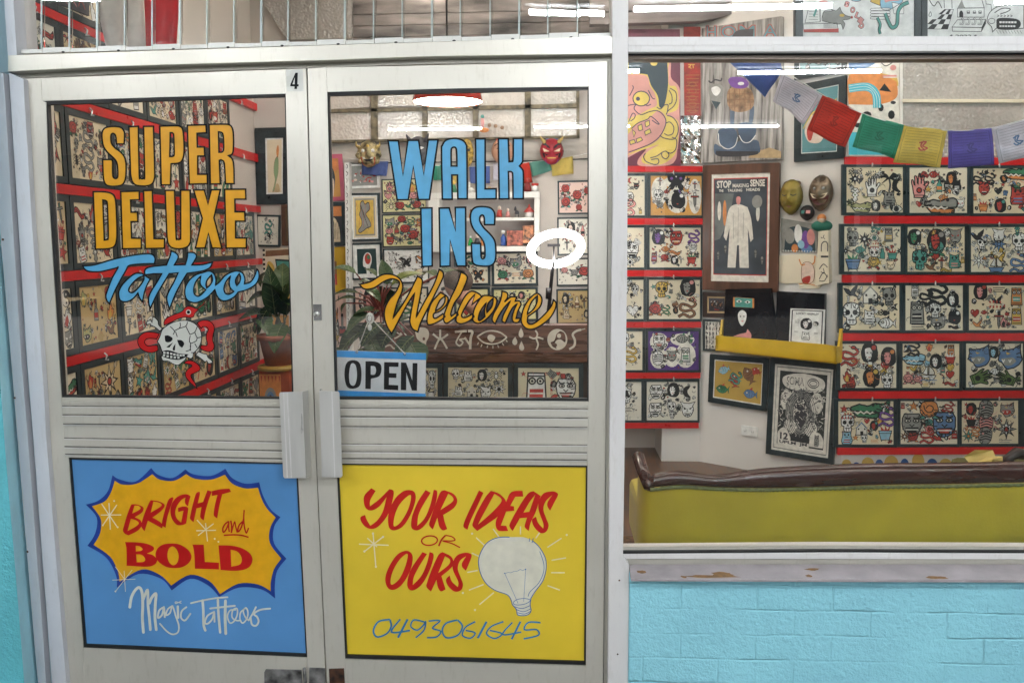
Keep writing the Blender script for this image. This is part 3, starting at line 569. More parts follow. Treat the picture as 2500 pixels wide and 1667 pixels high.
# ================= walls of the front
def wallmat(name,col,var,blocks=True,rough=.55):
    m=mat(name,col,rough,0,var=var,scale=2.5,spec=.35); nt=m.node_tree; b=nt.nodes['Principled BSDF']
    tc=nt.nodes.new('ShaderNodeTexCoord'); n=nt.nodes.new('ShaderNodeTexNoise'); n.inputs['Scale'].default_value=75; n.inputs['Detail'].default_value=4; n.inputs['Roughness'].default_value=.65
    n3=nt.nodes.new('ShaderNodeTexNoise'); n3.inputs['Scale'].default_value=14; n3.inputs['Detail'].default_value=3
    nt.links.new(tc.outputs['Object'],n.inputs[0]); nt.links.new(tc.outputs['Object'],n3.inputs[0])
    sw=nt.nodes.new('ShaderNodeSeparateXYZ'); cb=nt.nodes.new('ShaderNodeCombineXYZ'); nt.links.new(tc.outputs['Object'],sw.inputs[0])
    add=nt.nodes.new('ShaderNodeMath'); add.operation='ADD'; nt.links.new(sw.outputs[0],add.inputs[0]); nt.links.new(sw.outputs[1],add.inputs[1]); nt.links.new(add.outputs[0],cb.inputs[0]); nt.links.new(sw.outputs[2],cb.inputs[1])
    # wobble so the joints are not ruler-straight
    wob=nt.nodes.new('ShaderNodeVectorMath'); wob.operation='MULTIPLY_ADD'; wob.inputs[1].default_value=(.016,.016,0); 
    nw=nt.nodes.new('ShaderNodeTexNoise'); nw.inputs['Scale'].default_value=7; nw.inputs['Detail'].default_value=4; nt.links.new(tc.outputs['Object'],nw.inputs[0]); nt.links.new(nw.outputs['Color'],wob.inputs[0]); nt.links.new(cb.outputs[0],wob.inputs[2])
    br=nt.nodes.new('ShaderNodeTexBrick'); br.inputs['Scale'].default_value=1; br.inputs['Brick Width'].default_value=.25; br.inputs['Row Height'].default_value=.087; br.inputs['Mortar Size'].default_value=.0055; br.inputs['Mortar Smooth'].default_value=1.0
    nt.links.new(wob.outputs[0],br.inputs['Vector'])
    n4=nt.nodes.new('ShaderNodeTexNoise'); n4.inputs['Scale'].default_value=4.5; n4.inputs['Detail'].default_value=2; nt.links.new(tc.outputs['Object'],n4.inputs[0])
    rp=nt.nodes.new('ShaderNodeMapRange'); rp.inputs[1].default_value=.35; rp.inputs[2].default_value=.62; nt.links.new(n4.outputs[0],rp.inputs[0])
    mm=nt.nodes.new('ShaderNodeMath'); mm.operation='MULTIPLY'; nt.links.new(br.outputs['Fac'],mm.inputs[0]); nt.links.new(rp.outputs[0],mm.inputs[1])
    h=nt.nodes.new('ShaderNodeMath'); h.operation='MULTIPLY_ADD'; h.inputs[1].default_value=-(.6 if blocks else 0); nt.links.new(mm.outputs[0],h.inputs[0]); nt.links.new(n.outputs[0],h.inputs[2])
    h2=nt.nodes.new('ShaderNodeMath'); h2.operation='MULTIPLY_ADD'; h2.inputs[1].default_value=.8; nt.links.new(n3.outputs[0],h2.inputs[0]); nt.links.new(h.outputs[0],h2.inputs[2])
    bp=nt.nodes.new('ShaderNodeBump'); bp.inputs['Strength'].default_value=.95; bp.inputs['Distance'].default_value=.0085; nt.links.new(h2.outputs[0],bp.inputs['Height']); nt.links.new(bp.outputs[0],b.inputs['Normal'])
    return m
CYAN=wallmat('cyan_painted_brick',(.37,.82,.97),.05); TURQ=wallmat('turquoise_painted_brick',(.16,.64,.74),.1,False)
c=P(1536,1500,-.06)
bw=MB(); z1=P(2000,1405,-.06).z
bw.box((c.x,-.06,-.05),(2.6,.06,z1),CYAN); tag(bw.build('brick_wall',bevel=.006),'cyan painted brick wall under the window sill','wall')
SILL=mat('mauve_sill_paint',(.42,.38,.395),.5,var=.12,scale=14,bump=.25,bscale=50)
nt=SILL.node_tree; bb=nt.nodes['Principled BSDF']; tc=nt.nodes.new('ShaderNodeTexCoord'); n=nt.nodes.new('ShaderNodeTexNoise'); n.inputs['Scale'].default_value=9; n.inputs['Detail'].default_value=7; n.inputs['Roughness'].default_value=.6
mp=nt.nodes.new('ShaderNodeMapping'); mp.inputs['Scale'].default_value=(.7,2.2,2.2); mp.inputs['Location'].default_value=(3.3,0,0); nt.links.new(tc.outputs['Object'],mp.inputs[0]); nt.links.new(mp.outputs[0],n.inputs[0])
r=nt.nodes.new('ShaderNodeValToRGB'); r.color_ramp.elements[0].position=.735; r.color_ramp.elements[1].position=.745; nt.links.new(n.outputs[0],r.inputs[0])
mx=nt.nodes.new('ShaderNodeMixRGB'); nt.links.new(r.outputs[0],mx.inputs[0]); nt.links.new(bb.inputs['Base Color'].links[0].from_socket,mx.inputs[1]); mx.inputs[2].default_value=(.30,.16,.06,1); nt.links.new(mx.outputs[0],bb.inputs['Base Color'])
b=MB(); f0,f1=P(1541,1411,-.105),P(2600,1409,-.105); k0,k1=P(1536,1377,-.015),P(2600,1370,-.015); l0,l1=P(1541,1418.5,-.105),P(2600,1416,-.105)
for q_ in (f1,k1,l1): q_.x=2.38
k1.z=P(2600,1370,-.015).z
vs=[k0,k1,f1,f0,l0,l1,l0+Vector((0,.1,0)),l1+Vector((0,.1,0)),k0+Vector((0,.0,-.03)),k1+Vector((0,0,-.03))]
b.add(vs,[(0,3,2,1),(3,4,5,2),(4,6,7,5),(0,8,6,4,3),(1,2,5,7,9)],SILL)
tag(b.build('window_sill',bevel=.002),'chipped mauve painted sill above the cyan brick wall','sill')
# chips of bare wood on the sill
b=MB(); A=Art(lambda u,v,h: (lambda a,bq:(a*(1-v)+bq*v)+Vector((0,0,h)))(k0+(k1-k0)*u,f0+(f1-f0)*u))
WD=mat('bare_timber',(.27,.15,.06),.8,var=.25,scale=60)
for (u,v,w,hh) in [(.03,.55,.022,.16),(.22,.86,.12,.13),(.245,.7,.05,.2),(.49,.35,.03,.1),(.47,.8,.016,.1),(.80,.9,.045,.12),(.14,.9,.012,.1)]:
    w*=.42; u*=.58; pl=[(u+w*math.cos(t)*random.uniform(.6,1.1),min(.985,v+hh*math.sin(t)*random.uniform(.5,1.1))) for t in [k*math.pi/7 for k in range(14)]]
    A.fill(pl,WD,.0007)
o=A.build('paint_chips'); o.parent=bpy.data.objects['window_sill']
# left turquoise wall
b=MB(); L=[P(x,y,-.14) for x,y in ((-75,-40),(-28,585),(-2,900),(12,1090),(40,1420),(62,1700))]; L2=[P(x,y,-.005) for x,y in ((-47,-40),(2,585),(27,875),(42,1060),(74,1440),(97,1700))]
vs=L+L2; fs=[(i,i+6,i+7,i+1) for i in range(5)]; b.add(vs,fs,mat('light_cyan_return',(.46,.84,.97),.55,bump=.3,bscale=60,var=.06))
XL=-3.4; b.add(L+[Vector((XL,-.14,p.z)) for p in L],[(i,i+1,i+7,i+6) for i in range(5)],TURQ)
b.add([Vector((XL,-.14,L[0].z)),Vector((XL,.1,L[0].z)),Vector((XL,.1,L[5].z)),Vector((XL,-.14,L[5].z))],[(0,1,2,3)],TURQ)
tag(b.build('side_wall'),'turquoise painted wall at the far left of the shopfront','wall')
# ================= motifs (unit box -10..10, y up). ops: (type, path, colour, width) ; f fill, o fill+ink outline, s stroke, e ellipse fill, E ellipse fill+outline
MOT={
'skull':[('o',"-7,2 -6,8 0,10 6,8 7,2 6,-2 4,-3 4,-8 0,-9 -4,-8 -4,-3 -6,-2",'1'),('e','-3.2,1.5,2.2,2.4','K'),('e','3.2,1.5,2.2,2.4','K'),('f',"0,0/ -1.3,-2.5/ 1.3,-2.5/",'K'),('s',"-3,-5/ 3,-5/",'K',.8),('s',"-1.3,-4/ -1.3,-8/",'K',.7),('s',"1.3,-4/ 1.3,-8/",'K',.7),('s',"1,9 2,6 4,5",'K',.7)],
'heart':[('o',"0,-9/ -7,-2 -9,4 -6,8 -2,7 0,4/ 2,7 6,8 9,4 7,-2",'1'),('s',"-5,5 -6,2",'W',1.2)],
'rose':[('o',"0,9 6,8 9,2 7,-4 0,-7 -7,-4 -9,2 -6,8",'1'),('s',"-3,2 0,5 4,3 3,-1 -1,-2 -4,1 -5,5",'K',1),('s',"-7,0 -3,-5 3,-5 7,-1",'K',.9),('o',"-6,-5 -10,-9 -3,-8/",'2'),('o',"6,-5 10,-9 3,-8/",'2')],
'dagger':[('o',"-1.6,4/ -1.4,-6/ 0,-10/ 1.4,-6/ 1.6,4/",'E'),('o',"-5,3/ 5,3/ 5,5/ -5,5/",'1'),('o',"-1.2,5/ 1.2,5/ 1.5,9/ -1.5,9/",'2'),('s',"0,3/ 0,-8/",'K',.5)],
'snake':[('s',"-9,-9 -4,-6 2,-9 7,-6 4,-2 -2,-3 -7,-1 -6,4 0,3 4,1 8,4 5,8",'K',2.9),('s',"-8.6,-8.8 -4,-6 2,-9 7,-6 4,-2 -2,-3 -7,-1 -6,4 0,3 4,1 8,4 5,7.6",'1',1.8),('E','3.6,8.4,2.4,1.6','1'),('s',"1.4,9/ -1,10/",'R',.7),('s',"-5,-6/ -5,-4/",'K',.7),('s',"0,-8/ 1,-6/",'K',.7),('s',"-3,2/ -3,4/",'K',.7)],
'eye':[('o',"-9,0/ -5,5 0,6 5,5 9,0/ 5,-4 0,-5 -5,-4",'W'),('E','0,0.5,3.6,3.8','1'),('e','0,0.5,1.6,1.6','K'),('s',"-6,6 -8,9",'K',.8),('s',"0,7 0,10",'K',.8),('s',"6,6 8,9",'K',.8)],
'hand':[('o',"-4,-9/ 4,-9/ 5,-2 8,3 6,4 4,1 4,8 2.6,9 1.6,2 1.4,9 -.2,10 -1,2 -2,8 -3.6,8 -3.4,1 -5,5 -6.4,4 -5,-2",'1'),('E','0,-3,2,2','2'),('s',"-4,-7/ 4,-7/",'K',.7)],
'star':[('o',"0,10/ 2,3/ 9,3/ 4,-1/ 6,-8/ 0,-4/ -6,-8/ -4,-1/ -9,3/ -2,3/",'1')],
'burst':[('o',"0,10/ 1.6,3/ 7,7/ 4,1.6/ 10,0/ 4,-1.6/ 7,-7/ 1.6,-3/ 0,-10/ -1.6,-3/ -7,-7/ -4,-1.6/ -10,0/ -4,1.6/ -7,7/ -1.6,3/",'1'),('E','0,0,2.4,2.4','2')],
'devil':[('o',"-6,5/ -9,10/ -3,8/ 3,8/ 9,10/ 6,5/ 7,-1 4,-7 0,-9 -4,-7 -7,-1",'1'),('f',"-5,3/ -1,1/ -4,0/",'2'),('f',"5,3/ 1,1/ 4,0/",'2'),('f',"-4,-4/ 4,-4/ 2,-7 -2,-7/",'K'),('s',"-3,-4.8/ 3,-4.8/",'W',1),('s',"0,1/ -1,-2/ 1,-2/",'K',.7)],
'mask':[('o',"-6,9/ 6,9/ 8,3 7,-4 3,-9 -3,-9 -7,-4 -8,3",'1'),('E','-3.4,3,2.3,1.5','W'),('E','3.4,3,2.3,1.5','W'),('e','-3.2,3,.9,.9','K'),('e','3.2,3,.9,.9','K'),('o',"-5,-3/ 5,-3/ 3,-7/ -3,-7/",'2'),('s',"-5,-4.5/ 5,-4.5/",'W',1),('s',"-2,0/ 0,-2/ 2,0/",'K',.8),('s',"-6,6 -3,5 -1,6",'K',1.2),('s',"6,6 3,5 1,6",'K',1.2)],
'bird':[('o',"-10,4/ -4,3 -1,0 1,3 8,9/ 6,1 4,-2 9,-7/ 3,-5 -2,-5 -6,-2",'1'),('s',"1,3/ 4,4/",'K',.7),('s',"2,1/ 5,2/",'K',.7),('f',"-9,4/ -6,3 -5,1/",'2')],
'bottle':[('o',"-2,9/ 2,9/ 2,4 4,1 4,-9/ -4,-9/ -4,1 -2,4",'1'),('f',"-3.6,-1/ 3.6,-1/ 3.6,-6/ -3.6,-6/",'2')],
'butterfly':[('o',"0,3/ -3,8 -9,8 -8,1 -5,-1 -8,-6 -4,-8 -1,-3/ 0,-5/ 1,-3/ 4,-8 8,-6 5,-1 8,1 9,8 3,8",'1'),('s',"0,5/ 0,-6/",'K',1.6),('e','-5,4,1.6,1.6','2'),('e','5,4,1.6,1.6','2')],
'panther':[('o',"-8,7/ -4,6 3,7 8,10/ 8,4 9,-2 5,-7 -2,-9 -5,-5 -9,-2/ -8,3",'1'),('f',"-7,-1/ 2,0 5,-3 1,-6 -4,-6/",'2'),('f',"-3,4/ 1,3/ -2,2/",'Y'),('s',"-6,-1.5/ -5,-3.5/ -4,-1.5/",'W',.9),('s',"-1,-1.5/ 0,-3.5/ 1,-1.5/",'W',.9)],
'ship':[('o',"-9,-3/ 9,-3/ 6,-8/ -6,-8/",'1'),('o',"-1,-2/ -1,9/ -7,-1/",'2'),('o',"1,-2/ 1,9/ 7,2 7,-2/",'W'),('s',"0,-3/ 0,10/",'K',.8),('s',"-10,-9 -5,-8 0,-9.5 5,-8 10,-9",'B',1)],
'lady':[('o',"-4,9 3,10 7,5 7,-4 3,-8/ -5,-6 -7,2",'K'),('o',"-4,5 2,6 3,0 1,-5 -2,-6 -4,-1",'1'),('e','-1.8,1.5,.8,.6','K'),('e','1.4,1.5,.8,.6','K'),('f',"-1.5,-2.4/ 1,-2.4/ 0,-3.6/",'R'),('E','4,6,2.6,2.6','2')],
'spider':[('E','0,-2,3,4','1'),('E','0,4,2,2','1')]+[('s',f"{sx*2},{y0}/ {sx*6},{y1}/ {sx*9},{y2}/",'K',.8) for sx in (-1,1) for (y0,y1,y2) in ((2,7,3),(0,3,-1),(-2,-1,-5),(-4,-5,-10))],
'flame':[('o',"0,10/ 3,5 7,4 6,-3 3,-9/ -3,-9/ -6,-3 -7,3/ -4,1 -3,6",'1'),('f',"0,3/ 3,-2 2,-8/ -2,-8/ -3,-3",'2')],
'fish':[('o',"-9,0/ -4,5 3,5 7,1/ 10,5/ 9,0/ 10,-5/ 7,-1/ 3,-5 -4,-5",'1'),('E','-4,1,1.3,1.3','W'),('s',"-1,4 0,0 -1,-4",'K',.8),('s',"2,4 3,0 2,-4",'K',.8),('f',"-1,5/ 3,9/ 3,5/",'2')],
'moon':[('o',"3,9 -5,7 -8,0 -5,-7 3,-9 -1,-4 -2,0 -1,4",'1'),('e','-4,1,.8,.8','K')],
'croc':[('o',"-10,2/ -5,4 0,3 6,5 10,3 9,-1 3,-1/ -10,0/",'1'),('o',"-9,-1/ 3,-2/ 8,-2 6,-5 -6,-4/",'2'),('s',"-8,-.5/ -6,-2/ -4,-.5/ -2,-2/ 0,-.5/ 2,-2/ 4,-.8/",'W',.9),('e','4,3.6,1,1','K')],
'tiki':[('o',"-5,10/ 5,10/ 6,-9/ -6,-9/",'1'),('E','-2.4,5,1.9,1.9','W'),('E','2.4,5,1.9,1.9','W'),('e','-2.4,5,.8,.8','K'),('e','2.4,5,.8,.8','K'),('f',"-4,0/ 4,0/ 4,-5/ -4,-5/",'2'),('s',"-4,-2.5/ 4,-2.5/",'W',1.1),('s',"-5,8/ 5,8/",'K',.9),('s',"-5,-7/ 5,-7/",'K',.9)],
'pot':[('o',"-8,3/ 8,3/ 5,-8/ -5,-8/",'1'),('s',"-8,0/ 8,0/",'K',.8),('f',"-5,3/ -6,9/ -1,4/ 0,10/ 2,4/ 6,9/ 5,3/",'2'),('s',"-4,-8/ -5,-10/",'K',1),('s',"4,-8/ 5,-10/",'K',1)],
'house':[('o',"-7,-8/ -7,1/ 0,8/ 7,1/ 7,-8/",'W'),('f',"-8,1/ 0,9/ 8,1/ 7,1/ 0,7/ -7,1/",'1'),('f',"-2,-8/ -2,-3/ 2,-3/ 2,-8/",'K'),('f',"-5,-1/ -3,-1/ -3,1/ -5,1/",'2'),('f',"3,-1/ 5,-1/ 5,1/ 3,1/",'2')],
'banner':[('o',"-10,2 -5,4 0,2 5,0 10,2/ 9,-3 5,-5 0,-3 -5,-1 -9,-3",'1'),('s',"-6,1.5 0,-.5 6,-2",'K',.8)],
'text':[('s',"-9,3/ 9,3/",'1',1.1),('s',"-9,0/ 6,0/",'1',1.1),('s',"-9,-3/ 8,-3/",'1',1.1)],
'drops':[('f',f"{x},{y+3}/ {x+1.3},{y} {x},{y-1.5} {x-1.3},{y}",'1') for x in (-7,-2.4,2.4,7) for y in (3,-4)],
'tentacle':[('s',"-8,-9 -7,-2 -2,3 4,5 7,2 5,-1 2,1",'K',4),('s',"-8,-8.6 -7,-2 -2,3 4,5 7,2 5,-1 2.3,1",'1',2.6),('s',"0,-9 2,-5 7,-6",'K',1.6)],
'zebra':[('o',"-6,9 2,10 7,5 6,-5 0,-10/ -6,-7 -8,1",'1')]+[('s',f"-6,{y} 0,{y+2} 6,{y}",'K',1.3) for y in (-5,-2,1,4)]+[('e','-3,3,1.2,1.2','2')],
'palm':[('s',"0,-9 1,-2 0,4",'1',1.8),('o',"0,4/ -4,8 -9,5 -5,5/",'2'),('o',"0,4/ 4,9 9,6 5,5/",'2'),('o',"0,4/ -3,2 -7,-1/ -2,4/",'2'),('o',"0,4/ 4,2 8,0/ 3,5/",'2')],
'totem':[('o',"-3,10/ 3,10/ 6,5/ 2,4/ 5,0/ 2,-2/ 4,-6/ 0,-10/ -4,-6/ -2,-2/ -5,0/ -2,4/ -6,5/",'1'),('e','0,6.5,1.3,1.3','K'),('f',"-2,2/ 2,2/ 0,-1/",'2')],
'yinyang':[('E','0,0,9,9','W'),('f',"0,9 6,6.5 9,0 6,-6.5 0,-9 3.5,-7 4.5,-4.5 3,-1 0,0 -3,1 -4.5,4.5 -3,8",'K'),('e','0,4.5,1.4,1.4','W'),('e','0,-4.5,1.4,1.4','K')],
'cat':[('o',"-6,9/ -2,7/ 2,7/ 6,9/ 6,2 8,-4 6,-9/ -6,-9/ -7,-4 -6,2",'1'),('e','-2.4,4,1.2,1.5','K'),('e','2.4,4,1.2,1.5','K'),('s',"-2,1/ 2,1/",'K',.9),('s',"-4,-3/ 4,-3/",'2',1.4),('s',"-4,-6/ 4,-6/",'2',1.4)],
}
MR=random.Random(99)
def motif(A,kind,cx,cy,s,c1='R',c2='G',rot=0.,h=.0006,flip=1,outline=True,lw=1.0):
    k=s/10.; c,sn=math.cos(rot),math.sin(rot)
    tr=lambda x,y:(cx+(x*flip*c+y*sn)*k, cy-( -x*flip*sn+y*c)*k)
    cm={'1':c1,'2':c2}
    for i,op in enumerate(MOT[kind]):
        t,pth,col=op[0],op[1],cm.get(op[2],op[2]); hh=h+.0003*i
        if t in 'eE':
            x,y,rx,ry=map(float,pth.split(',')); l=[tr(*q) for q in ell(x,y,rx,ry,10)]
            A.fill(l,ink(col),hh)
            if t=='E': A.stroke(l,.9*k*lw,ink('K'),hh+.0002,closed=True)
        elif t=='s':
            A.stroke([tr(*q) for q in path(pth,False,3)],op[3]*k*lw,ink(col),hh)
        else:
            l=[tr(*q) for q in path(pth,True,3)]; l=[(q[0]+MR.uniform(-.3,.3)*k,q[1]+MR.uniform(-.3,.3)*k) for q in l]; A.fill(l,ink(col),hh)
            if t=='o' and outline:
                A.stroke(l,.9*k*lw,ink('K'),hh+.0002,closed=True)
                n=len(l); gx=sum(q[0] for q in l)/n; gy_=sum(q[1] for q in l)/n; st=MR.randrange(n)
                if i<4 and n>5:
                    for j in range(0,n//2,1 if n<16 else 2):
                        q=l[(st+j)%n]; f=MR.uniform(.22,.5); A.stroke([q,(q[0]+(gx-q[0])*f,q[1]+(gy_-q[1])*f)],.75*k*lw,ink('K'),hh+.0002)
KINDS=[k for k in MOT if k not in('text','drops','zebra')]
WORDS={'devil':'horned mask','mask':'grinning mask','burst':'sun burst','lady':"woman's head",'croc':'crocodile','totem':'totem','yinyang':'yin yang','tentacle':'tentacle','pot':'flaming pot','text':'lettering','drops':'drops','zebra':'striped head'}
PAPER={'cream':(.80,.69,.49),'white':(.82,.78,.68),'tan':(.70,.55,.33),'old':(.62,.46,.22),'pinkish':(.82,.58,.50),'lemon':(.76,.70,.38),'orange':(.66,.34,.08),'purple':(.10,.04,.22),'ivory':(.82,.74,.58),'deskp':(.74,.66,.47)}
def paper(k): return mat('paper_'+k,PAPER[k],.32,var=.05,scale=5,spec=.45)
FRM=mat('black_frame_moulding',(.022,.035,.04),.35,var=.3,scale=20,spec=.5)
def parse(spec):
    out=[]
    for t in spec.split(';'):
        t=t.strip()
        if not t: continue
        q=t.split(','); out.append((q[0],float(q[1]),float(q[2]),float(q[3]),q[4] if len(q)>4 else 'R',q[5] if len(q)>5 else 'G',float(q[6]) if len(q)>6 else 0))
    return out
def draw_spec(A,spec):
    L=parse(spec)
    for (k,x,y,s,c1,c2,r) in L:
        s*=1.04 if s>9 else 1
        motif(A,k,x,y,s,c1,c2,r)
        if s>11:
            for j in range(7):
                t=MR.uniform(0,6.28); d=s*MR.uniform(1.05,1.3); px_,py_=x+d*math.cos(t),y+d*math.sin(t)
                if 6<px_<121 and 6<py_<94 and min([math.hypot(px_-q[1],py_-q[2])/q[3] for q in L])>.82:
                    motif(A,MR.choice(KINDS),px_,py_,s*MR.uniform(.24,.38),MR.choice([c1,c2,'E','w']),'K',t,lw=1.2)
        if s>8:
            cc=MR.choice(['K','K','k',c1,c2]); 
            for j in range(3):
                t=MR.uniform(0,6.28); d=s*MR.uniform(.95,1.15); px_,py_=x+d*math.cos(t),y+d*math.sin(t)
                if not(3<px_<124 and 3<py_<97): continue
                q=[(px_,py_)]; a_=t+MR.uniform(1,2)
                for i in range(6): a_+=MR.uniform(.3,.9); q.append((q[-1][0]+math.cos(a_)*s*.16,q[-1][1]+math.sin(a_)*s*.16))
                A.stroke(q,MR.uniform(.5,1.2),ink(cc if cc not in 'wWC' else 'K'),.0008,taper=True)
    for _ in range(34):
        x,y=MR.uniform(5,122),MR.uniform(5,95)
        if min([math.hypot(x-q[1],y-q[2])/q[3] for q in L]+[9])>1.05:
            motif(A,MR.choice(['star','burst','drops','heart','moon','bird','text']),x,y,MR.uniform(2.2,4),MR.choice('KKkRE'),'K',MR.uniform(-.5,.5))
def rnd_spec(rng,pal,n=3,m=3,kinds=None):
    out=[]
    for i in range(n):
        for j in range(m):
            k=rng.choice(kinds or KINDS); s=min(63./n,50./m)*rng.uniform(.92,1.12)
            c1=rng.choice(pal); c2=rng.choice(pal)
            out.append(f"{k},{127*(i+.5)/n+rng.uniform(-2,2):.1f},{100*(j+.5)/m+rng.uniform(-2,2):.1f},{s:.1f},{c1},{c2},{rng.uniform(-.35,.35):.2f}")
    # little fillers
    for _ in range(n*m):
        out.append(f"{rng.choice(['star','burst','drops','text','bird','moon','heart'])},{rng.uniform(6,121):.0f},{rng.uniform(6,94):.0f},{rng.uniform(2,3.6):.1f},{rng.choice(pal+['K'])},K")
    return ';'.join(out)
def label_words(spec,n=2):
    seen=[]
    for (k,x,y,s,*_) in sorted(parse(spec),key=lambda q:-q[3]):
        w=WORDS.get(k,k)
        if w not in seen: seen.append(w)
    return ', '.join(seen[:n])
def fquad(plane,q,h=0.0): return [plane.at(x,y,h) for x,y in q]
def inset(c,t):
    """inset 3D quad by metres"""
    c=[Vector(q) for q in c]; ux=(c[1]-c[0]).normalized(); uy=(c[3]-c[0]).normalized()
    return [c[0]+ux*t+uy*t,c[1]-ux*t+uy*t,c[2]-ux*t-uy*t,c[3]+ux*t-uy*t]
def framed(name,outer,n,label,cat='framed print',group=None,fw=.02,depth=.022,frame_m=None,pap='cream',spec=None,mat_w=0,mat_m=None,drawfn=None,artname='sheet'):
    """outer: 3D corners on the front face of the moulding"""
    n=Vector(n); ctr=sum((Vector(q) for q in outer),Vector())/4
    t=thing(name,ctr,label,cat,group)
    inn=inset(outer,fw); b=MB(); b.ring(outer,inn,n,depth,frame_m or FRM); b.build('frame',t)
    back=[q-n*.006 for q in inn]
    if mat_w:
        b=MB(); b.prism(back,-n*.006,mat_m or ink('w')); b.build('mount',t); inn2=inset(inn,mat_w); pq=[q-n*.0052 for q in inn2]
    else: pq=[q-n*.006 for q in inn]
    A=Art(quadfn(pq,n)); A.prism(pq,-n*.004,pap if not isinstance(pap,str) else paper(pap))
    if spec: draw_spec(A,spec)
    if drawfn: drawfn(A)
    A.build(artname,t)
    return t
# ================= shop shell
WALL=mat('white_shop_wall',(.62,.56,.51),.7,var=.04,scale=3,bump=.05,bscale=30); WALLR=mat('warm_white_wall',(.82,.78,.74),.7,var=.04,scale=3,bump=.05,bscale=30)
RED=mat('red_rail_paint',(.64,.006,.006),.35,var=.10,scale=9,spec=.5); HOOK=CHROME
XW=-2.215; WY=3.6
LW=Pl((XW,0,0),(1,0,0)); BWp=YP(WY); RW=YP(2.6); LG=YP(3.2)
a0=LG.at(1712,900); a1=RW.at(2062,900)
an=Vector((-(a1.y-a0.y),(a1.x-a0.x),0)); an=an.normalized(); an=-an if an.y>0 else an
AW=Pl((a0.x,a0.y,0),an)
CEIL=3.45
def wallbox(name,lo,hi,m,lab):
    b=MB(); b.box(lo,hi,m); return tag(b.build(name),kind='structure')
wallbox('left_interior_wall',(XW-.1,.16,0),(XW,WY+.1,CEIL),WALL,'')
gx0=LG.at(1440,700).x
lgx=max(gx0,.42)
# back wall up to the return, with hole-less face; upper masonry band separate
wallbox('back_wall',(XW,WY,0),(lgx+.6,WY+.1,CEIL),WALL,'')
wallbox('alcove_wall',(lgx+.35,3.2,0),(a0.x,3.32,CEIL),WALLR,'')
wallbox('alcove_return',(lgx+.35,3.32,0),(lgx+.43,WY,CEIL),WALLR,'')
b=MB(); b.prism([Vector((a0.x,a0.y,0)),Vector((a1.x,a1.y,0)),Vector((a1.x,a1.y,CEIL)),Vector((a0.x,a0.y,CEIL))],-an*.1,WALLR); tag(b.build('angled_wall'),kind='structure')
wallbox('right_interior_wall',(a1.x,2.6,0),(4.6,2.7,CEIL),WALLR,'')
wallbox('far_right_wall',(3.6,.1,0),(3.7,2.6,CEIL),WALLR,'')
FLM=mat('brown_timber_floor',(.16,.085,.05),.35,var=.35,scale=5,stretch=(8,.7,1),spec=.5)
b=MB(); b.box((XW-.1,.05,-.06),(4.6,WY,0.0),FLM); tag(b.build('shop_floor'),kind='structure')
CLM=mat('grey_plaster_ceiling',(.42,.38,.36),.8,var=.25,scale=2.2,bump=.3,bscale=12)
b=MB(); b.box((XW-.1,.05,CEIL),(4.6,WY+.1,CEIL+.08),CLM); tag(b.build('shop_ceiling'),kind='structure')
# ================= left wall : rails and frames
rails=[((60,0.5),(625,257),(60,22),(625,274)),((60,212),(625,378),(60,235),(625,397)),((60,441),(628,504),(60,466),(628,519)),((60,668),(632,631),(60,694),(632,645)),((60,894),(637,752),(60,919),(637,769)),((60,1118),(642,875),(60,1144),(642,893))]
def lwz(p,y):
    """height on the left wall at depth y for a line through two pixels"""
    A_,B_=LW.at(*p[0]),LW.at(*p[1]); t=(y-A_.y)/(B_.y-A_.y); return A_.z+(B_.z-A_.z)*t
RZs=[]
ordw=['first','second','third','fourth','fifth','sixth','seventh','eighth','ninth']
for i,(lt,rt,lb,rb) in enumerate(rails):
    top=lambda y,lt=lt,rt=rt: lwz((lt,rt),y); bot=lambda y,lb=lb,rb=rb: lwz((lb,rb),y); RZs.append((top,bot))
    y0,y1=.25,LW.at(*rt).y
    b=MB(); X=XW+.026
    b.prism([(X,y0,bot(y0)),(X,y1,bot(y1)),(X,y1,top(y1)),(X,y0,top(y0))],(-.026,0,0),RED)
    t=thing('picture_rail',(XW,y1,top(y1)),f'red picture rail on the left wall, {ordw[i]} from the ceiling','rail','red picture rails of the left wall')
    b.build('board',t,bevel=.002); 
    for k in range(8):
        yy=.82+.405*k
        if yy<y1-.05:
            b=MB(); z=bot(yy); b.tube([(XW+.03,yy,z+.022),(XW+.042,yy,z+.01),(XW+.034,yy,z-.014),(XW+.05,yy,z-.012)],.0045,mat('clip_metal',(.75,.75,.73),.25,.4),6); b.build('hook',t)
PALS=[['R','w','G','E'],['R','T','w','E'],['w','E','R'],['O','R','G','w'],['N','R','g','E'],['w','E','w','R'],['R','B','w','G']]
rng=random.Random(3)
ROWN=['above the first','between the first and second','between the second and third','between the third and fourth','between the fourth and fifth','between the fifth and sixth','below the sixth']
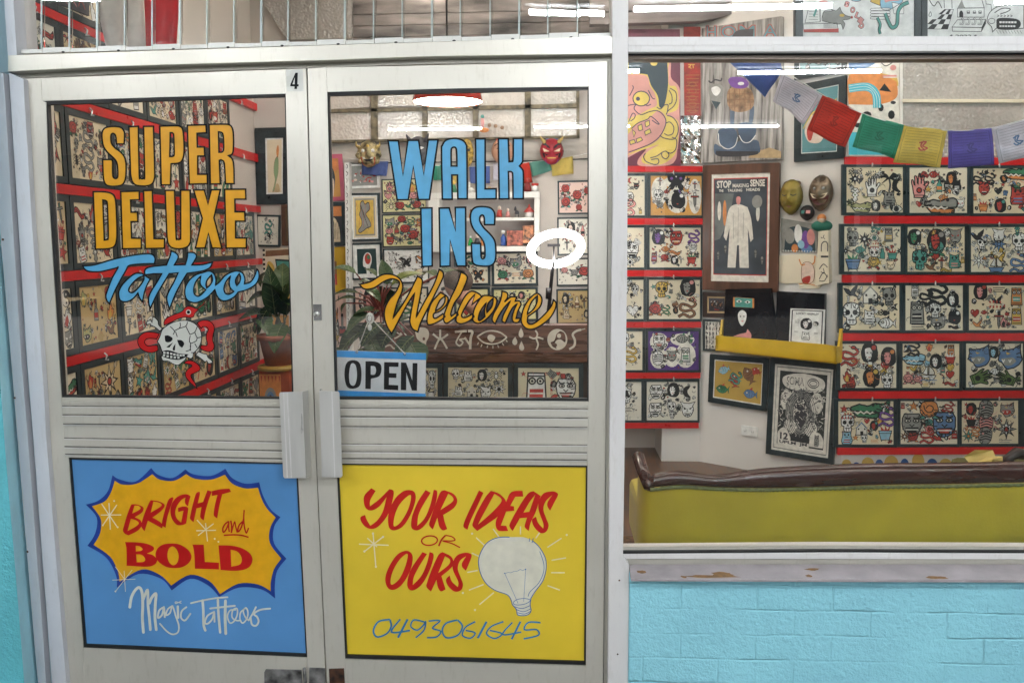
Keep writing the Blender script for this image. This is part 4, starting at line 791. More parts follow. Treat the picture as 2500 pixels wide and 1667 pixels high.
for r in range(0,7):
    for k in range(8):
        ya=.205+.405*k+rng.uniform(-.004,.004); yb_=ya+.398
        if k==7 : 
            yb_=min(yb_,3.52)
        if r==0:
            zb=lambda y: RZs[0][0](y)+.004; zt=lambda y: RZs[0][0](y)+.325
        elif r==6:
            zt=lambda y: RZs[5][1](y)-.004; zb=lambda y: RZs[5][1](y)-.33
        else:
            zt=lambda y,r=r: RZs[r-1][1](y)-.004; zb=lambda y,r=r: RZs[r][0](y)+.004
        if r==0 and k>3: continue
        if k==7 and r<3: continue
        if r in(1,2,3,4) and k==0: continue
        X=XW+.028
        outer=[(X,ya,zt(ya)),(X,yb_,zt(yb_)),(X,yb_,zb(yb_)),(X,ya,zb(ya))]
        pal=rng.choice(PALS); n_,m_=rng.choice([(3,3),(4,3),(3,2),(2,2),(4,3)])
        if (r,k)==(2,2): spec="snake,62,30,20,E,R;snake,60,66,20,E,R;skull,40,88,9,E,R;rose,14,20,12,R,G;mask,70,16,14,R,K;hand,106,28,14,N,G;panther,104,72,18,E,R;spider,20,70,13,K,R;skull,22,44,9,E,R;flame,62,90,10,R,Y"
        elif (r,k)==(4,2): spec="flame,14,20,14,g,Y;skull,98,18,14,R,E;bottle,54,46,16,E,R;flame,104,50,16,O,Y,.3;panther,20,82,15,g,K;bird,104,82,16,N,R;star,50,14,5,R,K"
        elif (r,k)==(5,2): spec="burst,86,34,30,C,R;bird,70,78,26,B,R;flame,20,24,14,R,O;snake,20,60,14,G,K;rose,40,86,12,R,G;dagger,50,24,12,E,R"
        else: spec=rnd_spec(rng,pal,n_,m_)
        pk=rng.choice(['cream','cream','tan','ivory','old','white'])
        col=ordw[k]
        if k==7: lab=f'narrow flash print at the far end of the left wall, {ordw[r]} row down'
        else: lab=f'{label_words(spec,1)} flash sheet, {ordw[r]} row down on the left wall, {col} from the street'
        framed('framed_flash_sheet',outer,(1,0,0),lab,'framed print','framed flash sheets on the left wall',fw=.03,depth=.026,pap=pk,spec=spec)
# ================= back-left corner prints
F_=lambda pl,s,h=.02: fquad(pl,pts(s),h)
def d_green(A):
    A.fill(path("82,18 96,10 104,20 96,34 84,30"),ink('O'),.0006)
    l=path("74,36 96,34 98,60 80,78 60,96 44,98/ 60,86 68,74 58,62 60,48"); A.fill(l,mat('faded_green',(.30,.42,.22),.6),.0008); A.stroke(l,1.4,ink('N'),.001,closed=True)
    A.fill(path("60,98 80,84 104,86 110,99 60,99"),ink('c'),.0005)
framed('framed_drawing',F_(BWp,'622,313 715,311 715,498 626,500'),(0,-1,0),'large black framed drawing of a green figure on the back wall behind the left door','framed print',fw=.075,depth=.03,mat_w=.012,pap='cream',drawfn=d_green,artname='drawing')
framed('framed_drawing',F_(BWp,'624,524 684,525 683,603 626,602'),(0,-1,0),'small black framed yin yang and snake drawing above the pot plant','framed print',fw=.014,pap='white',spec="snake,64,38,26,T,K;yinyang,64,72,16,W,K;text,64,92,10,K,K",artname='drawing')
framed('framed_print',F_(BWp,'686,500 740,498 742,600 688,600'),(0,-1,0),'brown framed gold picture beside the small yin yang drawing','framed print',fw=.03,frame_m=mat('brown_moulding',(.10,.04,.02),.4),pap=mat('dark_gold_print',(.12,.07,.03),.5),spec="lady,70,34,30,Y,O;devil,64,76,22,Y,R",artname='print')
def d_eyep(A):
    A.fill(path("14,24 6,60 20,90 40,60 34,30"),ink('Y'),.0006); A.fill(path("40,20/ 120,24/ 110,44/ 46,42/"),ink('T'),.0006); A.stroke(path("40,20/ 120,24/ 110,44/ 46,42/"),3,ink('K'),.001,closed=True)
    A.fill(ell(70,80,18,22),ink('Y'),.0006); A.stroke(ell(70,80,18,22),3,ink('K'),.001,closed=True)
    for k in range(12): A.fill(path(f"0,{k*8+1}/ 7,{k*8+1}/ 7,{k*8+5}/ 0,{k*8+5}/"),ink('K'),.0004)
    A.fill(path("10,4/ 100,2/ 104,12/ 8,14/"),ink('N'),.0007)
t=thing('banner_print',BWp.at(680,680),'unframed cream banner with black and yellow drawing behind the pot plant','print')
q=F_(BWp,'641,607 740,604 744,745 645,748',.004); A=Art(quadfn(q,(0,-1,0))); A.prism(q,(0,.003,0),paper('ivory')); d_eyep(A); A.build('sheet',t)
for s,lab,w,spec in [('640,800 700,800 700,770 640,770','orange flame print low on the back wall behind the terracotta pot','orange',"flame,64,50,44,R,Y")]:
    t=thing('small_print',BWp.at(680,780),lab,'print'); q=F_(BWp,'652,770 705,770 705,835 652,835',.004); A=Art(quadfn(q,(0,-1,0))); A.prism(q,(0,.003,0),paper('orange')); draw_spec(A,spec); A.build('sheet',t)
# pot plant in the corner
PLY=2.9; TERRA=mat('terracotta',(.36,.10,.05),.6,var=.25,scale=12)
def pot(parent,c,r,h,m):
    b=MB(); b.lathe([(.0,0),(r*.68,0),(r*.95,h*.84),(r*1.08,h*.84),(r*1.1,h),(r*.96,h),(r*.9,h*.9),(0.0,h*.88)],m,c,28); return b.build('pot',parent)
LEAFM=[mat('leaf_dark',(.016,.045,.014),.42,var=.35,scale=9,spec=.3),mat('leaf_mid',(.045,.10,.02),.33,var=.3,scale=9,spec=.45),mat('leaf_lime',(.26,.30,.05),.35,var=.3,scale=8),mat('leaf_grey_green',(.09,.14,.06),.32,var=.3,scale=8)]
STEMR=mat('red_stem',(.20,.035,.02),.4,var=.2); STEMG=mat('green_stem',(.10,.12,.04),.45)
def leaf(base,tip,w,m,up=Vector((0,-.3,1)),bend=.12,fold=.25,name='leaf',parent=None):
    base=Vector(base);tip=Vector(tip); d=tip-base; L=d.length; dn=d.normalized(); side=dn.cross(up)
    if side.length<.1: side=dn.cross(Vector((0,1,0)))
    side.normalize(); nrm=side.cross(dn).normalized(); b=MB(); vs=[];N=8
    for i in range(N+1):
        t=i/N; prof=(math.sin(math.pi*min(1,t**.75))**.8)*(1-.15*t) if 0<t<1 else 0.02
        c=base+d*t+nrm*(bend*L*math.sin(math.pi*t)-.06*L*t*t); ww=w/2*prof
        vs+=[c-side*ww+nrm*ww*fold,c-side*ww*.5+nrm*ww*fold*.4,c,c+side*ww*.5+nrm*ww*fold*.4,c+side*ww+nrm*ww*fold]
    fs=[(i*5+k,i*5+k+1,(i+1)*5+k+1,(i+1)*5+k) for i in range(N) for k in range(4)]
    b.add(vs,fs,m,True)
    mid=[vs[i*5+2]+nrm*.0015 for i in range(N+1)]; b.tube(mid,[.0032*(1-i/(N+2)) for i in range(N+1)],mat('leaf_midrib',(.16,.20,.07),.4),5)
    for i in range(1,N-1):
        for sgn in (0,4): b.tube([vs[i*5+2]+nrm*.001,vs[(i+1)*5+sgn]*.85+vs[(i+1)*5+2]*.15+nrm*.001],[.0012,.0005],mat('leaf_midrib'),3)
    return b.build(name,parent)
pp=thing('pot_plant',P(672,885,PLY),'leafy green plant in a terracotta pot on a stool in the back left corner','plant')
pc=P(680,890,PLY); ph=(P(680,816,PLY)-pc).z; pr=(P(728,850,PLY)-P(638,850,PLY)).length/2
pot(pp,pc,pr,ph,TERRA)
top=pc+Vector((0,0,ph))
def px_leaf(parent,bx,by,tx,ty,w,mi,y,dy=0.0,stem=None,sm=None):
    bb=P(bx,by,y); tt=P(tx,ty,y+dy); leaf(bb,tt,w,LEAFM[mi],parent=parent)
    if stem is not None:
        b=MB(); mid=(stem+bb)/2+Vector((0,0,.03)); b.tube([stem,mid,bb],[.006,.005,.004],sm or STEMG,6); b.build('stem',parent)
for (bx,by,tx,ty,w,mi,dy) in [(672,770,655,645,.15,0,.0),(655,700,608,690,.14,0,-.1),(660,720,600,740,.13,0,-.05),(668,770,580,778,.15,0,-.1),(690,790,668,860,.16,1,-.15),(690,745,725,650,.18,1,.05),(685,760,660,690,.15,1,-.1),(700,770,720,720,.17,0,-.12),(640,770,655,815,.12,1,-.12),(700,800,740,830,.16,0,-.05),(655,660,635,700,.11,1,.05),(690,700,690,640,.13,3,.1),(700,735,745,760,.16,1,-.1),(662,745,630,812,.10,0,-.1)]:
    px_leaf(pp,bx,by,tx,ty,w,mi,PLY,dy,stem=top+Vector((random.uniform(-.05,.05),random.uniform(-.05,.05),0)))
st=thing('plant_stool',Vector((pc.x,pc.y,0)),'painted stool with a yellow rim under the terracotta pot','stool')
b=MB(); b.lathe([(0,-.03),(pr*1.05,-.03),(pr*1.12,-.015),(pr*1.05,0),(0,0)],mat('mustard_rim',(.45,.28,.06),.5),pc,24); b.build('seat',st)
b=MB(); w=pr*.8; b.box((pc.x-w,pc.y-w,0),(pc.x+w,pc.y+w,pc.z-.03),mat('orange_red_box',(.42,.07,.02),.55,var=.3)); bx_=b.build('base',st)
A=Art(lambda u,v,h: Vector((pc.x-w+2*w*u,pc.y-w-.001-h,pc.z-.05-v*.3))); 
A.fill([(0,0),(.72,0),(.72,1),(0,1)],ink('O'),.0005); A.fill(ell(.36,.55,.2,.25,20),ink('E'),.001); A.fill(ell(.36,.55,.13,.16,16),ink('B'),.0014); A.fill(ell(.36,.55,.06,.08,12),ink('K'),.0018)
for k in range(6): A.fill([(.05+k*.12,.04),(.10+k*.12,.04),(.08+k*.12,.2)],ink('R'),.001)
sub(A,'eye_painting',bx_)
# ================= back wall (seen through the right door)
def wallthing(nm,s,lab,spec=None,pap='cream',fw=.014,mat_w=0,fm=None,fn=None,pl=BWp,cat='framed print',h=.022,mm=None,grp=None):
    return framed(nm,F_(pl,s,h),pl.n,lab,cat,grp,fw=fw,pap=pap,spec=spec,mat_w=mat_w,frame_m=fm,drawfn=fn,mat_m=mm,artname='print')
PINKF=mat('pink_frame',(.62,.12,.20),.4)
def d_pk(A):
    A.fill(path("0,0/ 127,0/ 127,30/ 0,40/"),ink('O'),.0006); A.fill(path("0,30 60,20 90,50 60,96 0,96"),ink('k'),.0008); A.fill(path("30,60 60,50 80,60 70,98/ 30,98/"),ink('p'),.001)
wallthing('framed_print','780,378 835,376 842,490 783,492','pink framed print of a dark figure at the left edge of the right door glass',fw=.03,fm=PINKF,pap='orange',fn=d_pk)
def d_bw(A):
    A.fill(path("0,0/ 127,0/ 127,28/ 0,28/"),ink('O'),.0006); A.fill(path("20,100/ 20,60 40,36 74,34 104,60 110,100/"),ink('C'),.0009)
    for k in range(9): A.stroke(path(f"{14+k*12},{34+k%3*6} {22+k*11},60 {16+k*12},92",False),3,ink('K'),.0012)
wallthing('framed_print','783,494 843,493 846,600 786,602','black framed print of a pale saint with flames, below the pink frame',fw=.03,pap=ink('k'),fn=d_bw)
def d_yl(A):
    A.fill(path("10,16/ 44,14/ 46,30/ 70,32/ 70,60/ 10,60/"),ink('N'),.0006); A.fill(path("10,60/ 70,60/ 70,84/ 10,84/"),ink('R'),.0007)
t=thing('yellow_poster',BWp.at(815,650),'bright yellow poster with brown and red blocks below the saint print','poster'); q=F_(BWp,'786,604 849,602 852,712 790,714',.006); A=Art(quadfn(q,(0,-1,0))); A.prism(q,(0,.004,0),mat('yellow_print',(.72,.45,.02),.45,var=.1)); d_yl(A); A.build('sheet',t)
t=thing('yellow_poster',BWp.at(815,800),'narrow cream poster with an orange flame drawing low behind the big plant','poster'); q=F_(BWp,'795,716 850,714 856,960 800,962',.006); A=Art(quadfn(q,(0,-1,0))); A.prism(q,(0,.004,0),paper('pinkish')); draw_spec(A,"flame,30,30,26,O,Y;flame,30,70,24,O,R;dagger,90,50,30,R,E"); A.build('sheet',t)
# white upright with squiggles
t=thing('painted_post',BWp.at(848,560,.1),'slim white upright board covered in small black writing marks','post')
q=fquad(BWp,pts('841,398 852,397 857,960 848,962'),.10); A=Art(quadfn(q,(0,-1,0),20,400)); A.prism(q,(0,.10,0),ink('w'))
for k in range(34): A.stroke(path(f"{6+rng.uniform(0,3)},{k*12+3} {12+rng.uniform(-3,3)},{k*12+6} {7+rng.uniform(0,3)},{k*12+10}",False),1.6,ink('K'),.0008)
A.build('board',t)
def d_abs(A):
    rr=random.Random(5)
    for _ in range(46): A.fill(ell(rr.uniform(8,119),rr.uniform(8,92),rr.uniform(3,9),rr.uniform(3,8),8),ink(rr.choice('MREpwR')),.0006+rr.random()*.001)
wallthing('framed_print','849,400 925,398 927,458 851,461','white framed print of pink and grey blossoms, beneath the gold demon mask',fw=.018,fm=ink('w'),pap=ink('E'),fn=d_abs)
def d_drg(A):
    A.fill(path("8,4/ 119,4/ 119,96/ 8,96/"),ink('E'),.0005); A.fill(path("14,8/ 113,8/ 113,92/ 14,92/"),ink('Y'),.0008)
    l=path("40,16 56,10 66,18 86,14 92,30 70,42 88,58 96,72 70,78 52,84 34,88 26,82 44,70 46,58 34,44 40,32"); A.fill(l,ink('E'),.0011); A.stroke(l,2,ink('K'),.0013,closed=True)
    for k in range(14): A.stroke(path(f"{38+k*3.4},{20+k*4.5} {46+k*3},{24+k*4.2} {42+k*3.2},{30+k*4}",False),1.4,ink('K'),.0016)
    for k in range(8): A.stroke([(18+k*12,14+k%2*60),(24+k*11,30+k%3*20)],1.2,ink('R'),.0013)
wallthing('framed_print','852,472 926,471 929,588 855,590','black framed yellow print of a curling grey dragon',fw=.016,mat_w=.012,fn=d_drg)
def d_head(A):
    A.fill(path("0,0/ 127,0/ 127,100/ 0,100/"),mat('dark_teal',(.02,.05,.05),.4),.0004)
    l=path("60,100/ 56,76 40,70 38,52 44,30 62,16 84,18 96,34 94,56 84,72 80,100/"); A.fill(l,ink('w'),.0007); A.fill(ell(70,40,20,22),ink('R'),.001); A.fill(ell(76,34,10,9),ink('G'),.0013)
wallthing('framed_print','856,594 931,592 935,682 859,684','black framed picture of a white head in profile filled with red petals',fw=.014,mat_w=.03,pap=ink('d'),fn=d_head)
wallthing('framed_flash_sheet','931,438 1041,435 1042,518 933,521','cream flash sheet with spiders and roses, left of the white shelf unit, upper one',"spider,24,80,18,C,K;rose,50,82,14,R,G;rose,100,80,14,R,G;bird,76,82,12,G,E;hand,20,22,16,M,E;heart,16,50,12,M,R;flame,88,24,16,Y,O;rose,92,52,14,M,G;lady,50,32,16,M,R",'lemon',fw=.008)
wallthing('framed_flash_sheet','932,524 1041,522 1042,602 934,604','cream flash sheet crowded with red roses and skulls, under the spider sheet',"panther,20,22,16,E,G;rose,56,14,13,R,G;snake,84,20,13,G,K;mask,112,24,14,O,R;bottle,40,46,15,N,R;rose,66,46,16,R,T;rose,18,52,12,M,G;burst,50,80,15,E,K;rose,88,66,17,R,G;devil,20,82,15,R,G;fish,80,90,10,G,M;cat,112,72,13,C,R",'lemon',fw=.008)
wallthing('framed_print','935,608 1046,606 1048,690 937,692','white print of small ink animals beneath the rose and skull sheet',"cat,22,22,12,w,E;snake,46,44,13,E,K;butterfly,64,40,15,K,E;bird,108,24,14,O,N;text,60,20,8,E,K;bird,66,84,8,E,K;panther,100,70,14,C,N",ink('w'),fw=.009)
wallthing('framed_print','862,700 935,698 938,790 866,792','faint pink figure print behind the plant leaves',"lady,64,40,34,M,R;rose,64,78,24,M,R",'pinkish',fw=.012)
wallthing('framed_print','945,702 1045,700 1047,785 948,787','small dark framed flash print behind the WELCOME lettering',"skull,30,30,18,E,R;rose,90,30,18,R,G;snake,60,70,22,G,K",'ivory',fw=.012)
G1='framed flash sheets right of the shelf unit'
for s,sp,pk,lab in [('1361,442 1450,440 1452,523 1362,524',"rose,24,22,16,R,G;rose,68,44,18,R,G;rose,24,66,18,R,T;rose,74,84,12,R,G;rose,108,30,14,R,G",'pinkish','pink flash sheet of red roses, topmost right of the shelf unit'),
 ('1360,531 1450,530 1452,622 1361,624',"lady,46,30,20,p,K;bottle,90,34,16,M,K;dagger,30,74,16,E,R;lady,78,76,16,p,K",'white',"white flash sheet with women's heads behind the ring light"),
 ('1358,630 1450,629 1452,698 1359,699',"rose,24,44,13,M,E;rose,60,54,14,E,G;rose,96,50,22,R,G;star,12,16,6,R,K",'white','white flash sheet with a large red peony under the ring light'),
 ('1358,706 1450,705 1452,790 1359,792',"lady,28,28,17,C,K;bottle,70,36,18,C,N;cat,30,74,15,C,N;dagger,96,40,16,N,K;lady,104,76,14,C,K",'old','yellowed tan flash sheet lowest on the right of the ring light stand')]:
    wallthing('framed_flash_sheet',s,lab,sp,pk,fw=.012,grp=G1)
for s,sp,pk,lab in [('1108,617 1196,616 1197,697 1109,698',"butterfly,88,72,20,K,O;bird,60,26,16,G,R;rose,100,24,14,R,G;butterfly,30,40,16,N,K",'ivory','ivory flash sheet with a moth, left of the pair under the shelf unit'),
 ('1200,614 1313,612 1314,697 1201,699',"panther,66,30,20,E,G;rose,24,26,15,M,N;rose,26,72,16,G,R;rose,104,70,18,O,G;text,68,70,14,O,K;lady,108,24,14,M,R",'ivory','ivory flash sheet with orange roses, right of the pair under the shelf unit'),
 ('1108,701 1196,700 1197,784 1109,785',"lady,40,30,20,C,K;snake,90,50,20,G,K;heart,40,76,14,R,G",'lemon','pale green flash sheet half hidden behind the seated person'),
 ('1200,702 1313,700 1314,784 1201,785',"bottle,20,40,16,R,K;lady,56,24,13,C,K;lady,84,22,14,M,K;dagger,110,40,18,R,E;tiki,66,74,18,M,K;rose,30,80,12,R,G",'lemon','lemon flash sheet of small standing figures just above the desk')]:
    wallthing('framed_flash_sheet',s,lab,sp,pk,fw=.018,grp='framed flash sheets under the shelf unit')
# shelf unit
SH=mat('white_shelf_paint',(.72,.70,.66),.5,var=.04); SHI=mat('shelf_back',(.50,.45,.42),.6,var=.05)
su=thing('shelf_unit',BWp.at(1180,612,.2),'white wall shelf unit crowded with small toys and bottles','shelf')
SP=YP(WY-.22)
def shbox(nm,s,dep,m=SH):
    b=MB(); b.prism([SP.at(x,y,0) for x,y in pts(s)],(0,dep,0),m); b.build(nm,su,bevel=.002)
shbox('top_board','1046,471 1317,468 1317,482 1046,485',.21); shbox('shelf_board','1062,533 1304,531 1304,538 1062,540',.2); shbox('bottom_board','1046,603 1317,601 1317,613 1046,615',.21)
shbox('side_board','1304.5,482.5 1317,482.5 1317,600.5 1304.5,600.5',.21); shbox('side_board','1046,485.5 1073,485.5 1073,602 1046,603',.21)
b=MB(); b.prism([SP.at(x,y,-.19) for x,y in pts('1040,470 1320,468 1320,614 1040,616')],(0,.01,0),SHI); b.build('back_panel',su)
FIG={}
def fig(nm,px,py,hpx,prof,m,lab,cat,extra=None,y=WY-.16,sx=1.0,seg=12):
    """small turned object: px,py = base pixel, hpx = height in pixels; prof in units of height"""
    c=P(px,py,y); hh=(P(px,py-hpx,y)-c).z
    t=thing(nm,c,lab,cat); b=MB(); b.lathe([(r*hh,z*hh) for r,z in prof],m,c,seg,(sx,1,1)); b.build('body',t)
    if extra:
        for en,ep,em,ec in extra:
            b=MB(); b.lathe([(r*hh,z*hh) for r,z in ep],em,c+Vector((ec[0]*hh,ec[1]*hh,0)),10); b.build(en,t)
    return t
doll=[(0,0),(.28,0),(.22,.35),(.14,.6),(.06,.64)]; headp=[(0.01,.6),(.13,.68),(.15,.8),(.1,.93),(0,.97)]
fig('toy_figure',1219,530,28,doll,ink('R'),'small red dressed doll on the upper shelf','figurine',[('head',headp,ink('p'),(0,0)),('arm',[(0,.45),(.05,.45),(.05,.62),(0,.62)],ink('R'),(.2,0))])
fig('toy_figure',1240,530,22,doll,ink('M'),'small pink dressed doll beside the red doll','figurine',[('head',headp,ink('p'),(0,0))])
fig('toy_dog',1262,530,26,[(0,.25),(.2,.25),(.22,.45),(.12,.6),(0,.62)],ink('k'),'small dark dog figurine on the upper shelf','figurine',[('leg',[(0,0),(.05,0),(.04,.3),(0,.3)],ink('k'),(.14,0)),('leg',[(0,0),(.05,0),(.04,.3),(0,.3)],ink('E'),(-.14,0)),('head',[(0,.55),(.12,.6),(.12,.8),(.04,1),(0,1)],ink('k'),(-.15,0))])
fig('toy_house',1292,530,24,[(0,0),(.48,0),(.48,.55),(0,.56)],ink('w'),'white toy house with a red roof at the end of the upper shelf','figurine',[('roof',[(.0,.5),(.6,.5),(.1,1.05),(.06,1.3),(0,1.3)],ink('R'),(0,-.02))],seg=4)
fig('bottle',1229,600,36,[(0,0),(.2,0),(.2,.55),(.08,.72),(.08,.95),(0,.95)],mat('blue_glass',(.04,.10,.35),.15,spec=.7),'blue glass bottle with a white cap on the lower shelf','bottle',[('cap',[(0,.8),(.11,.8),(.11,1.05),(0,1.05)],ink('w'),(0,0))])
fig('bottle',1149,600,24,[(0,0),(.28,0),(.26,.3),(.1,.8),(0,.85)],mat('green_glass',(.02,.35,.08),.15,spec=.7),'squat green bottle at the left of the lower shelf','bottle',[('cap',[(0,.8),(.1,.8),(.1,1),(0,1)],ink('w'),(0,0))])
fig('bottle',1240,600,16,[(0,0),(.25,0),(.25,.7),(0,.75)],ink('k'),'tiny black ink bottle next to the blue bottle','bottle',[('cap',[(0,.7),(.16,.7),(.16,1),(0,1)],ink('w'),(0,0))])
for nm,s,m,lab in [('gift_box','1238,564 1276,564 1276,600 1238,600',mat('red_gold_box',(.42,.12,.08),.5,var=.6,scale=50),'red and gold patterned box on the lower shelf'),('gift_box','1277,553 1303,551 1303,592 1277,594',mat('rose_box',(.55,.22,.10),.5,var=.7,scale=40),'taller rose patterned box at the right end of the lower shelf')]:
    b=MB(); b.prism([P(x,y,WY-.19) for x,y in pts(s)],(0,.1,0),m); t=thing(nm,P(*pts(s)[3],WY-.15),lab,'box'); b.build('carton',t,bevel=.002)
    b=MB(); q=pts(s); b.prism([P(x,y,WY-.195) for x,y in ((q[0][0]-1,q[0][1]-1),(q[1][0]+1,q[1][1]-1),(q[1][0]+1,q[1][1]+5),(q[0][0]-1,q[0][1]+5))],(0,.11,0),m); b.build('lid',t)
fig('jar',1306,468,20,[(0,0),(.42,0),(.42,.7),(0,.72)],ink('w'),'white jar with a red lid on top of the shelf unit','jar',[('lid',[(0,.7),(.45,.7),(.45,1),(0,1)],ink('R'),(0,0))])
fig('toy_figure',1288,468,36,doll,mat('dark_red',(.22,.02,.02),.5),'dark red figure standing on top of the shelf unit','figurine',[('head',headp,ink('R'),(0,0))])
fig('toy_swan',1150,470,26,[(0,0),(.3,.02),(.34,.25),(.1,.45),(0,.46)],ink('w'),'white swan ornament on top of the shelf unit','figurine',[('neck',[(0,.3),(.08,.3),(.06,.8),(.1,.95),(0,1)],ink('w'),(-.15,0))])
fig('toy_figure',1108,470,30,doll,ink('G'),'green figure on top of the shelf unit behind the letter A','figurine',[('head',headp,ink('Y'),(0,0))])
fig('toy_car',1195,470,16,[(0,0),(.7,0),(.7,.4),(.35,.6),(.2,.9),(0,.9)],ink('c'),'small tan toy truck on top of the shelf unit behind the letter L','figurine')
fig('toy_figure',1128,600,22,doll,ink('E'),'grey figure on the lower shelf left of the green bottle','figurine',[('head',headp,ink('p'),(0,0))])
fig('toy_figure',1165,600,30,doll,ink('k'),'black clothed doll on the lower shelf behind the letter S','figurine',[('head',headp,ink('p'),(0,0))])
fig('toy_figure',1150,532,22,doll,ink('O'),'orange figure on the upper shelf behind the letter N','figurine',[('head',headp,ink('N'),(0,0))])
fig('toy_figure',1196,532,18,doll,ink('N'),'brown figure on the upper shelf just left of the red doll','figurine',[('head',headp,ink('G'),(0,0))])
fig('bottle',1178,600,22,[(0,0),(.2,0),(.2,.6),(.08,.75),(0,.8)],ink('O'),'orange bottle on the lower shelf behind the letter S','bottle',[('cap',[(0,.75),(.12,.75),(.12,1),(0,1)],ink('w'),(0,0))])
# ================= textured glass windows high on the back wall
def texglass(name,col,scale,strength=1.0):
    m=mat(name,col,.12,.0,var=.15,scale=2,spec=.9,coat=.6); nt=m.node_tree; b=nt.nodes['Principled BSDF']; b.inputs['Coat Roughness'].default_value=.05; b.inputs['Coat IOR'].default_value=1.9
    tc=nt.nodes.new('ShaderNodeTexCoord'); v=nt.nodes.new('ShaderNodeTexVoronoi'); v.inputs['Scale'].default_value=scale; v.feature='SMOOTH_F1'; nt.links.new(tc.outputs['Object'],v.inputs['Vector'])
    bp=nt.nodes.new('ShaderNodeBump'); bp.inputs['Strength'].default_value=strength; bp.inputs['Distance'].default_value=.03; nt.links.new(v.outputs['Distance'],bp.inputs['Height'])
    b.inputs['Coat Weight'].default_value=1.0; b.inputs['Coat IOR'].default_value=2.3
    b2=nt.nodes.new('ShaderNodeBump'); b2.inputs['Strength'].default_value=.25; b2.inputs['Distance'].default_value=.006; nt.links.new(v.outputs['Distance'],b2.inputs['Height'])
    nt.links.new(b2.outputs[0],b.inputs['Normal']); nt.links.new(bp.outputs[0],b.inputs['Coat Normal']); return m
TG=texglass('hammered_glass',(.72,.65,.57),55,1.0); TG2=texglass('rippled_glass',(.46,.42,.39),60,1.0)
OLIVE=mat('old_olive_window_frame',(.20,.165,.10),.6,var=.4,scale=25); MASON=mat('weathered_whitewash',(.52,.48,.43),.8,var=.30,scale=5,bump=.4,bscale=25,stretch=(.6,1,2.5))
GW=YP(WY-.03)
hw=thing('steel_window',BWp.at(1120,330),'long old steel framed window with hammered glass high on the back wall','window')
for nm,s in [('glass_pane','790,150 903,150 903,262 790,268'),('glass_pane','920,150 1030,150 1030,258 920,262'),('glass_pane','1030,150 1172,150 1172,250 1030,256'),('glass_pane','1172,150 1282,150 1282,256 1172,258'),('glass_pane','1296,150 1406,150 1406,252 1296,256'),
 ('glass_pane','790,275 905,272 906,341 790,344'),('glass_pane','922,271 1030,270 1031,337 922,341'),('glass_pane','1043,270 1154,268 1154,335 1044,338'),('glass_pane','1168,269 1280,267 1281,334 1168,336'),('glass_pane','1296,267 1407,265 1408,331 1296,334')]:
    b=MB(); b.prism([GW.at(x,y) for x,y in pts(s)],(0,.01,0),TG); b.build(nm,hw)
for s in ['786,268 1412,253 1412,263 786,276','903,140 920,140 922,342 906,343','1030,140 1043,140 1043,340 1031,341','1155,140 1168,140 1168,338 1154,338','1281,140 1296,140 1296,337 1281,337','1406,140 1414,140 1415,336 1408,336','786,343 1415,331 1415,337 786,349']:
    b=MB(); b.prism([GW.at(x,y,.022) for x,y in pts(s)],(0,.035,0),OLIVE); b.build('glazing_bar',hw,bevel=.003)
# masonry band / boards under and above the windows
b=MB(); b.prism([BWp.at(x,y,.012) for x,y in pts('786,350 1480,336 1480,392 786,398')],(0,.011,0),MASON); tag(b.build('painted_brick_band'),'peeling whitewashed masonry band under the steel window','wall band')
t=thing('wall_conduit',BWp.at(1120,396),'thin dark cable run along the wall below the masks','cable'); b=MB(); b.tube([BWp.at(x,y,.02) for x,y in [(842,400),(950,398),(1100,396),(1300,393),(1450,388)]],.004,GASK,6); b.build('cable',t)
# upper back: grey-lilac wall with rippled glass and old boards seen through the louvres
hw2=thing('high_window',BWp.at(700,60),'high dark rippled glass window behind the louvre blades at left','window')
b=MB(); b.prism([GW.at(x,y) for x,y in pts('585,-80 860,-80 860,95 700,98')],(0,.01,0),TG2); b.build('glass_pane',hw2)
BRD=mat('stained_ceiling_boards',(.34,.29,.27),.8,var=.55,scale=3.0,bump=.3,bscale=10,stretch=(.8,1,3))
bb_=thing('upper_board_wall',BWp.at(1100,60),'stained grey boards high on the back wall seen through the louvre blades','wall boards')
for i,(ya,yb_) in enumerate([(-120,-44),(-42,-4),(-2,34),(36,62),(64,90),(92,130)]):
    b=MB(); b.prism([GW.at(x,y,.0) for x,y in [(862,ya+2),(1520,ya-12),(1520,yb_-12),(862,yb_+2)]],(0,.012,0),BRD); b.build('board',bb_,bevel=.002)
b=MB(); b.tube([GW.at(1091,-80,.03),GW.at(1091,95,.03)],.006,GASK,6); b.build('pipe',bb_)
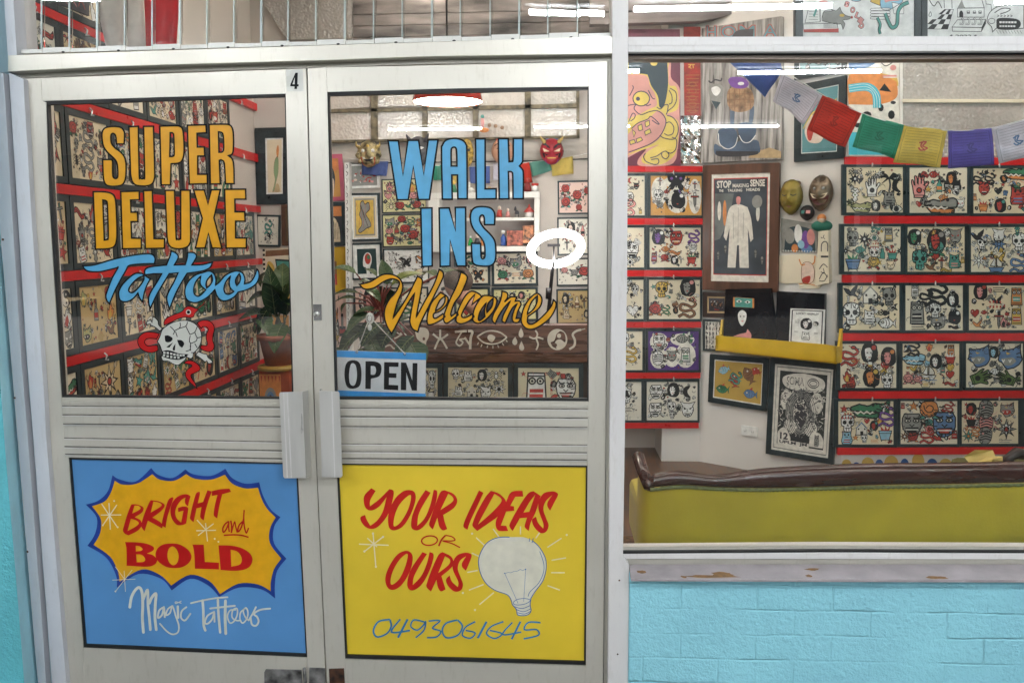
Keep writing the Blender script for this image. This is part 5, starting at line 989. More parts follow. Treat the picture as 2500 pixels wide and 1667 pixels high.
# flag (white and red cloth) hanging near the ceiling
def cloth(name,corners,m,parent,nx=10,ny=8,amp=.03,seed=1,n=Vector((0,-1,0)),t=.0):
    r=random.Random(seed); a,bq=r.uniform(0,6),r.uniform(5,9); c=[Vector(q) for q in corners]; vs=[]
    for j in range(ny+1):
        for i in range(nx+1):
            u,v=i/nx,j/ny; p=c[0]*(1-u)*(1-v)+c[1]*u*(1-v)+c[2]*u*v+c[3]*(1-u)*v
            vs.append(p+n*(amp*math.sin(a+bq*u+v*1.5)*(.3+.7*v)))
    b=MB(); b.add(vs,[(j*(nx+1)+i,j*(nx+1)+i+1,(j+1)*(nx+1)+i+1,(j+1)*(nx+1)+i) for j in range(ny) for i in range(nx)],m,True); o=b.build(name,parent)
    sd=o.modifiers.new('thick','SOLIDIFY'); sd.thickness=.0015; return o
def flagmat(name,col,tr=.35):
    m=mat(name,col,.8,var=.12,scale=30); nt=m.node_tree; b=nt.nodes['Principled BSDF']; o=[n for n in nt.nodes if n.type=='OUTPUT_MATERIAL'][0]
    tl=nt.nodes.new('ShaderNodeBsdfTranslucent'); mx=nt.nodes.new('ShaderNodeMixShader'); mx.inputs[0].default_value=tr; tl.inputs[0].default_value=tuple(col)+(1,)
    nt.links.new(b.outputs[0],mx.inputs[1]); nt.links.new(tl.outputs[0],mx.inputs[2]); nt.links.new(mx.outputs[0],o.inputs[0]); return m
CW,CRd=flagmat('white_cloth',(.88,.84,.80),.5),flagmat('red_cloth',(.75,.05,.06),.5)
fl=thing('cloth_flag',P(340,100,1.3),'large white and red cloth flag hung near the ceiling above the left door','flag')
cloth('white_panel',[P(x,y,1.3) for x,y in ((215,-120),(345,-120),(352,118),(262,122))],CW,fl,seed=3,amp=.03)
cloth('red_panel',[P(x,y,1.32) for x,y in ((345,-120),(440,-120),(434,116),(352,118))],CRd,fl,seed=5,amp=.025)
t=thing('framed_print',LW.at(150,20),'dark chalk drawing print high on the left wall above the first red rail','framed print')
q=[(XW+.03,.98,2.76),(XW+.03,1.62,2.70),(XW+.03,1.62,3.2),(XW+.03,.98,3.2)]; q=[LW.at(x,y,.03) for x,y in pts('95,-40 218,-40 218,40 126,4')]; b=MB(); b.prism(q,(-.025,0,0),ink('k')); b.build('frame',t)
A=Art(quadfn(q,(1,0,0))); A.stroke(path("40,60 56,84 70,60 84,84",False),2,ink('M'),.001); A.stroke(path("60,40 80,50 100,44 110,70",False),2,ink('E'),.001); A.stroke(path("90,80 100,60 112,84",False),2,ink('R'),.001); A.build('print',t)
# ================= masks on the ledge
def maskobj(name,cx,cy,wpx,hpx,y,m,lab,parts,n=Vector((0,-1,0)),bumps=(),jaw=.75):
    c=P(cx,cy,y); w=(P(cx+wpx/2,cy,y)-P(cx-wpx/2,cy,y)).length/2; h=(P(cx,cy-hpx/2,y)-P(cx,cy+hpx/2,y)).length/2
    n=n.normalized(); sx=n.cross(Vector((0,0,1))).normalized()*-1
    t=thing(name,c,lab,'mask'); NU,NV=16,16
    def surf(u,v,ex=0.0):
        r=math.sqrt(max(0,1-u*u*.92-v*v*.92)); ww=w*(1 if v>0 else 1-(1-jaw)*v*v)
        d=r*w*.75
        d+=w*.28*math.exp(-((u/.13)**2+((v+.05)/.22)**2)) # nose
        for s in (-1,1): d-=w*.10*math.exp(-(((u-s*.4)/.17)**2+((v-.2)/.12)**2))
        d+=w*.10*math.exp(-((u/.6)**2+((v-.42)/.10)**2))
        d-=w*.10*math.exp(-((u/.35)**2+((v+.5)/.09)**2))
        return c+sx*(u*ww)+Vector((0,0,1))*(v*h)+n*(d+ex)
    vs=[];fs=[]
    for j in range(NV+1):
        v=-1+2*j/NV
        for i in range(NU+1):
            u=(-1+2*i/NU)*math.sqrt(max(.02,1-v*v*.97)); vs.append(surf(u,v))
    for j in range(NV):
        for i in range(NU): a=j*(NU+1)+i; fs.append((a,a+1,a+NU+2,a+NU+1))
    k=len(vs); 
    b=MB(); b.add(vs,fs,m,True); o=b.build('face',t); sd=o.modifiers.new('s','SOLIDIFY'); sd.thickness=w*.06
    for (nm,kind,dat,mm) in parts:
        A=Art(lambda u,v,hh: surf(u,v,hh)); 
        if kind=='fill':
            for l in dat: A.fill(path(l),mm,.004)
        elif kind=='stroke':
            for l,wd in dat: A.stroke(path(l,False),wd,mm,.005)
        elif kind=='horn':
            for l in dat:
                pl=[surf(a,bq,.0) if k2==0 else c+sx*(a*w)+Vector((0,0,bq*h))+n*(w*(.5)) for k2,(a,bq) in enumerate(path(l,False,4))]
                A.tube(pl,[w*.16*(1-i/len(pl))+.001 for i in range(len(pl))],mm,8)
        elif kind=='ball':
            for (a,bq,r) in dat: A.ball(surf(a,bq,0),w*r,mm,seg=10)
        A.build(nm,t)
    return t
HORN=mat('horn',(.55,.40,.14),.5,var=.3,scale=20); GOLDM=mat('aged_gold',(.40,.33,.17),.45,.25,var=.7,scale=28)
maskobj('demon_mask',902,377,58,66,WY-.1,GOLDM,'gold and cream demon mask with tusks and open red mouth on the back wall',[
 ('crown','fill',["-.7,.55/ .7,.55/ .5,.95 -.5,.95"],ink('k')),('horn','horn',["-.7,.45/ -.95,.6 -1.0,.9"],HORN),('horn','horn',["0.7,.45/ .95,.6 1.0,.9"],HORN),
 ('mouth','fill',["-.62,-.25/ .62,-.25/ .5,-.8 -.5,-.8"],ink('R')),('teeth','fill',["-.45,-.27/ .45,-.27/ .4,-.4/ -.4,-.4/"],ink('w')),('mouth_shadow','fill',["-.4,-.42/ .4,-.42/ .2,-.58/ -.2,-.58/"],ink('K')),
 ('eye','ball',[(-.4,.22,.16)],ink('w')),('eye','ball',[(.4,.22,.16)],ink('w')),('pupil','ball',[(-.4,.22,.1),(.4,.22,.1)],ink('B')),('jewel','ball',[(0,.55,.14)],ink('Y')),('cheek','ball',[(-.85,-.1,.25),(.85,-.1,.25),(-.75,-.55,.22),(.75,-.55,.22)],GOLDM)])
maskobj('demon_mask',1347,371,58,64,WY-.1,mat('lacquer_red',(.38,.02,.035),.35,var=.25,scale=12),'red demon mask with yellow horns and blue brows on the back wall at right',[
 ('cap','fill',["-.6,.7/ .6,.7/ .45,1.0/ -.45,1.0/"],ink('B')),('horn','horn',["-.6,.7/ -.85,.95 -.95,1.15"],HORN),('horn','horn',["0.6,.7/ .85,.95 .95,1.15"],HORN),
 ('brow','fill',["-.75,.5/ -.1,.15/ -.3,.4/ -.6,.7/"],ink('d')),('brow','fill',[".75,.5/ .1,.15/ .3,.4/ .6,.7/"],ink('d')),('eye','fill',["-.75,.25/ -.15,-.05/ -.65,-.05/"],ink('C')),('eye','fill',[".75,.25/ .15,-.05/ .65,-.05/"],ink('C')),
 ('mouth','fill',["-.8,-.1/ -.4,-.25/ .4,-.25/ .8,-.1/ .7,-.5/ -.7,-.5/"],ink('K')),('lips','fill',["-.6,-.25/ .6,-.25/ .5,-.5/ -.5,-.5/"],ink('R')),('teeth','fill',["-.4,-.48/ .4,-.48/ .35,-.56/ -.35,-.56/"],ink('Y')),('beard','fill',["-.65,-.62/ .65,-.62/ .4,-.95 -.4,-.95"],ink('P'))])
maskobj('face_mask',1227,371,54,64,WY-.1,mat('skin_mask',(.55,.30,.20),.45,var=.15),'pale tan face mask with a red cap on the back wall behind the letter K',[
 ('cap','fill',["-.62,.75/ .62,.75/ .5,1.0/ -.5,1.0/"],ink('R')),('brow','stroke',[("-.7,.4 -.4,.55 -.1,.4",.08),(".7,.4 .4,.55 .1,.4",.08)],ink('K')),('mouth','fill',["-.4,-.5/ .4,-.5/ .2,-.65 -.2,-.65"],ink('N')),('eye','fill',["-.55,.2/ -.3,.28 -.12,.2/ -.3,.14"],ink('K')),('eye','fill',[".55,.2/ .3,.28 .12,.2/ .3,.14"],ink('K'))])
maskobj('face_mask',1140,375,34,70,WY-.08,mat('straw_mask',(.50,.33,.07),.7,var=.5,scale=50),'yellow woven mask partly hidden between the letters A and L',[('eye','fill',["-.5,.3/ -.2,.3/ -.2,.1/ -.5,.1/"],ink('w')),('eye','fill',[".5,.3/ .2,.3/ .2,.1/ .5,.1/"],ink('K')),('mouth','fill',["-.3,-.4/ .3,-.4/ 0,-.6/"],ink('N'))])
maskobj('face_mask',1022,372,60,76,WY-.1,mat('charcoal_mask',(.09,.09,.10),.5,var=.4,scale=18),'dark grey horned animal mask behind the letter W',[('horn','horn',["-.6,.7/ -.8,.95 -.9,1.1"],ink('k')),('horn','horn',["0.6,.7/ .8,.95 .9,1.15"],ink('k')),('muzzle','fill',["-.3,-.2/ .3,-.2/ .2,-.7 -.2,-.7"],ink('E')),('eye','fill',["-.55,.25/ -.3,.3 -.15,.2/ -.3,.12"],ink('w')),('eye','fill',[".55,.25/ .3,.3 .15,.2/ .3,.12"],ink('w'))])
# paper rosettes / toy on the window ledge
t=thing('toy_bird',P(1180,322,WY-.12),'small pink and teal toy bird on the window ledge above the letter L','figurine')
c=P(1182,318,WY-.12); b=MB(); b.ball(c,.03,ink('O'),(1.2,.6,.6)); b.build('body',t); b=MB(); b.ball(c+Vector((-.012,0,.05)),.014,ink('M'),(1,.8,3)); b.build('neck',t); b=MB(); b.ball(c+Vector((-.012,0,.095)),.014,ink('T')); b.build('head',t)
for i,(x,y) in enumerate([(1195,306),(1210,308),(1226,312)]):
    b=MB(); b.ball(P(x,y,WY-.09),.014,mat('brown_knob',(.35,.22,.14),.6),(1,.5,1),10); tag(b.build('brown_rosette'),['left','middle','right'][i]+' of three small brown rosettes on the window above the red cap mask','ornament','three brown rosettes')
# ================= prayer flags at the back
FLC={'blue':(.18,.26,.60),'green':(.10,.48,.33),'yellow':(.88,.74,.24),'teal':(.20,.48,.40),'red':(.78,.09,.06),'white':(.86,.83,.90),'violet':(.27,.22,.64)}
FM={k:flagmat('flag_'+k,v,.5) for k,v in FLC.items()}
def flagstring(lab,flags,y,cordpts,seed0=0,print_=True):
    t=thing('prayer_flag_string',P(*cordpts[len(cordpts)//2],y),lab,'prayer flags')
    b=MB(); b.tube([P(a,c,y) for a,c in crv(cordpts,[False]*len(cordpts),False,4)],.002,ink('w'),5); b.build('cord',t)
    for i,(colr,q,lines) in enumerate(flags):
        cs=[P(a,c,y+.0) for a,c in pts(q)]; o=cloth('flag',cs,FM[colr],t,amp=.018,seed=seed0+i); o['label']=f'{colr} flag of the string'
        if lines:
            r=random.Random(seed0+i); a_0,b_0=r.uniform(0,6),r.uniform(5,9)
            def fn(u,v,h,cs=cs,a_0=a_0,b_0=b_0):
                p=cs[0]*(1-u)*(1-v)+cs[1]*u*(1-v)+cs[2]*u*v+cs[3]*(1-u)*v
                return p+Vector((0,-1,0))*(.018*math.sin(a_0+b_0*u+v*1.5)*(.3+.7*v)+.003)
            A=Art(fn); lm=mat('flag_print_'+colr,tuple(v*.58 for v in FLC[colr]),.8)
            for k in range(11):
                if k in (4,5,6): A.stroke([(.12,.12+k*.075),(.36,.12+k*.075)],.012,lm,0); A.stroke([(.64,.12+k*.075),(.88,.12+k*.075)],.012,lm,0)
                else: A.stroke([(.12+j*.076,.12+k*.075) for j in range(11)],.012,lm,0)
            A.stroke([(.08,.07),(.5,.06),(.92,.07),(.93,.5),(.92,.95),(.5,.95),(.08,.95),(.07,.5)],.014,lm,0,closed=True)
            em=ink('B') if colr=='white' else (ink('R') if colr=='yellow' else lm)
            A.stroke(path(".42,.42 .55,.38 .5,.5 .6,.55 .48,.62 .42,.55",False),.035,em,.001); A.stroke(path(".5,.36 .46,.5 .56,.62",False),.03,em,.001)
            sub(A,'printed_text',o)
flagstring('string of coloured prayer flags along the back wall under the masks',[
 ('blue',"884,396 948,394 944,430 882,426",0),('green',"1058,404 1082,403 1082,440 1058,440",0),('yellow',"1104,410 1138,408 1138,446 1106,448",0),('blue',"1146,408 1196,406 1196,448 1148,448",0),('white',"1204,400 1256,400 1256,440 1204,440",0),('red',"1262,400 1292,397 1300,446 1264,450",0),('teal',"1292,396 1340,392 1348,416 1300,432",0),('yellow',"1344,392 1398,382 1400,424 1348,430",0)],WY-.05,[(850,388),(950,394),(1060,404),(1150,407),(1270,399),(1400,382),(1450,370)],40,False)
flagstring('large prayer flag string sagging across the shop window',[
 ('blue',"1766,140 1900,140 1912,168 1868,238",0),('white',"1908,178 2009,234 1964,304 1889,246",1),('red',"2009,232 2105,276 2063,360 1968,318",1),('green',"2105,278 2206,306 2186,388 2084,358",1),('yellow',"2205,306 2313,319 2298,409 2184,396",1),('violet',"2313,320 2419,314 2430,402 2318,411",1),('white',"2419,313 2530,284 2560,372 2434,401",1)],.95,[(1760,120),(1905,172),(2009,232),(2105,277),(2206,306),(2313,319),(2419,313),(2520,286),(2600,255)],60)
# ================= desk
DY=2.1; DP=YP(DY); WOODD=mat('dark_varnished_wood',(.125,.04,.016),.28,var=.45,scale=6,stretch=(1,1,9),spec=.55); WOODE=mat('dark_desk_body',(.04,.018,.012),.35,var=.3)
dk=thing('reception_desk',Vector((DP.at(1170,900).x,DY,0)),'dark wooden counter with a carved symbol board and framed sheets on its front','desk')
x0,x1=DP.at(906,830).x,DP.at(1475,830).x; zt=DP.at(1200,793).z; zb=DP.at(1200,862).z
b=MB(); b.box((x0,DY,zb),(x1,DY+.04,zt),WOODD); sbd=b.build('symbol_board',dk,bevel=.004)
b=MB(); b.box((x0,DY+.02,0),(x1,DY+.6,zb-.002),WOODE); b.build('body',dk,bevel=.004)
b=MB(); b.box((x0,DY+.041,zb),(x1,DY+.62,zt-.05),WOODD); b.build('counter_top',dk,bevel=.004)
b=MB(); zc=DP.at(1200,884).z; b.box((x0,DY-.006,zc),(x1,DY+.02,zb-.003),WOODD); b.build('lower_band',dk,bevel=.003)
A=Art(pxfn(YP(DY),700,500,2.936)); WI=paint('wood_in')
for s,w in [("690,915 700,945 740,950 770,920",11),("735,955 780,955 830,925 855,935 858,980 820,1025 770,1030 740,1005 700,1020 668,1040",11),("790,915 810,925 830,905",8),
 ("1100,895 1100,960",14),("1048,925 1100,960 1156,928",14),("1060,1035 1100,960 1150,1030",14),("1205,910 1290,905",16),("1255,910 1225,960 1215,990 1240,1010 1262,985 1240,965 1290,960",11),("1275,950 1310,1000",14),("1300,905 1330,910 1318,960 1315,1035",18),
 ("1365,945 1420,912 1470,903 1530,915 1578,950",11),("1365,945 1410,985 1470,998 1530,985 1578,950",11),("1375,985 1368,1002",7),("1400,1000 1392,1018",7),("1440,1008 1436,1026",7),("1478,1010 1478,1030",7),("1512,1005 1520,1024",7),("1545,992 1556,1008",7),("1572,970 1582,982",7),
 ("1738,945 1770,958 1800,950 1840,962",12),("1782,900 1797,925 1790,960 1802,1000 1788,1040",12),("2025,1035 2060,1010 2065,970 2050,930 2075,905 2110,895",16),("2110,895 2140,888",6)]:
    A.stroke(path(s,False),w,WI,.0008)
for l in ["920,885 960,878 1000,885 1020,915 1015,955 1000,985 1000,1045/ 985,1040 975,995 950,975 930,950","1470,930 1495,950 1470,985 1440,960 1445,935","1680,880/ 1695,915 1695,940 1680,952 1664,938 1665,912","1638,945/ 1652,975 1650,995 1635,1005 1618,992 1620,970","1682,975/ 1700,1015 1700,1035 1685,1045 1668,1032 1668,1010"]: A.fill(path(l),WI,.0008)
A.fill([ell(1940,965,72,76,28),path("1935,1030 1920,1000 1935,970 1965,965 1995,985 1998,945 1985,915 1960,905/ 1935,925 1925,955 1915,975 1890,985/ 1905,1015")],WI,.0008)
A.fill(ell(1952,938,15,16,14),WI,.001); A.fill(ell(1925,1005,13,14,14),WOODD,.0012); A.fill(ell(983,960,10,12,10),WOODD,.0012)
sub(A,'carved_symbols',sbd)
for s,sp,lab in [('984,887 1079,888 1079,1022 984,1022',"skull,104,26,20,w,K;snake,66,20,16,w,K;devil,100,70,22,w,K;flame,30,50,20,w,K",'framed black ink sheet on the desk front, half hidden by the OPEN sign'),
 ('1083,886 1251,887 1251,1022 1083,1022',"skull,16,15,11,w,K;cat,42,18,12,w,K;lady,72,18,13,w,K;spider,102,16,13,w,K;text,120,8,5,K,K;cat,22,50,11,w,K;house,50,52,13,w,K;devil,80,54,15,w,K;burst,108,46,14,w,K;dagger,22,82,12,w,K;tiki,52,86,12,w,K;butterfly,106,76,10,w,K;heart,80,88,10,w,K",'framed sheet of small black ink animals and houses, middle of the desk front'),
 ('1254,887 1424,888 1424,1022 1254,1022',"tiki,38,46,34,w,R;star,11,13,6,R,K;heart,84,12,5,R,K;mask,100,46,24,w,R;devil,100,80,16,w,K;skull,38,86,10,w,K",'framed sheet with a red horned tiki head, right of the desk front')]:
    def wr(A,sp=sp):
        if 'tiki,38,46' in sp: 
            for i,ch in enumerate("SOLID TATT"): 
                if ch!=' ': put_text(A,ch,68,20+i*8,72,26+i*8,ink('R'))
            put_text(A,"C",56,9,62,16,ink('R'))
        elif 'text,120' in sp:
            for i,ch in enumerate("TORZABU"): put_text(A,ch,2,46+i*7,6,51+i*7,ink('K'))
    framed('framed_flash_sheet',fquad(YP(DY-.008),pts(s),.012),(0,-1,0),lab,'framed print','framed sheets on the desk front',fw=.026,depth=.012,pap='deskp',spec=sp,drawfn=wr)
# items on the desk: lamp edge / pale paper
# ================= ring light
RY_=2.75; rc=P(1357,608,RY_); Rr=(P(1420,608,RY_)-P(1296,608,RY_)).length/2
EM=mat('ring_light_diffuser',(.9,.9,.9),.5,emit=(1,.97,.96),es=9)
rl=thing('ring_light',Vector((rc.x-.04,RY_+.1,0)),'glowing round ring light on a black stand behind the desk','lamp')
u=Vector((1,0,.17)).normalized(); w_=Vector((-.12,-.80,.60)); w_=(w_-u*w_.dot(u)).normalized()
b=MB(); b.tube([rc+u*(Rr*math.cos(t))+w_*(Rr*math.sin(t)) for t in [k*math.pi/24 for k in range(48)]],.026,EM,12,True); b.build('lit_ring',rl)
BLK=mat('black_metal',(.015,.013,.014),.4,.3)
b=MB(); s0=P(1348,664,RY_+.1); s1=P(1336,800,RY_+.1); b.tube([P(1352,640,RY_+.08),s0,s1,Vector((s1.x-.02,s1.y,.25))],[.008,.012,.014,.016],BLK,8); b.tube([P(1340,703,RY_+.1),P(1339,730,RY_+.1)],.02,BLK,8); b.build('stand',rl)
b=MB(); cz=Vector((s1.x-.02,s1.y,.3))
for k in range(3): b.tube([cz,cz+Vector((math.cos(k*2.1)*.4,math.sin(k*2.1)*.4,-.29))],.009,BLK,6)
b.build('tripod_legs',rl)
b=MB(); c=P(1352,600,RY_); b.box((c.x-.04,c.y-.01,c.z-.006),(c.x+.04,c.y+.01,c.z+.012),BLK); b.tube([c,P(1352,634,RY_+.08)],.006,BLK,6); b.build('phone_clamp',rl)
# ================= pendant
pc_=P(1093,250,2.0); pr_=(P(1178,246,2.0)-P(1008,246,2.0)).length/2
REDE=mat('red_enamel',(.55,.03,.015),.2,var=.08,spec=.6,coat=.5); BULB=mat('pendant_glow',(1,1,1),.5,emit=(1,.90,.72),es=11)
pl_=thing('pendant_lamp',pc_,'red enamel pendant lamp glowing above the right door glass','lamp')
b=MB(); b.lathe([(pr_*1.01,0),(pr_*.985,.03),(pr_*.95,.08),(pr_*.87,.13),(pr_*.6,.18),(pr_*.2,.21),(pr_*.18,.28),(0,.28)],REDE,pc_,36); o=b.build('shade',pl_); sd=o.modifiers.new('s','SOLIDIFY'); sd.thickness=.003
b=MB(); b.lathe([(0,.003),(pr_*.985,.003),(pr_*.985,.008),(0,.008)],BULB,pc_,36); b.build('diffuser',pl_)
b=MB(); b.tube([pc_+Vector((0,0,.28)),Vector((pc_.x,pc_.y,CEIL))],.005,BLK,6); b.build('cord',pl_)
# ================= big plant by the right door
BY=1.15; bp_=thing('pot_plant',Vector((P(900,1000,BY).x,BY,0)),'big broad leafed plant with red stems behind the OPEN sign','plant')
b0=P(925,790,BY); pb=Vector((b0.x,BY,.42)); pot(bp_,pb,.17,.3,mat('glazed_pot',(.08,.09,.10),.3))
b=MB(); b.box((pb.x-.2,BY-.2,0),(pb.x+.2,BY+.2,.42),WOODE); tag(b.build('plant_stand',bevel=.005),'dark low box under the big plant','stand')
b=MB(); b.tube([pb+Vector((0,0,.27)),(pb+b0)/2+Vector((.02,0,0)),b0],[.022,.02,.016],STEMG,8); b.build('trunk',bp_)
def L2(bx,by,tx,ty,w,mi,dy=0,sm=STEMR,joint=(928,762),bend=.1,up=Vector((0,-.3,1))):
    bb,tt=P(bx,by,BY+dy*.5),P(tx,ty,BY+dy); leaf(bb,tt,w,LEAFM[mi],parent=bp_,bend=bend,up=up)
    j=P(*joint,BY); b=MB(); b.tube([j,(j+bb)/2+Vector((0,0,.02)),bb],[.006,.005,.0035],sm,6); b.build('stem',bp_)
for a in [(870,668,800,655,.075,1,.0),(875,715,805,722,.06,0,.0),(868,728,806,742,.055,0,.1),(946,695,932,632,.075,3,.05),(955,698,1036,664,.10,2,.05),(920,674,890,655,.05,3,.0),(905,690,878,688,.055,1,-.05),(935,700,945,760,.12,0,.1),
 (905,765,842,815,.10,1,-.1),(925,760,862,765,.07,1,-.05),(900,800,822,870,.15,0,-.1),(930,790,880,845,.13,0,-.15),(960,775,1005,735,.07,1,.1),(965,790,1020,770,.07,0,.1),(1000,835,1030,905,.13,1,-.1),(1010,820,965,880,.10,0,-.1),(880,850,895,880,.08,0,-.05),(950,770,990,812,.10,0,.05),(845,740,832,765,.04,1,.0),
 (975,725,1020,700,.06,0,.15),(1075,668,1140,672,.09,0,.4),(1065,676,1030,668,.06,3,.4),(895,705,930,735,.06,1,-.1),(850,850,815,900,.12,0,-.05),(970,850,1000,905,.11,0,-.12),(895,820,930,880,.12,1,-.12),(960,800,930,850,.12,0,-.1)]:
    L2(*a)
# ================= person seated behind the desk
def skinned(name,nodes,edges,m,parent=None,lv=2):
    me=bpy.data.meshes.new(name); me.from_pydata([n[0] for n in nodes],edges,[]); o=bpy.data.objects.new(name,me); link(o,parent); LOC[o.name]=Vector((0,0,0)); me.materials.append(m)
    s=o.modifiers.new('skin','SKIN'); s.use_smooth_shade=True
    for i,n in enumerate(nodes):
        r=n[1] if isinstance(n[1],tuple) else (n[1],n[1]); me.skin_vertices[0].data[i].radius=r; me.skin_vertices[0].data[i].use_root=(i==0)
    ss=o.modifiers.new('sub','SUBSURF'); ss.levels=lv; ss.render_levels=lv; return o
hd=P(1112,705,3.05)
def H_(dx,dy,dz): return hd+Vector((dx,dy,dz))
SKIN=mat('skin',(.50,.27,.19),.5,var=.08); HAIR=mat('grey_brown_hair',(.10,.07,.055),.7,var=.35,scale=60); SHIRT=mat('dark_navy_shirt',(.014,.02,.035),.75,var=.3)
hip=H_(.42,.1,-.60); 
body=skinned('person',[(hip,(.16,.13)),(H_(.38,.08,-.42),(.15,.12)),(H_(.30,.04,-.22),(.17,.12)),(H_(.16,.02,-.12),(.09,.09)),(H_(.07,.0,-.08),(.055,.055)),(H_(.01,.0,-.01),(.085,.09)),(H_(0,.0,.05),(.085,.095)),(H_(.01,.0,.09),(.05,.06)),
  (H_(.32,-.20,-.18),.065),(H_(.22,-.32,-.40),.05),(H_(-.02,-.30,-.42),.036),(H_(-.09,-.29,-.43),.03),
  (H_(.36,.24,-.2),.065),(H_(.26,.30,-.42),.05),(H_(.02,.22,-.44),.036),(H_(-.06,.2,-.45),.03),
  (H_(.34,-.14,-.66),(.09,.09)),(H_(-.02,-.16,-.68),.065),(H_(-.04,-.16,-1.12),.045),(H_(-.16,-.16,-1.16),.04),
  (H_(.34,.2,-.66),(.09,.09)),(H_(-.02,.2,-.68),.065),(H_(-.04,.2,-1.12),.045),(H_(-.16,.2,-1.16),.04)],
  [(0,1),(1,2),(2,3),(3,4),(4,5),(5,6),(6,7),(2,8),(8,9),(9,10),(10,11),(2,12),(12,13),(13,14),(14,15),(0,16),(16,17),(17,18),(18,19),(0,20),(20,21),(21,22),(22,23)],SKIN)
tag(body,'person in a dark shirt bent forward at work behind the desk','person')
shirt=skinned('shirt',[(hip+Vector((0,0,-.02)),(.18,.15)),(H_(.38,.08,-.42),(.17,.14)),(H_(.30,.04,-.22),(.19,.145)),(H_(.18,.02,-.13),(.10,.10)),(H_(.32,-.20,-.18),.085),(H_(.27,-.27,-.30),.07),(H_(.36,.24,-.2),.085),(H_(.31,.27,-.31),.07)],[(0,1),(1,2),(2,3),(2,4),(4,5),(2,6),(6,7)],SHIRT); shirt.parent=body
b=MB(); b.ball(H_(.02,.0,.055),.103,HAIR,(1,1.0,.95),16); o=b.build('hair'); o.parent=body
b=MB(); b.ball(H_(-.085,-.035,.0),.012,ink('K')); b.ball(H_(-.085,.035,.0),.012,ink('K')); b.build('eyes').parent=body
b=MB(); b.ball(H_(-.1,0,-.03),.016,SKIN,(1.3,.8,1)); b.build('nose').parent=body
for s_,yy in ((0,-.29),(1,.2)):
    b=MB()
    for k in range(5):
        y0=yy+(-.03+.015*k); L=(.055,.075,.08,.072,.05)[k]; a=H_(-.09,y0,-.435 if s_==0 else -.455); b.tube([a,a+Vector((-L*.6,(-.02 if k==0 else 0),-.008)),a+Vector((-L,(-.03 if k==0 else 0),-.03))],[.009,.0085,.007],SKIN,6)
    b.build('fingers').parent=body
ch=thing('office_chair',Vector((hip.x,hip.y,0)),'black office chair under the person behind the desk','chair')
b=MB(); b.box((hip.x-.24,hip.y-.24,hip.z-.24),(hip.x+.24,hip.y+.24,hip.z-.17),BLK); b.build('seat',ch,bevel=.02)
b=MB(); b.tube([Vector((hip.x,hip.y,hip.z-.24)),Vector((hip.x,hip.y,.08))],.03,BLK); 
for k in range(5): b.tube([Vector((hip.x,hip.y,.1)),Vector((hip.x+.28*math.cos(k*1.257),hip.y+.28*math.sin(k*1.257),.04))],.018,BLK,6)
b.build('base',ch)
# ================= right wall grid of flash sheets
def rail(pl,s,lab,grp,hooks=()):
    q=pts(s); t=thing('picture_rail',pl.at(*q[3]),lab,'rail',grp); b=MB(); b.prism([pl.at(x,y,.026) for x,y in q],-pl.n*.026,RED); b.build('board',t,bevel=.002)
    for x in hooks:
        y=q[3][1]+(q[2][1]-q[3][1])*(x-q[3][0])/(q[2][0]-q[3][0]); b=MB(); b.tube([pl.at(x,y-3,.03),pl.at(x,y+1,.042),pl.at(x-1,y+5,.034),pl.at(x+2,y+6,.036)],.0045,mat('clip_metal'),6); b.build('hook',t)
G2='red picture rails of the right wall'
for i,(l,t0,b0,t1,b1) in enumerate([(2064,383,402,386,404),(2063,527,546,528,546),(2058,671,690,672,690),(2055,813.5,832,813.5,832),(2050,955,973,953,972),(2045,1093,1110,1090,1108)]):
    rail(RW,f'{l},{t0} 2600,{t1} 2600,{b1} {l},{b0}',f'red picture rail on the right wall, {ordw[i]} from the top',G2,(2130,2284,2440) if i<5 else ())
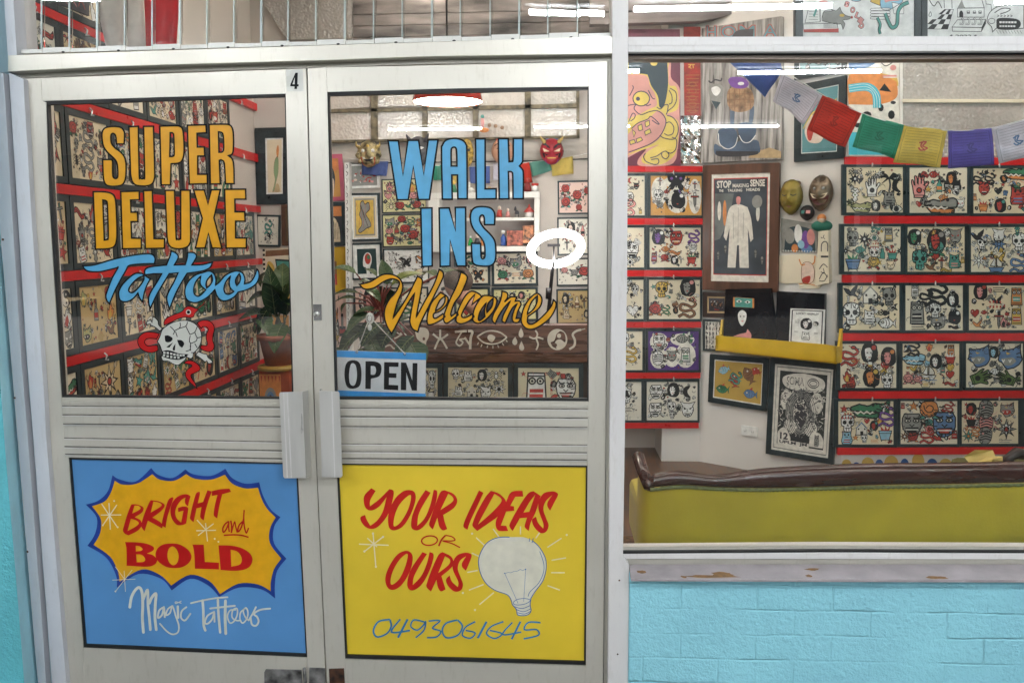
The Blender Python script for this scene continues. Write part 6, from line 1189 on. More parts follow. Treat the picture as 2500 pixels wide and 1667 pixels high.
SPR={
(0,0):("burst,20,26,13,K,w;snake,12,10,7,K,K;snake,30,10,7,K,K;hand,58,44,22,w,K;drops,58,14,10,K,K;palm,96,34,22,k,K;moon,116,40,16,K,K;cat,96,68,17,E,K;totem,20,62,15,w,V;croc,34,88,22,g,g;eye,112,92,14,k,K;lady,66,86,13,w,K",'black ink flash sheet with a hand and a spiked eye'),
(0,1):("hand,22,42,26,M,R;fish,54,16,12,R,K;bottle,66,40,14,T,O;lady,92,26,15,O,K;cat,104,38,12,K,w;cat,82,36,9,K,w;croc,70,84,34,E,O;devil,112,80,11,w,R;heart,22,80,8,R,K;fish,74,66,11,O,N;star,42,48,9,Y,K;text,14,78,9,E,K",'flash sheet with a red hand and a long grey wolf'),
(0,2):("devil,24,44,16,R,K;snake,12,24,13,K,E;snake,36,24,13,K,E;croc,92,12,26,G,O;skull,76,24,9,w,T;pot,22,84,13,O,R;heart,54,50,9,K,O;lady,58,84,16,R,T;cat,96,60,22,R,B;bird,112,90,10,T,K;star,64,36,6,R,K;moon,22,8,4,K,K;tiki,3,64,8,O,O",'flash sheet with a green crocodile and a dancing red figure'),
(1,0):("skull,20,28,17,E,O;burst,46,28,14,K,w;eye,68,26,12,T,R;drops,68,42,11,R,R;tiki,100,20,15,E,Y;skull,68,60,15,w,w;rose,66,80,14,Y,R;fish,36,52,13,T,T;bottle,86,60,12,T,T;pot,20,78,20,B,G;pot,108,62,13,T,R;devil,104,86,11,C,K;banner,72,4,10,T,T;burst,4,54,9,K,w;burst,126,54,9,K,w",'flash sheet with teal shapes and a steaming blue pot'),
(1,1):("lady,16,26,19,G,w;lady,64,34,26,R,E;heart,62,62,14,R,K;flame,58,12,9,O,Y;burst,80,16,8,K,K;devil,106,22,17,E,R;skull,28,74,22,T,w;rose,64,48,18,T,G;bird,52,88,13,N,K;dagger,76,80,13,R,R;cat,104,76,17,T,M;drops,104,50,10,B,R;banner,86,96,12,Y,Y;tiki,122,74,7,Y,Y;dagger,20,52,12,w,w",'flash sheet with a red hearted woman in green collar'),
(1,2):("bird,16,20,16,K,B;skull,26,36,15,w,w;devil,62,20,16,w,w;burst,62,38,17,B,B;skull,106,34,20,w,L;totem,102,10,10,T,Y;burst,18,74,17,w,w;ship,56,84,18,B,w;bird,64,68,15,Y,M;snake,104,80,20,B,G;text,84,8,9,K,K;text,80,50,8,K,K;fish,30,70,6,O,O",'flash sheet with blue jesters and a small blue boat'),
(2,0):("bird,20,14,17,k,K;skull,20,64,25,w,K;house,62,22,22,E,K;fish,74,38,12,E,K;skull,104,26,20,E,K;cat,60,70,17,w,K;burst,46,78,8,K,w;fish,98,84,20,w,K;drops,92,58,7,K,K;moon,120,48,8,K,K;snake,84,60,7,K,K",'black line flash sheet with a big laughing skull and a castle'),
(2,1):("tiki,22,12,13,w,K;snake,46,26,17,K,w;snake,72,20,24,K,w;lady,104,34,17,w,K;tiki,26,62,24,E,K;skull,66,56,17,w,K;lady,108,72,17,K,w;panther,72,82,17,E,K;text,30,92,17,K,K;banner,104,92,9,K,K",'black line flash sheet full of snakes and idols'),
(2,2):("lady,26,16,19,M,R;text,66,10,14,K,K;tiki,104,26,19,O,T;drops,58,42,15,R,K;heart,14,62,10,R,K;fish,34,60,8,R,K;tiki,104,70,18,Y,R;dagger,66,76,19,R,K;bird,20,86,12,O,R;bird,62,34,12,K,B;star,42,70,6,T,K;flame,76,82,12,M,K",'flash sheet with two orange and teal totems'),
(3,0):("snake,22,28,22,R,w;lady,66,24,24,w,R;fish,34,38,10,O,M;bottle,68,40,12,Y,w;lady,108,32,22,M,O;flame,16,74,13,R,Y;cat,24,86,14,R,K;lady,70,78,24,O,Y;skull,106,84,17,w,R;text,38,62,9,E,E;heart,102,50,11,R,O;banner,20,96,14,R,O",'orange and red flash sheet with jesters and a snake'),
(3,1):("snake,26,12,15,K,E;croc,26,36,24,L,L;bird,26,56,11,Y,O;lady,74,42,17,w,K;ship,58,66,18,w,w;cat,52,86,13,C,Y;rose,14,80,12,M,M;rose,34,80,11,M,M;tiki,108,16,12,O,N;pot,106,34,14,R,w;heart,106,54,10,Y,K;heart,106,70,10,R,K;banner,106,90,12,R,w;tiki,90,58,8,T,R;flame,60,8,10,O,R;dagger,92,80,8,B,K",'flash sheet with a blue train and a column of hearts'),
(3,2):("panther,30,30,26,B,E;lady,62,22,14,L,K;panther,98,32,28,B,E;hand,34,76,24,V,K,1.2;hand,90,80,22,V,K,-1.2;skull,84,86,12,w,K;text,116,5,8,K,K;fish,66,64,13,w,K",'flash sheet with two blue panthers and grasping dark hands'),
(4,0):("star,14,18,10,R,K;croc,66,22,34,G,G;snake,112,36,22,P,E;skull,22,52,20,w,w;house,54,64,17,B,K;lady,82,58,12,R,T;pot,108,74,18,L,R;drops,20,34,13,R,R;flame,96,46,11,O,Y;cat,20,84,16,L,R;star,40,84,8,O,K;skull,60,86,10,w,w;text,84,92,10,O,K;heart,66,46,7,R,K",'flash sheet with a bright green crocodile across the top'),
(4,1):("star,30,12,12,O,K;rose,64,22,22,O,T;tiki,6,12,7,R,R;mask,26,54,26,E,K;mask,98,54,30,B,R;snake,60,80,18,R,K;flame,64,62,14,M,R;rose,28,84,12,R,O;burst,10,82,11,N,w;snake,108,14,12,R,K;tiki,120,78,10,R,R;bird,84,84,14,R,K;rose,64,50,9,T,G",'flash sheet with a white mask and a blue demon mask'),
(4,2):("lady,22,22,15,R,K;pot,22,48,13,K,R;zebra,56,22,20,E,M;zebra,56,54,20,M,E;zebra,54,82,19,E,M;burst,16,82,14,T,O;panther,102,22,17,E,R;burst,100,66,22,E,R;skull,100,66,12,w,w;text,98,96,15,E,K;snake,32,72,11,O,K;banner,22,60,9,R,K",'flash sheet with a tall shaggy striped column'),
}
xcol=[[(2067,2205),(2221,2362),(2377,2521)],[(2061.5,2199.5),(2216,2356),(2371,2512)],[(2058,2196.5),(2211,2351.5),(2366,2508)],[(2052,2189),(2204,2343),(2359,2498)],[(2047,2182),(2199,2338),(2348.5,2487)]]
yrow=[((408,519),(409,520),(411,521)),((553,663),(553.5,663.5),(554.5,664)),((697,806),(697,806.5),(697,806)),((839.5,947),(839,947),(838.5,946)),((979.5,1085),(979,1084),(978,1083))]
rown=['top','second','third','fourth','bottom']; coln=['left','middle','right']
for r in range(5):
    for c in range(3):
        (xa,xb),(ya,yb_)=xcol[r][c],yrow[r][c]; sp,lab=SPR[(r,c)]
        xl=xa-11 if c==0 else (xa+xcol[r][c-1][1])/2+.5; xr=(xb+xcol[r][c+1][0])/2-.5 if c<2 else xb+9
        yt,yb2=ya-6.5,yb_+7
        if r==4: pass
        outer=[RW.at(xl,yt,.028),RW.at(xr,yt,.028),RW.at(xr,yb2,.028),RW.at(xl,yb2,.028)]
        # asymmetric moulding: build frame from the paper opening
        n=RW.n; t=thing('framed_flash_sheet',sum(outer,Vector())/4,f'{lab}, {rown[r]} row, right wall','framed print','framed flash sheets on the right wall')
        inner=[RW.at(xa,ya,.028),RW.at(xb,ya,.028),RW.at(xb,yb_,.028),RW.at(xa,yb_,.028)]
        b=MB(); b.ring(outer,inner,n,.026,FRM); b.build('frame',t,bevel=.0015)
        pq=[q-n*.006 for q in inner]; pq2=[q+(q-sum(pq,Vector())/4)*.01 for q in pq]
        A=Art(quadfn(pq2,n)); A.prism(pq2,-n*.004,paper('ivory' if (r+c)%2 else 'cream')); draw_spec(A,sp); A.build('sheet',t)
for r,x in ((4,2503),(3,2514)):
    q=[RW.at(a,c,.028) for a,c in ((x-9,yrow[r][2][0]-6),(x+150,yrow[r][2][0]-6),(x+150,yrow[r][2][1]+7),(x-9,yrow[r][2][1]+7))]
    framed('framed_flash_sheet',q,RW.n,'sliver of a '+('bottom' if r==4 else 'fourth')+' row flash sheet at the right picture edge','framed print','framed flash sheets on the right wall',fw=.018,pap='cream',spec="skull,20,30,14,R,K;rose,20,74,14,R,G;fish,80,50,20,E,K")
# ---- left group (alcove wall)
G3='red picture rails of the alcove wall'
for i,(t0,b0,t1,b1,xr) in enumerate([(404,420,406,420,1715),(533,548.5,533.5,548.5,1716),(660,675,660,675,1714),(786,800,785.5,800,1712),(909.5,924,909.5,923.5,1710),(1032,1046,1031.5,1045,1706)]):
    rail(LG,f'1500,{t0} {xr},{t1} {xr},{b1} 1500,{b0}',f'red picture rail in the alcove, {ordw[i]} from the top',G3,(1645,) if i<5 else ())
def plain_bg(col,shape=None):
    def f(A):
        A.fill([(0,0),(127,0),(127,100),(0,100)],ink(col) if len(col)==1 else paper(col),.0003)
        for (x,y,rx,ry) in shape or []: A.fill(ell(x,y,rx,ry,18),ink('W'),.0004)
    return f
SPL={
(0,0):("moon,92,12,8,R,K;eye,80,30,12,w,R;devil,106,26,9,K,R;mask,84,58,18,w,R;snake,84,80,22,M,w;tiki,116,90,6,Y,Y",'sliver of a flash sheet with a red eyed clown, top row of the alcove','ivory',None),
(0,1):("butterfly,64,16,22,K,P;dagger,24,16,10,R,P;skull,20,50,15,w,w;lady,68,64,22,K,w;dagger,110,60,18,R,w;dagger,110,24,10,R,B;fish,40,40,8,R,R;rose,24,74,9,E,w",'orange flash sheet with a moth and a bearded head','orange',[(64,16,32,15),(22,40,20,36),(66,62,26,32),(110,52,16,44)]),
(1,0):("flame,70,30,20,w,w;mask,96,56,20,w,K;lady,60,60,16,w,K;burst,92,86,14,w,K",'sliver of a black line flash sheet, second row of the alcove','ivory',None),
(1,1):("lady,22,26,20,P,w;mask,66,26,18,R,O;snake,110,22,16,P,w;tiki,12,74,11,R,P;fish,40,54,12,O,O;rose,38,76,10,R,R;banner,62,62,14,O,O;lady,62,82,12,w,w;dagger,78,82,9,w,w;pot,104,78,14,R,G;zebra,108,50,12,w,K;star,44,10,7,K,K",'flash sheet with a red faced cat demon, second row of the alcove','ivory',None),
(2,0):("flame,76,24,20,w,K;heart,100,78,15,w,K;hand,66,74,14,w,K;skull,106,26,12,w,K",'sliver of a black line flash sheet with a heart, third row of the alcove','ivory',None),
(2,1):("skull,32,26,20,Y,T;lady,96,22,24,E,M;rose,16,76,16,R,O;snake,42,76,12,G,g;snake,96,72,24,N,O;text,62,56,8,E,E",'flash sheet with a yellow skull and a coiled orange snake, third row of the alcove','ivory',None),
(3,0):("skull,80,22,18,w,Y;snake,96,60,20,Y,O;pot,76,84,14,R,Y;burst,66,58,8,O,Y",'sliver of a yellow and red flash sheet, fourth row of the alcove','ivory',None),
(3,1):("mask,28,26,17,w,R;fish,86,20,18,E,G;zebra,26,70,17,w,K;devil,60,64,15,E,R;tiki,94,62,18,w,G;house,94,60,8,G,Y",'purple flash sheet with pale cut out heads','purple',[(28,28,23,23),(86,22,30,16),(28,70,22,26),(60,66,20,26),(94,62,25,32)]),
(4,0):("flame,90,26,16,w,K;skull,90,40,16,w,K;text,92,72,13,K,K;house,84,88,12,w,K",'sliver of a black ink flash sheet with a flaming skull, bottom row of the alcove','white',None),
(4,1):("mask,24,26,18,w,K;lady,66,24,19,w,K;moon,104,26,16,K,K;mask,22,72,18,w,K;skull,62,66,14,w,K;skull,64,86,10,w,K;devil,102,72,20,w,K",'black ink flash sheet of nine grinning heads, bottom row of the alcove','white',None)}
xl1=[(1588.5,1713),(1586,1711),(1584.5,1709),(1582.5,1706),(1579,1703)]; xl0=[1574,1572.5,1571,1568.5,1566]
yl=[(429.5,526),(556,653),(683,779),(808.5,903.5),(932,1026)]
for r in range(5):
    for c in (0,1):
        sp,lab,pk,bg=SPL[(r,c)]; ya,yb_=yl[r]
        if c: xa,xb=xl1[r]; xo,xo2=(xa+xl0[r])/2+.5,xb+5
        else: xa,xb=xl0[r]-125,xl0[r]; xo,xo2=xa-5,(xb+xl1[r][0])/2-.5
        outer=[LG.at(x,y,.028) for x,y in ((xo,ya-6),(xo2,ya-6),(xo2,yb_+5.5),(xo,yb_+5.5))]; inner=[LG.at(x,y,.028) for x,y in ((xa,ya),(xb,ya),(xb,yb_),(xa,yb_))]; n=LG.n
        t=thing('framed_flash_sheet',sum(outer,Vector())/4,lab,'framed print','framed flash sheets in the alcove'); b=MB(); b.ring(outer,inner,n,.026,FRM); b.build('frame',t)
        pq=[q-n*.006 for q in inner]; pq=[q+(q-sum(pq,Vector())/4)*.01 for q in pq]; A=Art(quadfn(pq,n)); A.prism(pq,-n*.004,paper(pk))
        for (x,y,rx,ry) in bg or []: A.fill(ell(x,y,rx,ry,18),ink('W'),.0004)
        if r==0 and c==1:
            rr=random.Random(2); A.dots([(rr.uniform(2,125),rr.uniform(2,98)) for _ in range(90)],.7,ink('R'),.0003)
        draw_spec(A,sp); A.build('sheet',t)
# ================= monster board, scroll, foil
t=thing('monster_board',LG.at(1590,240),'tall pink and yellow painted monster board at the left edge of the shop window','painting')
b=MB(); b.prism([LG.at(x,y,.03) for x,y in pts('1500,72 1660,72 1662,405 1500,405')],(0,.03,0),mat('maroon_board',(.16,.04,.07),.5,var=.2)); bd=b.build('board',t)
A=Art(lambda u,v,h: LG.at(1530+u/4.356,60+v/4.356,.03+h)); YM=mat('mon_yellow',(.75,.58,.14),.5,var=.1); PM=mat('mon_pink',(.70,.34,.30),.5,var=.12); DM=mat('mon_ink',(.06,.055,.10),.5); BLm=mat('mon_slate',(.03,.055,.075),.5)
A.fill(path("-130,230/ 420,210 470,380 470,560 540,640 570,720 560,900 570,1080 560,1180 540,1330 520,1440 430,1500 150,1505 120,1440 200,1320 -130,1500/"),PM,.0006)
A.fill(path("-130,360/ 400,365 440,480 450,640 520,660 545,740 540,900 420,960 540,1020 550,1150 530,1330 480,1420 360,1490 190,1480 160,1420 240,1340 330,1280 -130,1440/"),YM,.001)
A.fill(path("20,380/ 430,380/ 440,640 400,860 350,880 330,760 260,650 230,560 200,530 20,520/"),BLm,.0014)
A.fill(path("-130,540/ 190,540 250,660 300,740 320,860 240,900 130,960 -130,1060/"),PM,.0018)
A.fill(ell(290,410,38,32),YM,.0018)
A.fill(path("330,920 400,960 420,1050 370,1180 290,1260 100,1340 -100,1420 -120,1260/ 20,1160 110,1050 230,1000"),PM,.002)
A.fill(ell(155,790,88,78,24),YM,.0022); A.stroke(ell(155,790,88,78,24),11,DM,.0026,closed=True); A.fill(ell(120,792,22,22),DM,.0028)
for s in ["30,760 70,680 60,650","-60,900 30,860 110,850","100,850 80,900 150,960 240,930 330,920 400,980 415,1060 360,1180 270,1260 160,1310 20,1360","20,1040 60,950 90,960 80,1000 40,1030","50,1110 120,1050 220,1010 260,980 340,1050 330,1060 270,1020","230,700 270,780 300,795","190,850 220,865 260,850","460,680 520,720 530,800 500,870 440,920 420,960","450,700 480,760 480,830 450,850","320,880 360,900 400,860 440,860 430,940","430,970 490,990 540,1060 545,1150 500,1220 400,1210 350,1180","400,1160 440,1180 490,1160 500,1090 460,1040 420,1050","480,1200 530,1230 520,1330 470,1370 440,1360","200,1370 180,1410 210,1460 300,1490 340,1470 330,1430 260,1440","250,1420 320,1400 380,1360 420,1350 450,1390 420,1430 380,1410 370,1370"]:
    A.stroke(path(s,False),10,DM,.003)
for s in ["60,1120/ 75,1200/ 95,1150/","120,1080/ 130,1130 170,1120/ 160,1060/","195,1040/ 205,1090 245,1070/ 240,1020/","190,1140/ 200,1180/ 260,1150/ 245,1110/","100,1220/ 110,1260/ 170,1230/ 150,1200/","30,1240/ 40,1280/ 95,1260/ 80,1225/"]:
    l=path(s); A.fill(l,YM,.0024); A.stroke(l,8,DM,.0028,closed=True)
sub(A,'monster_painting',bd)
t=thing('hanging_scroll',LG.at(1690,170),'narrow red scroll with gold characters beside the monster board','scroll')
b=MB(); b.prism([LG.at(x,y,.02) for x,y in pts('1669,66 1710,66 1711,283 1671,282')],(0,.006,0),mat('scroll_red',(.35,.04,.03),.6,var=.25,scale=20)); sc_=b.build('cloth',t)
A=Art(lambda u,v,h: LG.at(1530+u/4.356,60+v/4.356,.02+h)); GO=ink('Y')
for s in ["655,430 725,428","680,430 672,460 690,468","705,430 708,468","665,445 660,462"]: A.stroke(path(s,False),9,GO,.001)
for k in range(11): A.stroke([(630+(k%3)*6,540+k*38),(775-(k%4)*7,540+k*38)],7,mat('dull_gold',(.42,.18,.06),.6),.001)
for k in range(5): A.stroke(ell(700,640+k*70,40,22,12),5,mat('dull_gold'),.0012,closed=True)
sub(A,'gold_characters',sc_)
FOIL=mat('crinkled_foil',(.75,.75,.75),.18,1.0,bump=1.0,bscale=14,var=.1)
t=thing('foil_sheet',LG.at(1688,340),'crinkled silver foil sheet below the red scroll','foil'); b=MB()
g=12; vs=[]; rr=random.Random(8)
for j in range(g+1):
    for i in range(g//2+1): vs.append(LG.at(1662+49*i/(g//2),283+116*j/g,.012+rr.uniform(0,.022)))
b.add(vs,[(j*(g//2+1)+i,j*(g//2+1)+i+1,(j+1)*(g//2+1)+i+1,(j+1)*(g//2+1)+i) for j in range(g) for i in range(g//2)],FOIL); b.build('foil',t)
BH=mat('mauve_grey_bulkhead',(.26,.225,.22),.7,var=.3,scale=3,stretch=(1,1,5))
t=thing('bulkhead',LG.at(1700,0,.1),'mauve grey timber bulkhead high above the alcove, seen through the upper right window','bulkhead')
for q in ('1440,-160 1880,-160 1880,-14 1700,22 1440,30','1440,33 1700,25 1880,-11 1880,14 1712,52 1440,60'):
    b=MB(); b.prism([LG.at(x,y,.10) for x,y in pts(q)],(0,.08,0),BH); b.build('board',t,bevel=.003)
# ================= angled wall
AWq=lambda s,h=.0: [AW.at(x,y,h) for x,y in pts(s)]
CANV=mat('grey_streaked_canvas',(.36,.34,.32),.5,var=.55,scale=7,stretch=(6,6,.6)); 
t=thing('canvas_painting',AW.at(1810,230),'large grey streaked canvas with a loaf shape and blue rounded forms on the angled wall','painting')
q=AWq('1714,70 1908,40 1908,389 1711,398',.04); b=MB(); b.prism(q,-AW.n*.04,CANV); cv=b.build('canvas',t)
A=Art(lambda u,v,h: AW.at(1530+u/4.356,60+v/4.356,.04+h)); SB=mat('slate_blue_paint',(.085,.13,.20),.5,var=.2); LOAF=mat('loaf_tan',(.36,.22,.12),.6,var=.4,scale=25)
for s in ["1000,1110 1100,1080 1170,1150 1170,1240 1110,1320 1030,1300 970,1230 970,1150","1200,1060 1290,1040 1370,1080 1370,1170 1320,1240 1240,1240 1190,1160","1100,920/ 1150,920/ 1140,1060/ 1100,1080/","1310,880/ 1355,880 1340,1040 1300,1060/"]: A.fill(path(s),SB,.001)
A.stroke(path("975,1160 990,1270 1070,1325 1150,1290 1180,1200",False),9,ink('w'),.0016); A.stroke(path("1195,1180 1240,1250 1310,1250 1370,1180",False),9,ink('w'),.0016)
A.fill(path("940,1270 1060,1330 1200,1240 1380,1230 1415,1300 1400,1370 1200,1400 1000,1400 935,1370"),SB,.0013); A.fill(path("950,1345/ 1400,1350/ 1380,1385 1200,1405 1000,1405 950,1380"),ink('k'),.0017)
A.fill(path("1080,700 1180,660 1300,680 1350,760 1340,880 1240,930 1130,920 1070,840"),LOAF,.0012)
for k in range(5): A.stroke([(1090+k*55,690),(1095+k*55,910)],6,ink('N'),.0016); 
for k in range(3): A.stroke([(1080,740+k*60),(1340,740+k*60)],5,ink('N'),.0018)
A.fill(path("1080,600 1120,560 1240,570 1300,630 1250,680 1130,670"),ink('P'),.0014); A.fill(ell(1215,630,34,18),ink('w'),.0018)
A.fill(path("925,380/ 965,380/ 955,540 940,600/ 928,540"),ink('E'),.001); A.stroke(path("870,600 900,620 940,590 1000,600 1010,570",False),16,ink('k'),.0014); A.fill(path("880,650 1000,640 1030,720 990,840 950,900/ 890,800"),ink('E'),.0012); A.fill(path("900,680 960,660 1000,700 960,760 920,740"),ink('w'),.0016); A.fill(path("900,810/ 1000,830/ 950,905/"),ink('d'),.0018)
A.fill(path("1290,1420/ 1400,1280/ 1430,1340/ 1520,1310/ 1640,1350/ 1640,1420/"),ink('c'),.0008)
TL=mat('teal_letter',(.13,.28,.32),.5)
for ch,x0,x1 in (("H",840,960),("O",1000,1170),("M",1190,1370),("A",1440,1610)):
    put_text(A,ch,x0,30-x0*.02,x1,170-x0*.02,ink('R'),.0012,bold=.05); put_text(A,ch,x0+8,38-x0*.02,x1-8,162-x0*.02,TL,.0018,bold=.01)
A.fill(path("1130,110 1200,60 1350,50/ 1340,190/ 1120,190/"),ink('k'),.002)
sub(A,'painted_shapes',cv)
TEALP=mat('teal_print',(.12,.30,.33),.45,var=.15)
def d_teal(A):
    A.fill(path("10,60 30,40 70,46 90,60 70,84 30,84 14,74"),ink('p'),.0006); A.fill(path("18,64 30,52 44,60 34,80 22,78"),ink('R'),.001); A.stroke(path("4,60 40,36 90,30 124,20",False),3,ink('Y'),.0008)
framed('framed_print',AWq('1939,210 2066,184 2061,386 1938,396',.03),AW.n,'teal picture with a pink head in a black frame, right of the large canvas','framed print',fw=.045,mat_w=.006,pap=TEALP,drawfn=d_teal,artname='print')
framed('framed_print',AWq('1939,90 2066,60 2066,174 1939,196',.03),AW.n,'light teal picture just above the teal head picture','framed print',fw=.03,mat_w=.004,pap=mat('pale_teal_print',(.30,.46,.48),.45,var=.2),spec="banner,50,70,24,W,W;banner,100,70,20,W,W",artname='print')
# film poster: plain generic stand-in artwork, its lettering kept
BRN=mat('brown_poster_frame',(.13,.055,.03),.4,var=.35,scale=14,stretch=(1,1,.2)); POST=mat('poster_slate',(.055,.07,.09),.45,var=.5,scale=4)
def d_post(A):
    A.fill(path("5,4/ 122,4/ 122,94/ 5,94/"),ink('R'),.0003); A.fill(path("6.5,5/ 120.5,5/ 120.5,93/ 6.5,93/"),POST,.0005)
    put_text(A,"STOP",12,6.2,44,13,ink('W'),.0011,bold=.035); put_text(A,"MAKING",47,9.2,82,12.8,ink('W'),.0011,bold=.03); put_text(A,"SENSE",85,5.8,116,12.2,ink('W'),.0011,bold=.035)
    put_text(A,"THE",17,14.2,27,16.6,ink('W'),.0011,bold=.03); put_text(A,"TALKING",36,14,68,16.6,ink('W'),.0011,bold=.03); put_text(A,"HEADS",77,13.6,106,16.3,ink('W'),.0011,bold=.03)
    A.fill(path("7,18/ 50,18/ 40,40 20,60/ 7,62/"),mat('poster_haze',(.16,.18,.18),.5,var=.3),.0007)
    # generic: pale tall robed column and small blurred shapes
    A.fill(path("42,31 60,28 80,31/ 88,42 93,60/ 87,63/ 81,50/ 82,62/ 84,87/ 64,87/ 62,66/ 58,66/ 55,87/ 37,87/ 40,62/ 41,50/ 34,62/ 28,58/ 34,42"),ink('W'),.0009); A.fill(ell(60,24,5,4.6),ink('M'),.0011); A.fill(path("55,22 60,18 65,22 62,21 58,21"),ink('k'),.0013); A.stroke([(60,31),(60,64)],.8,ink('E'),.0013); A.stroke([(49,36),(50,60)],.8,ink('E'),.0013); A.stroke([(72,36),(71,60)],.8,ink('E'),.0013)
    for (x,y,rx,ry,cc) in [(18,34,4,9,'W'),(30,36,4,12,'O'),(102,36,4,8,'W'),(100,26,11,6,'E')]: A.fill(ell(x,y,rx,ry),ink(cc),.0009)
    for x,y in ((16,76),(32,70),(98,74),(112,80)): motif(A,'skull',x,y,4,'E','K')
framed('framed_poster',AWq('1716,404 1903,397 1898,714 1715,707',.035),AW.n,'brown framed dark film poster with a tall pale figure, lettered STOP MAKING SENSE','poster',fw=.062,frame_m=BRN,mat_w=.0,pap=ink('W'),drawfn=d_post,artname='poster')
# masks on the angled wall
def amask(cx,cy,w,h,m,lab,parts,pl=None,name='face_mask'):
    p=AW.at(cx,cy,.01); maskobj(name,cx,cy,w,h,p.y-.0,m,lab,parts,n=Vector(AW.n))
GM=mat('olive_gold',(.30,.23,.045),.35,.3,var=.35,scale=10); 
amask(1934,482,60,86,GM,'olive gold sleeping face mask with a brown headband, left of the pair',[('headband','fill',["-.75,.6/ .75,.6/ .6,.9 -.6,.9"],mat('brown_band',(.16,.10,.08),.5)),('eye','stroke',[("-.6,.15 -.35,.08 -.15,.15",.05),(".6,.15 .35,.08 .15,.15",.05)],ink('K')),('mouth','fill',["-.28,-.48/ .28,-.48/ 0,-.6"],ink('N'))])
amask(2006,472,62,88,mat('bronze_mask',(.24,.18,.12),.3,.4,var=.5,scale=9),'bronze and silver mask with a big open eye and dark grin, right of the pair',[('mouth','fill',["-.8,-.15/ -.3,-.35/ .3,-.35/ .8,-.1/ .6,-.55 -.2,-.65"],mat('dark_maroon',(.10,.02,.02),.4)),('eye','ball',[(-.35,.25,.14),(.35,.25,.14)],ink('E')),('pupil','ball',[(-.35,.25,.09),(.35,.25,.09)],ink('K')),('cheek','fill',["-.7,.0/ -.2,-.1/ .2,-.1/ .7,.0/ .4,-.28 -.4,-.28"],ink('C'))])
amask(1972,520,38,38,mat('dark_round_mask',(.04,.03,.03),.4,var=.5),'small dark round mask with pale eyes under the pair',[('eye','fill',["-.6,.3/ -.1,.3/ -.1,-.1/ -.6,-.1/"],ink('T')),('eye','fill',[".6,.3/ .1,.3/ .1,-.1/ .6,-.1/"],ink('M'))],name='small_mask')
def d_col(A):
    A.fill([(0,0),(127,0),(127,60),(0,60)],ink('E'),.0004); A.fill(path("10,56/ 20,20 60,10 110,16 120,56/"),ink('d'),.0007)
    for (x,y,rx,ry,cc) in [(30,30,18,14,'E'),(60,24,14,18,'w'),(86,34,14,18,'P'),(104,28,14,16,'M'),(70,44,12,8,'L'),(48,52,12,8,'O'),(90,52,20,8,'B')]: A.fill(ell(x,y,rx,ry),ink(cc),.001)
t=thing('collage_print',AW.at(1950,590),'small dark collage print with pink patches and a dotted lower edge','print')
q=AWq('1908,533 1996,548 1996,618 1908,616',.008); A=Art(quadfn(q,AW.n,127,60)); A.prism(q,-AW.n*.004,ink('k')); d_col(A); A.dots([(6+k*9.6,57) for k in range(13)],1.6,ink('w'),.0014); A.build('sheet',t)
t=thing('painted_plate',AW.at(1950,660),'pale rounded plaque with a horned pig drawing above the albums','plaque')
q=AW.at; A=Art(lambda u,v,h: AW.at(1900+u/4.9,400+v/4.9,.012+h)); pl_p=path("10,1100/ 430,1090 480,1300 500,1480 250,1490/ 230,1430 60,1430 -10,1380 -30,1250"); A.fill(pl_p,paper('ivory'),0); 
nb=len(pl_p); A.prism([AW.at(1900+x/4.9,400+y/4.9,.011) for x,y in pl_p],-AW.n*.01,paper('ivory'))
l=path("290,1200 380,1180 430,1260 420,1400 330,1440 280,1380"); A.fill(l,ink('p'),.0006); A.stroke(path("250,1140 280,1210 320,1200",False),14,ink('O'),.001); A.stroke(path("440,1100 430,1180 400,1200",False),14,ink('O'),.001); A.fill(path("290,1370 380,1340 370,1420 300,1430"),ink('R'),.001); A.stroke(path("250,1440 330,1430 460,1460",False),10,ink('O'),.0012); A.stroke(l,6,ink('N'),.0012,closed=True); A.build('plaque',t)
t=thing('carved_totem',AW.at(2010,640),'tall cream carved totem with a red haired green clad figure on top','carving')
b=MB(); b.prism([AW.at(x,y,.05) for x,y in pts('1999,565 2022,562 2024,690 1990,698 1994,640')],-AW.n*.05,paper('ivory')); tb=b.build('body',t,bevel=.004)
A=Art(lambda u,v,h: AW.at(1900+u/4.9,400+v/4.9,.05+h)); 
for s,w in [("510,880 530,890",10),("550,850 540,880 560,900",8),("515,1050/ 520,960 560,930 590,960 590,1050/",12),("510,1110 600,1110",22),("490,1260 540,1200 590,1240",10),("510,1290 550,1310 540,1250",8),("490,1380 540,1300 590,1360",10),("490,1400 550,1400 590,1330",10)]: A.stroke(path(s,False),w,ink('k'),.0008)
sub(A,'ink_carving',tb)
c=AW.at(2007,552,.03); b=MB(); b.ball(c,.045,mat('green_cloth',(.02,.16,.11),.6),(1.5,.7,.8)); b.build('figure_body',t); b=MB(); b.ball(AW.at(2006,537,.04),.024,ink('p')); b.build('figure_head',t); b=MB(); b.ball(AW.at(2006,533,.035),.028,ink('O')); b.build('figure_hair',t)
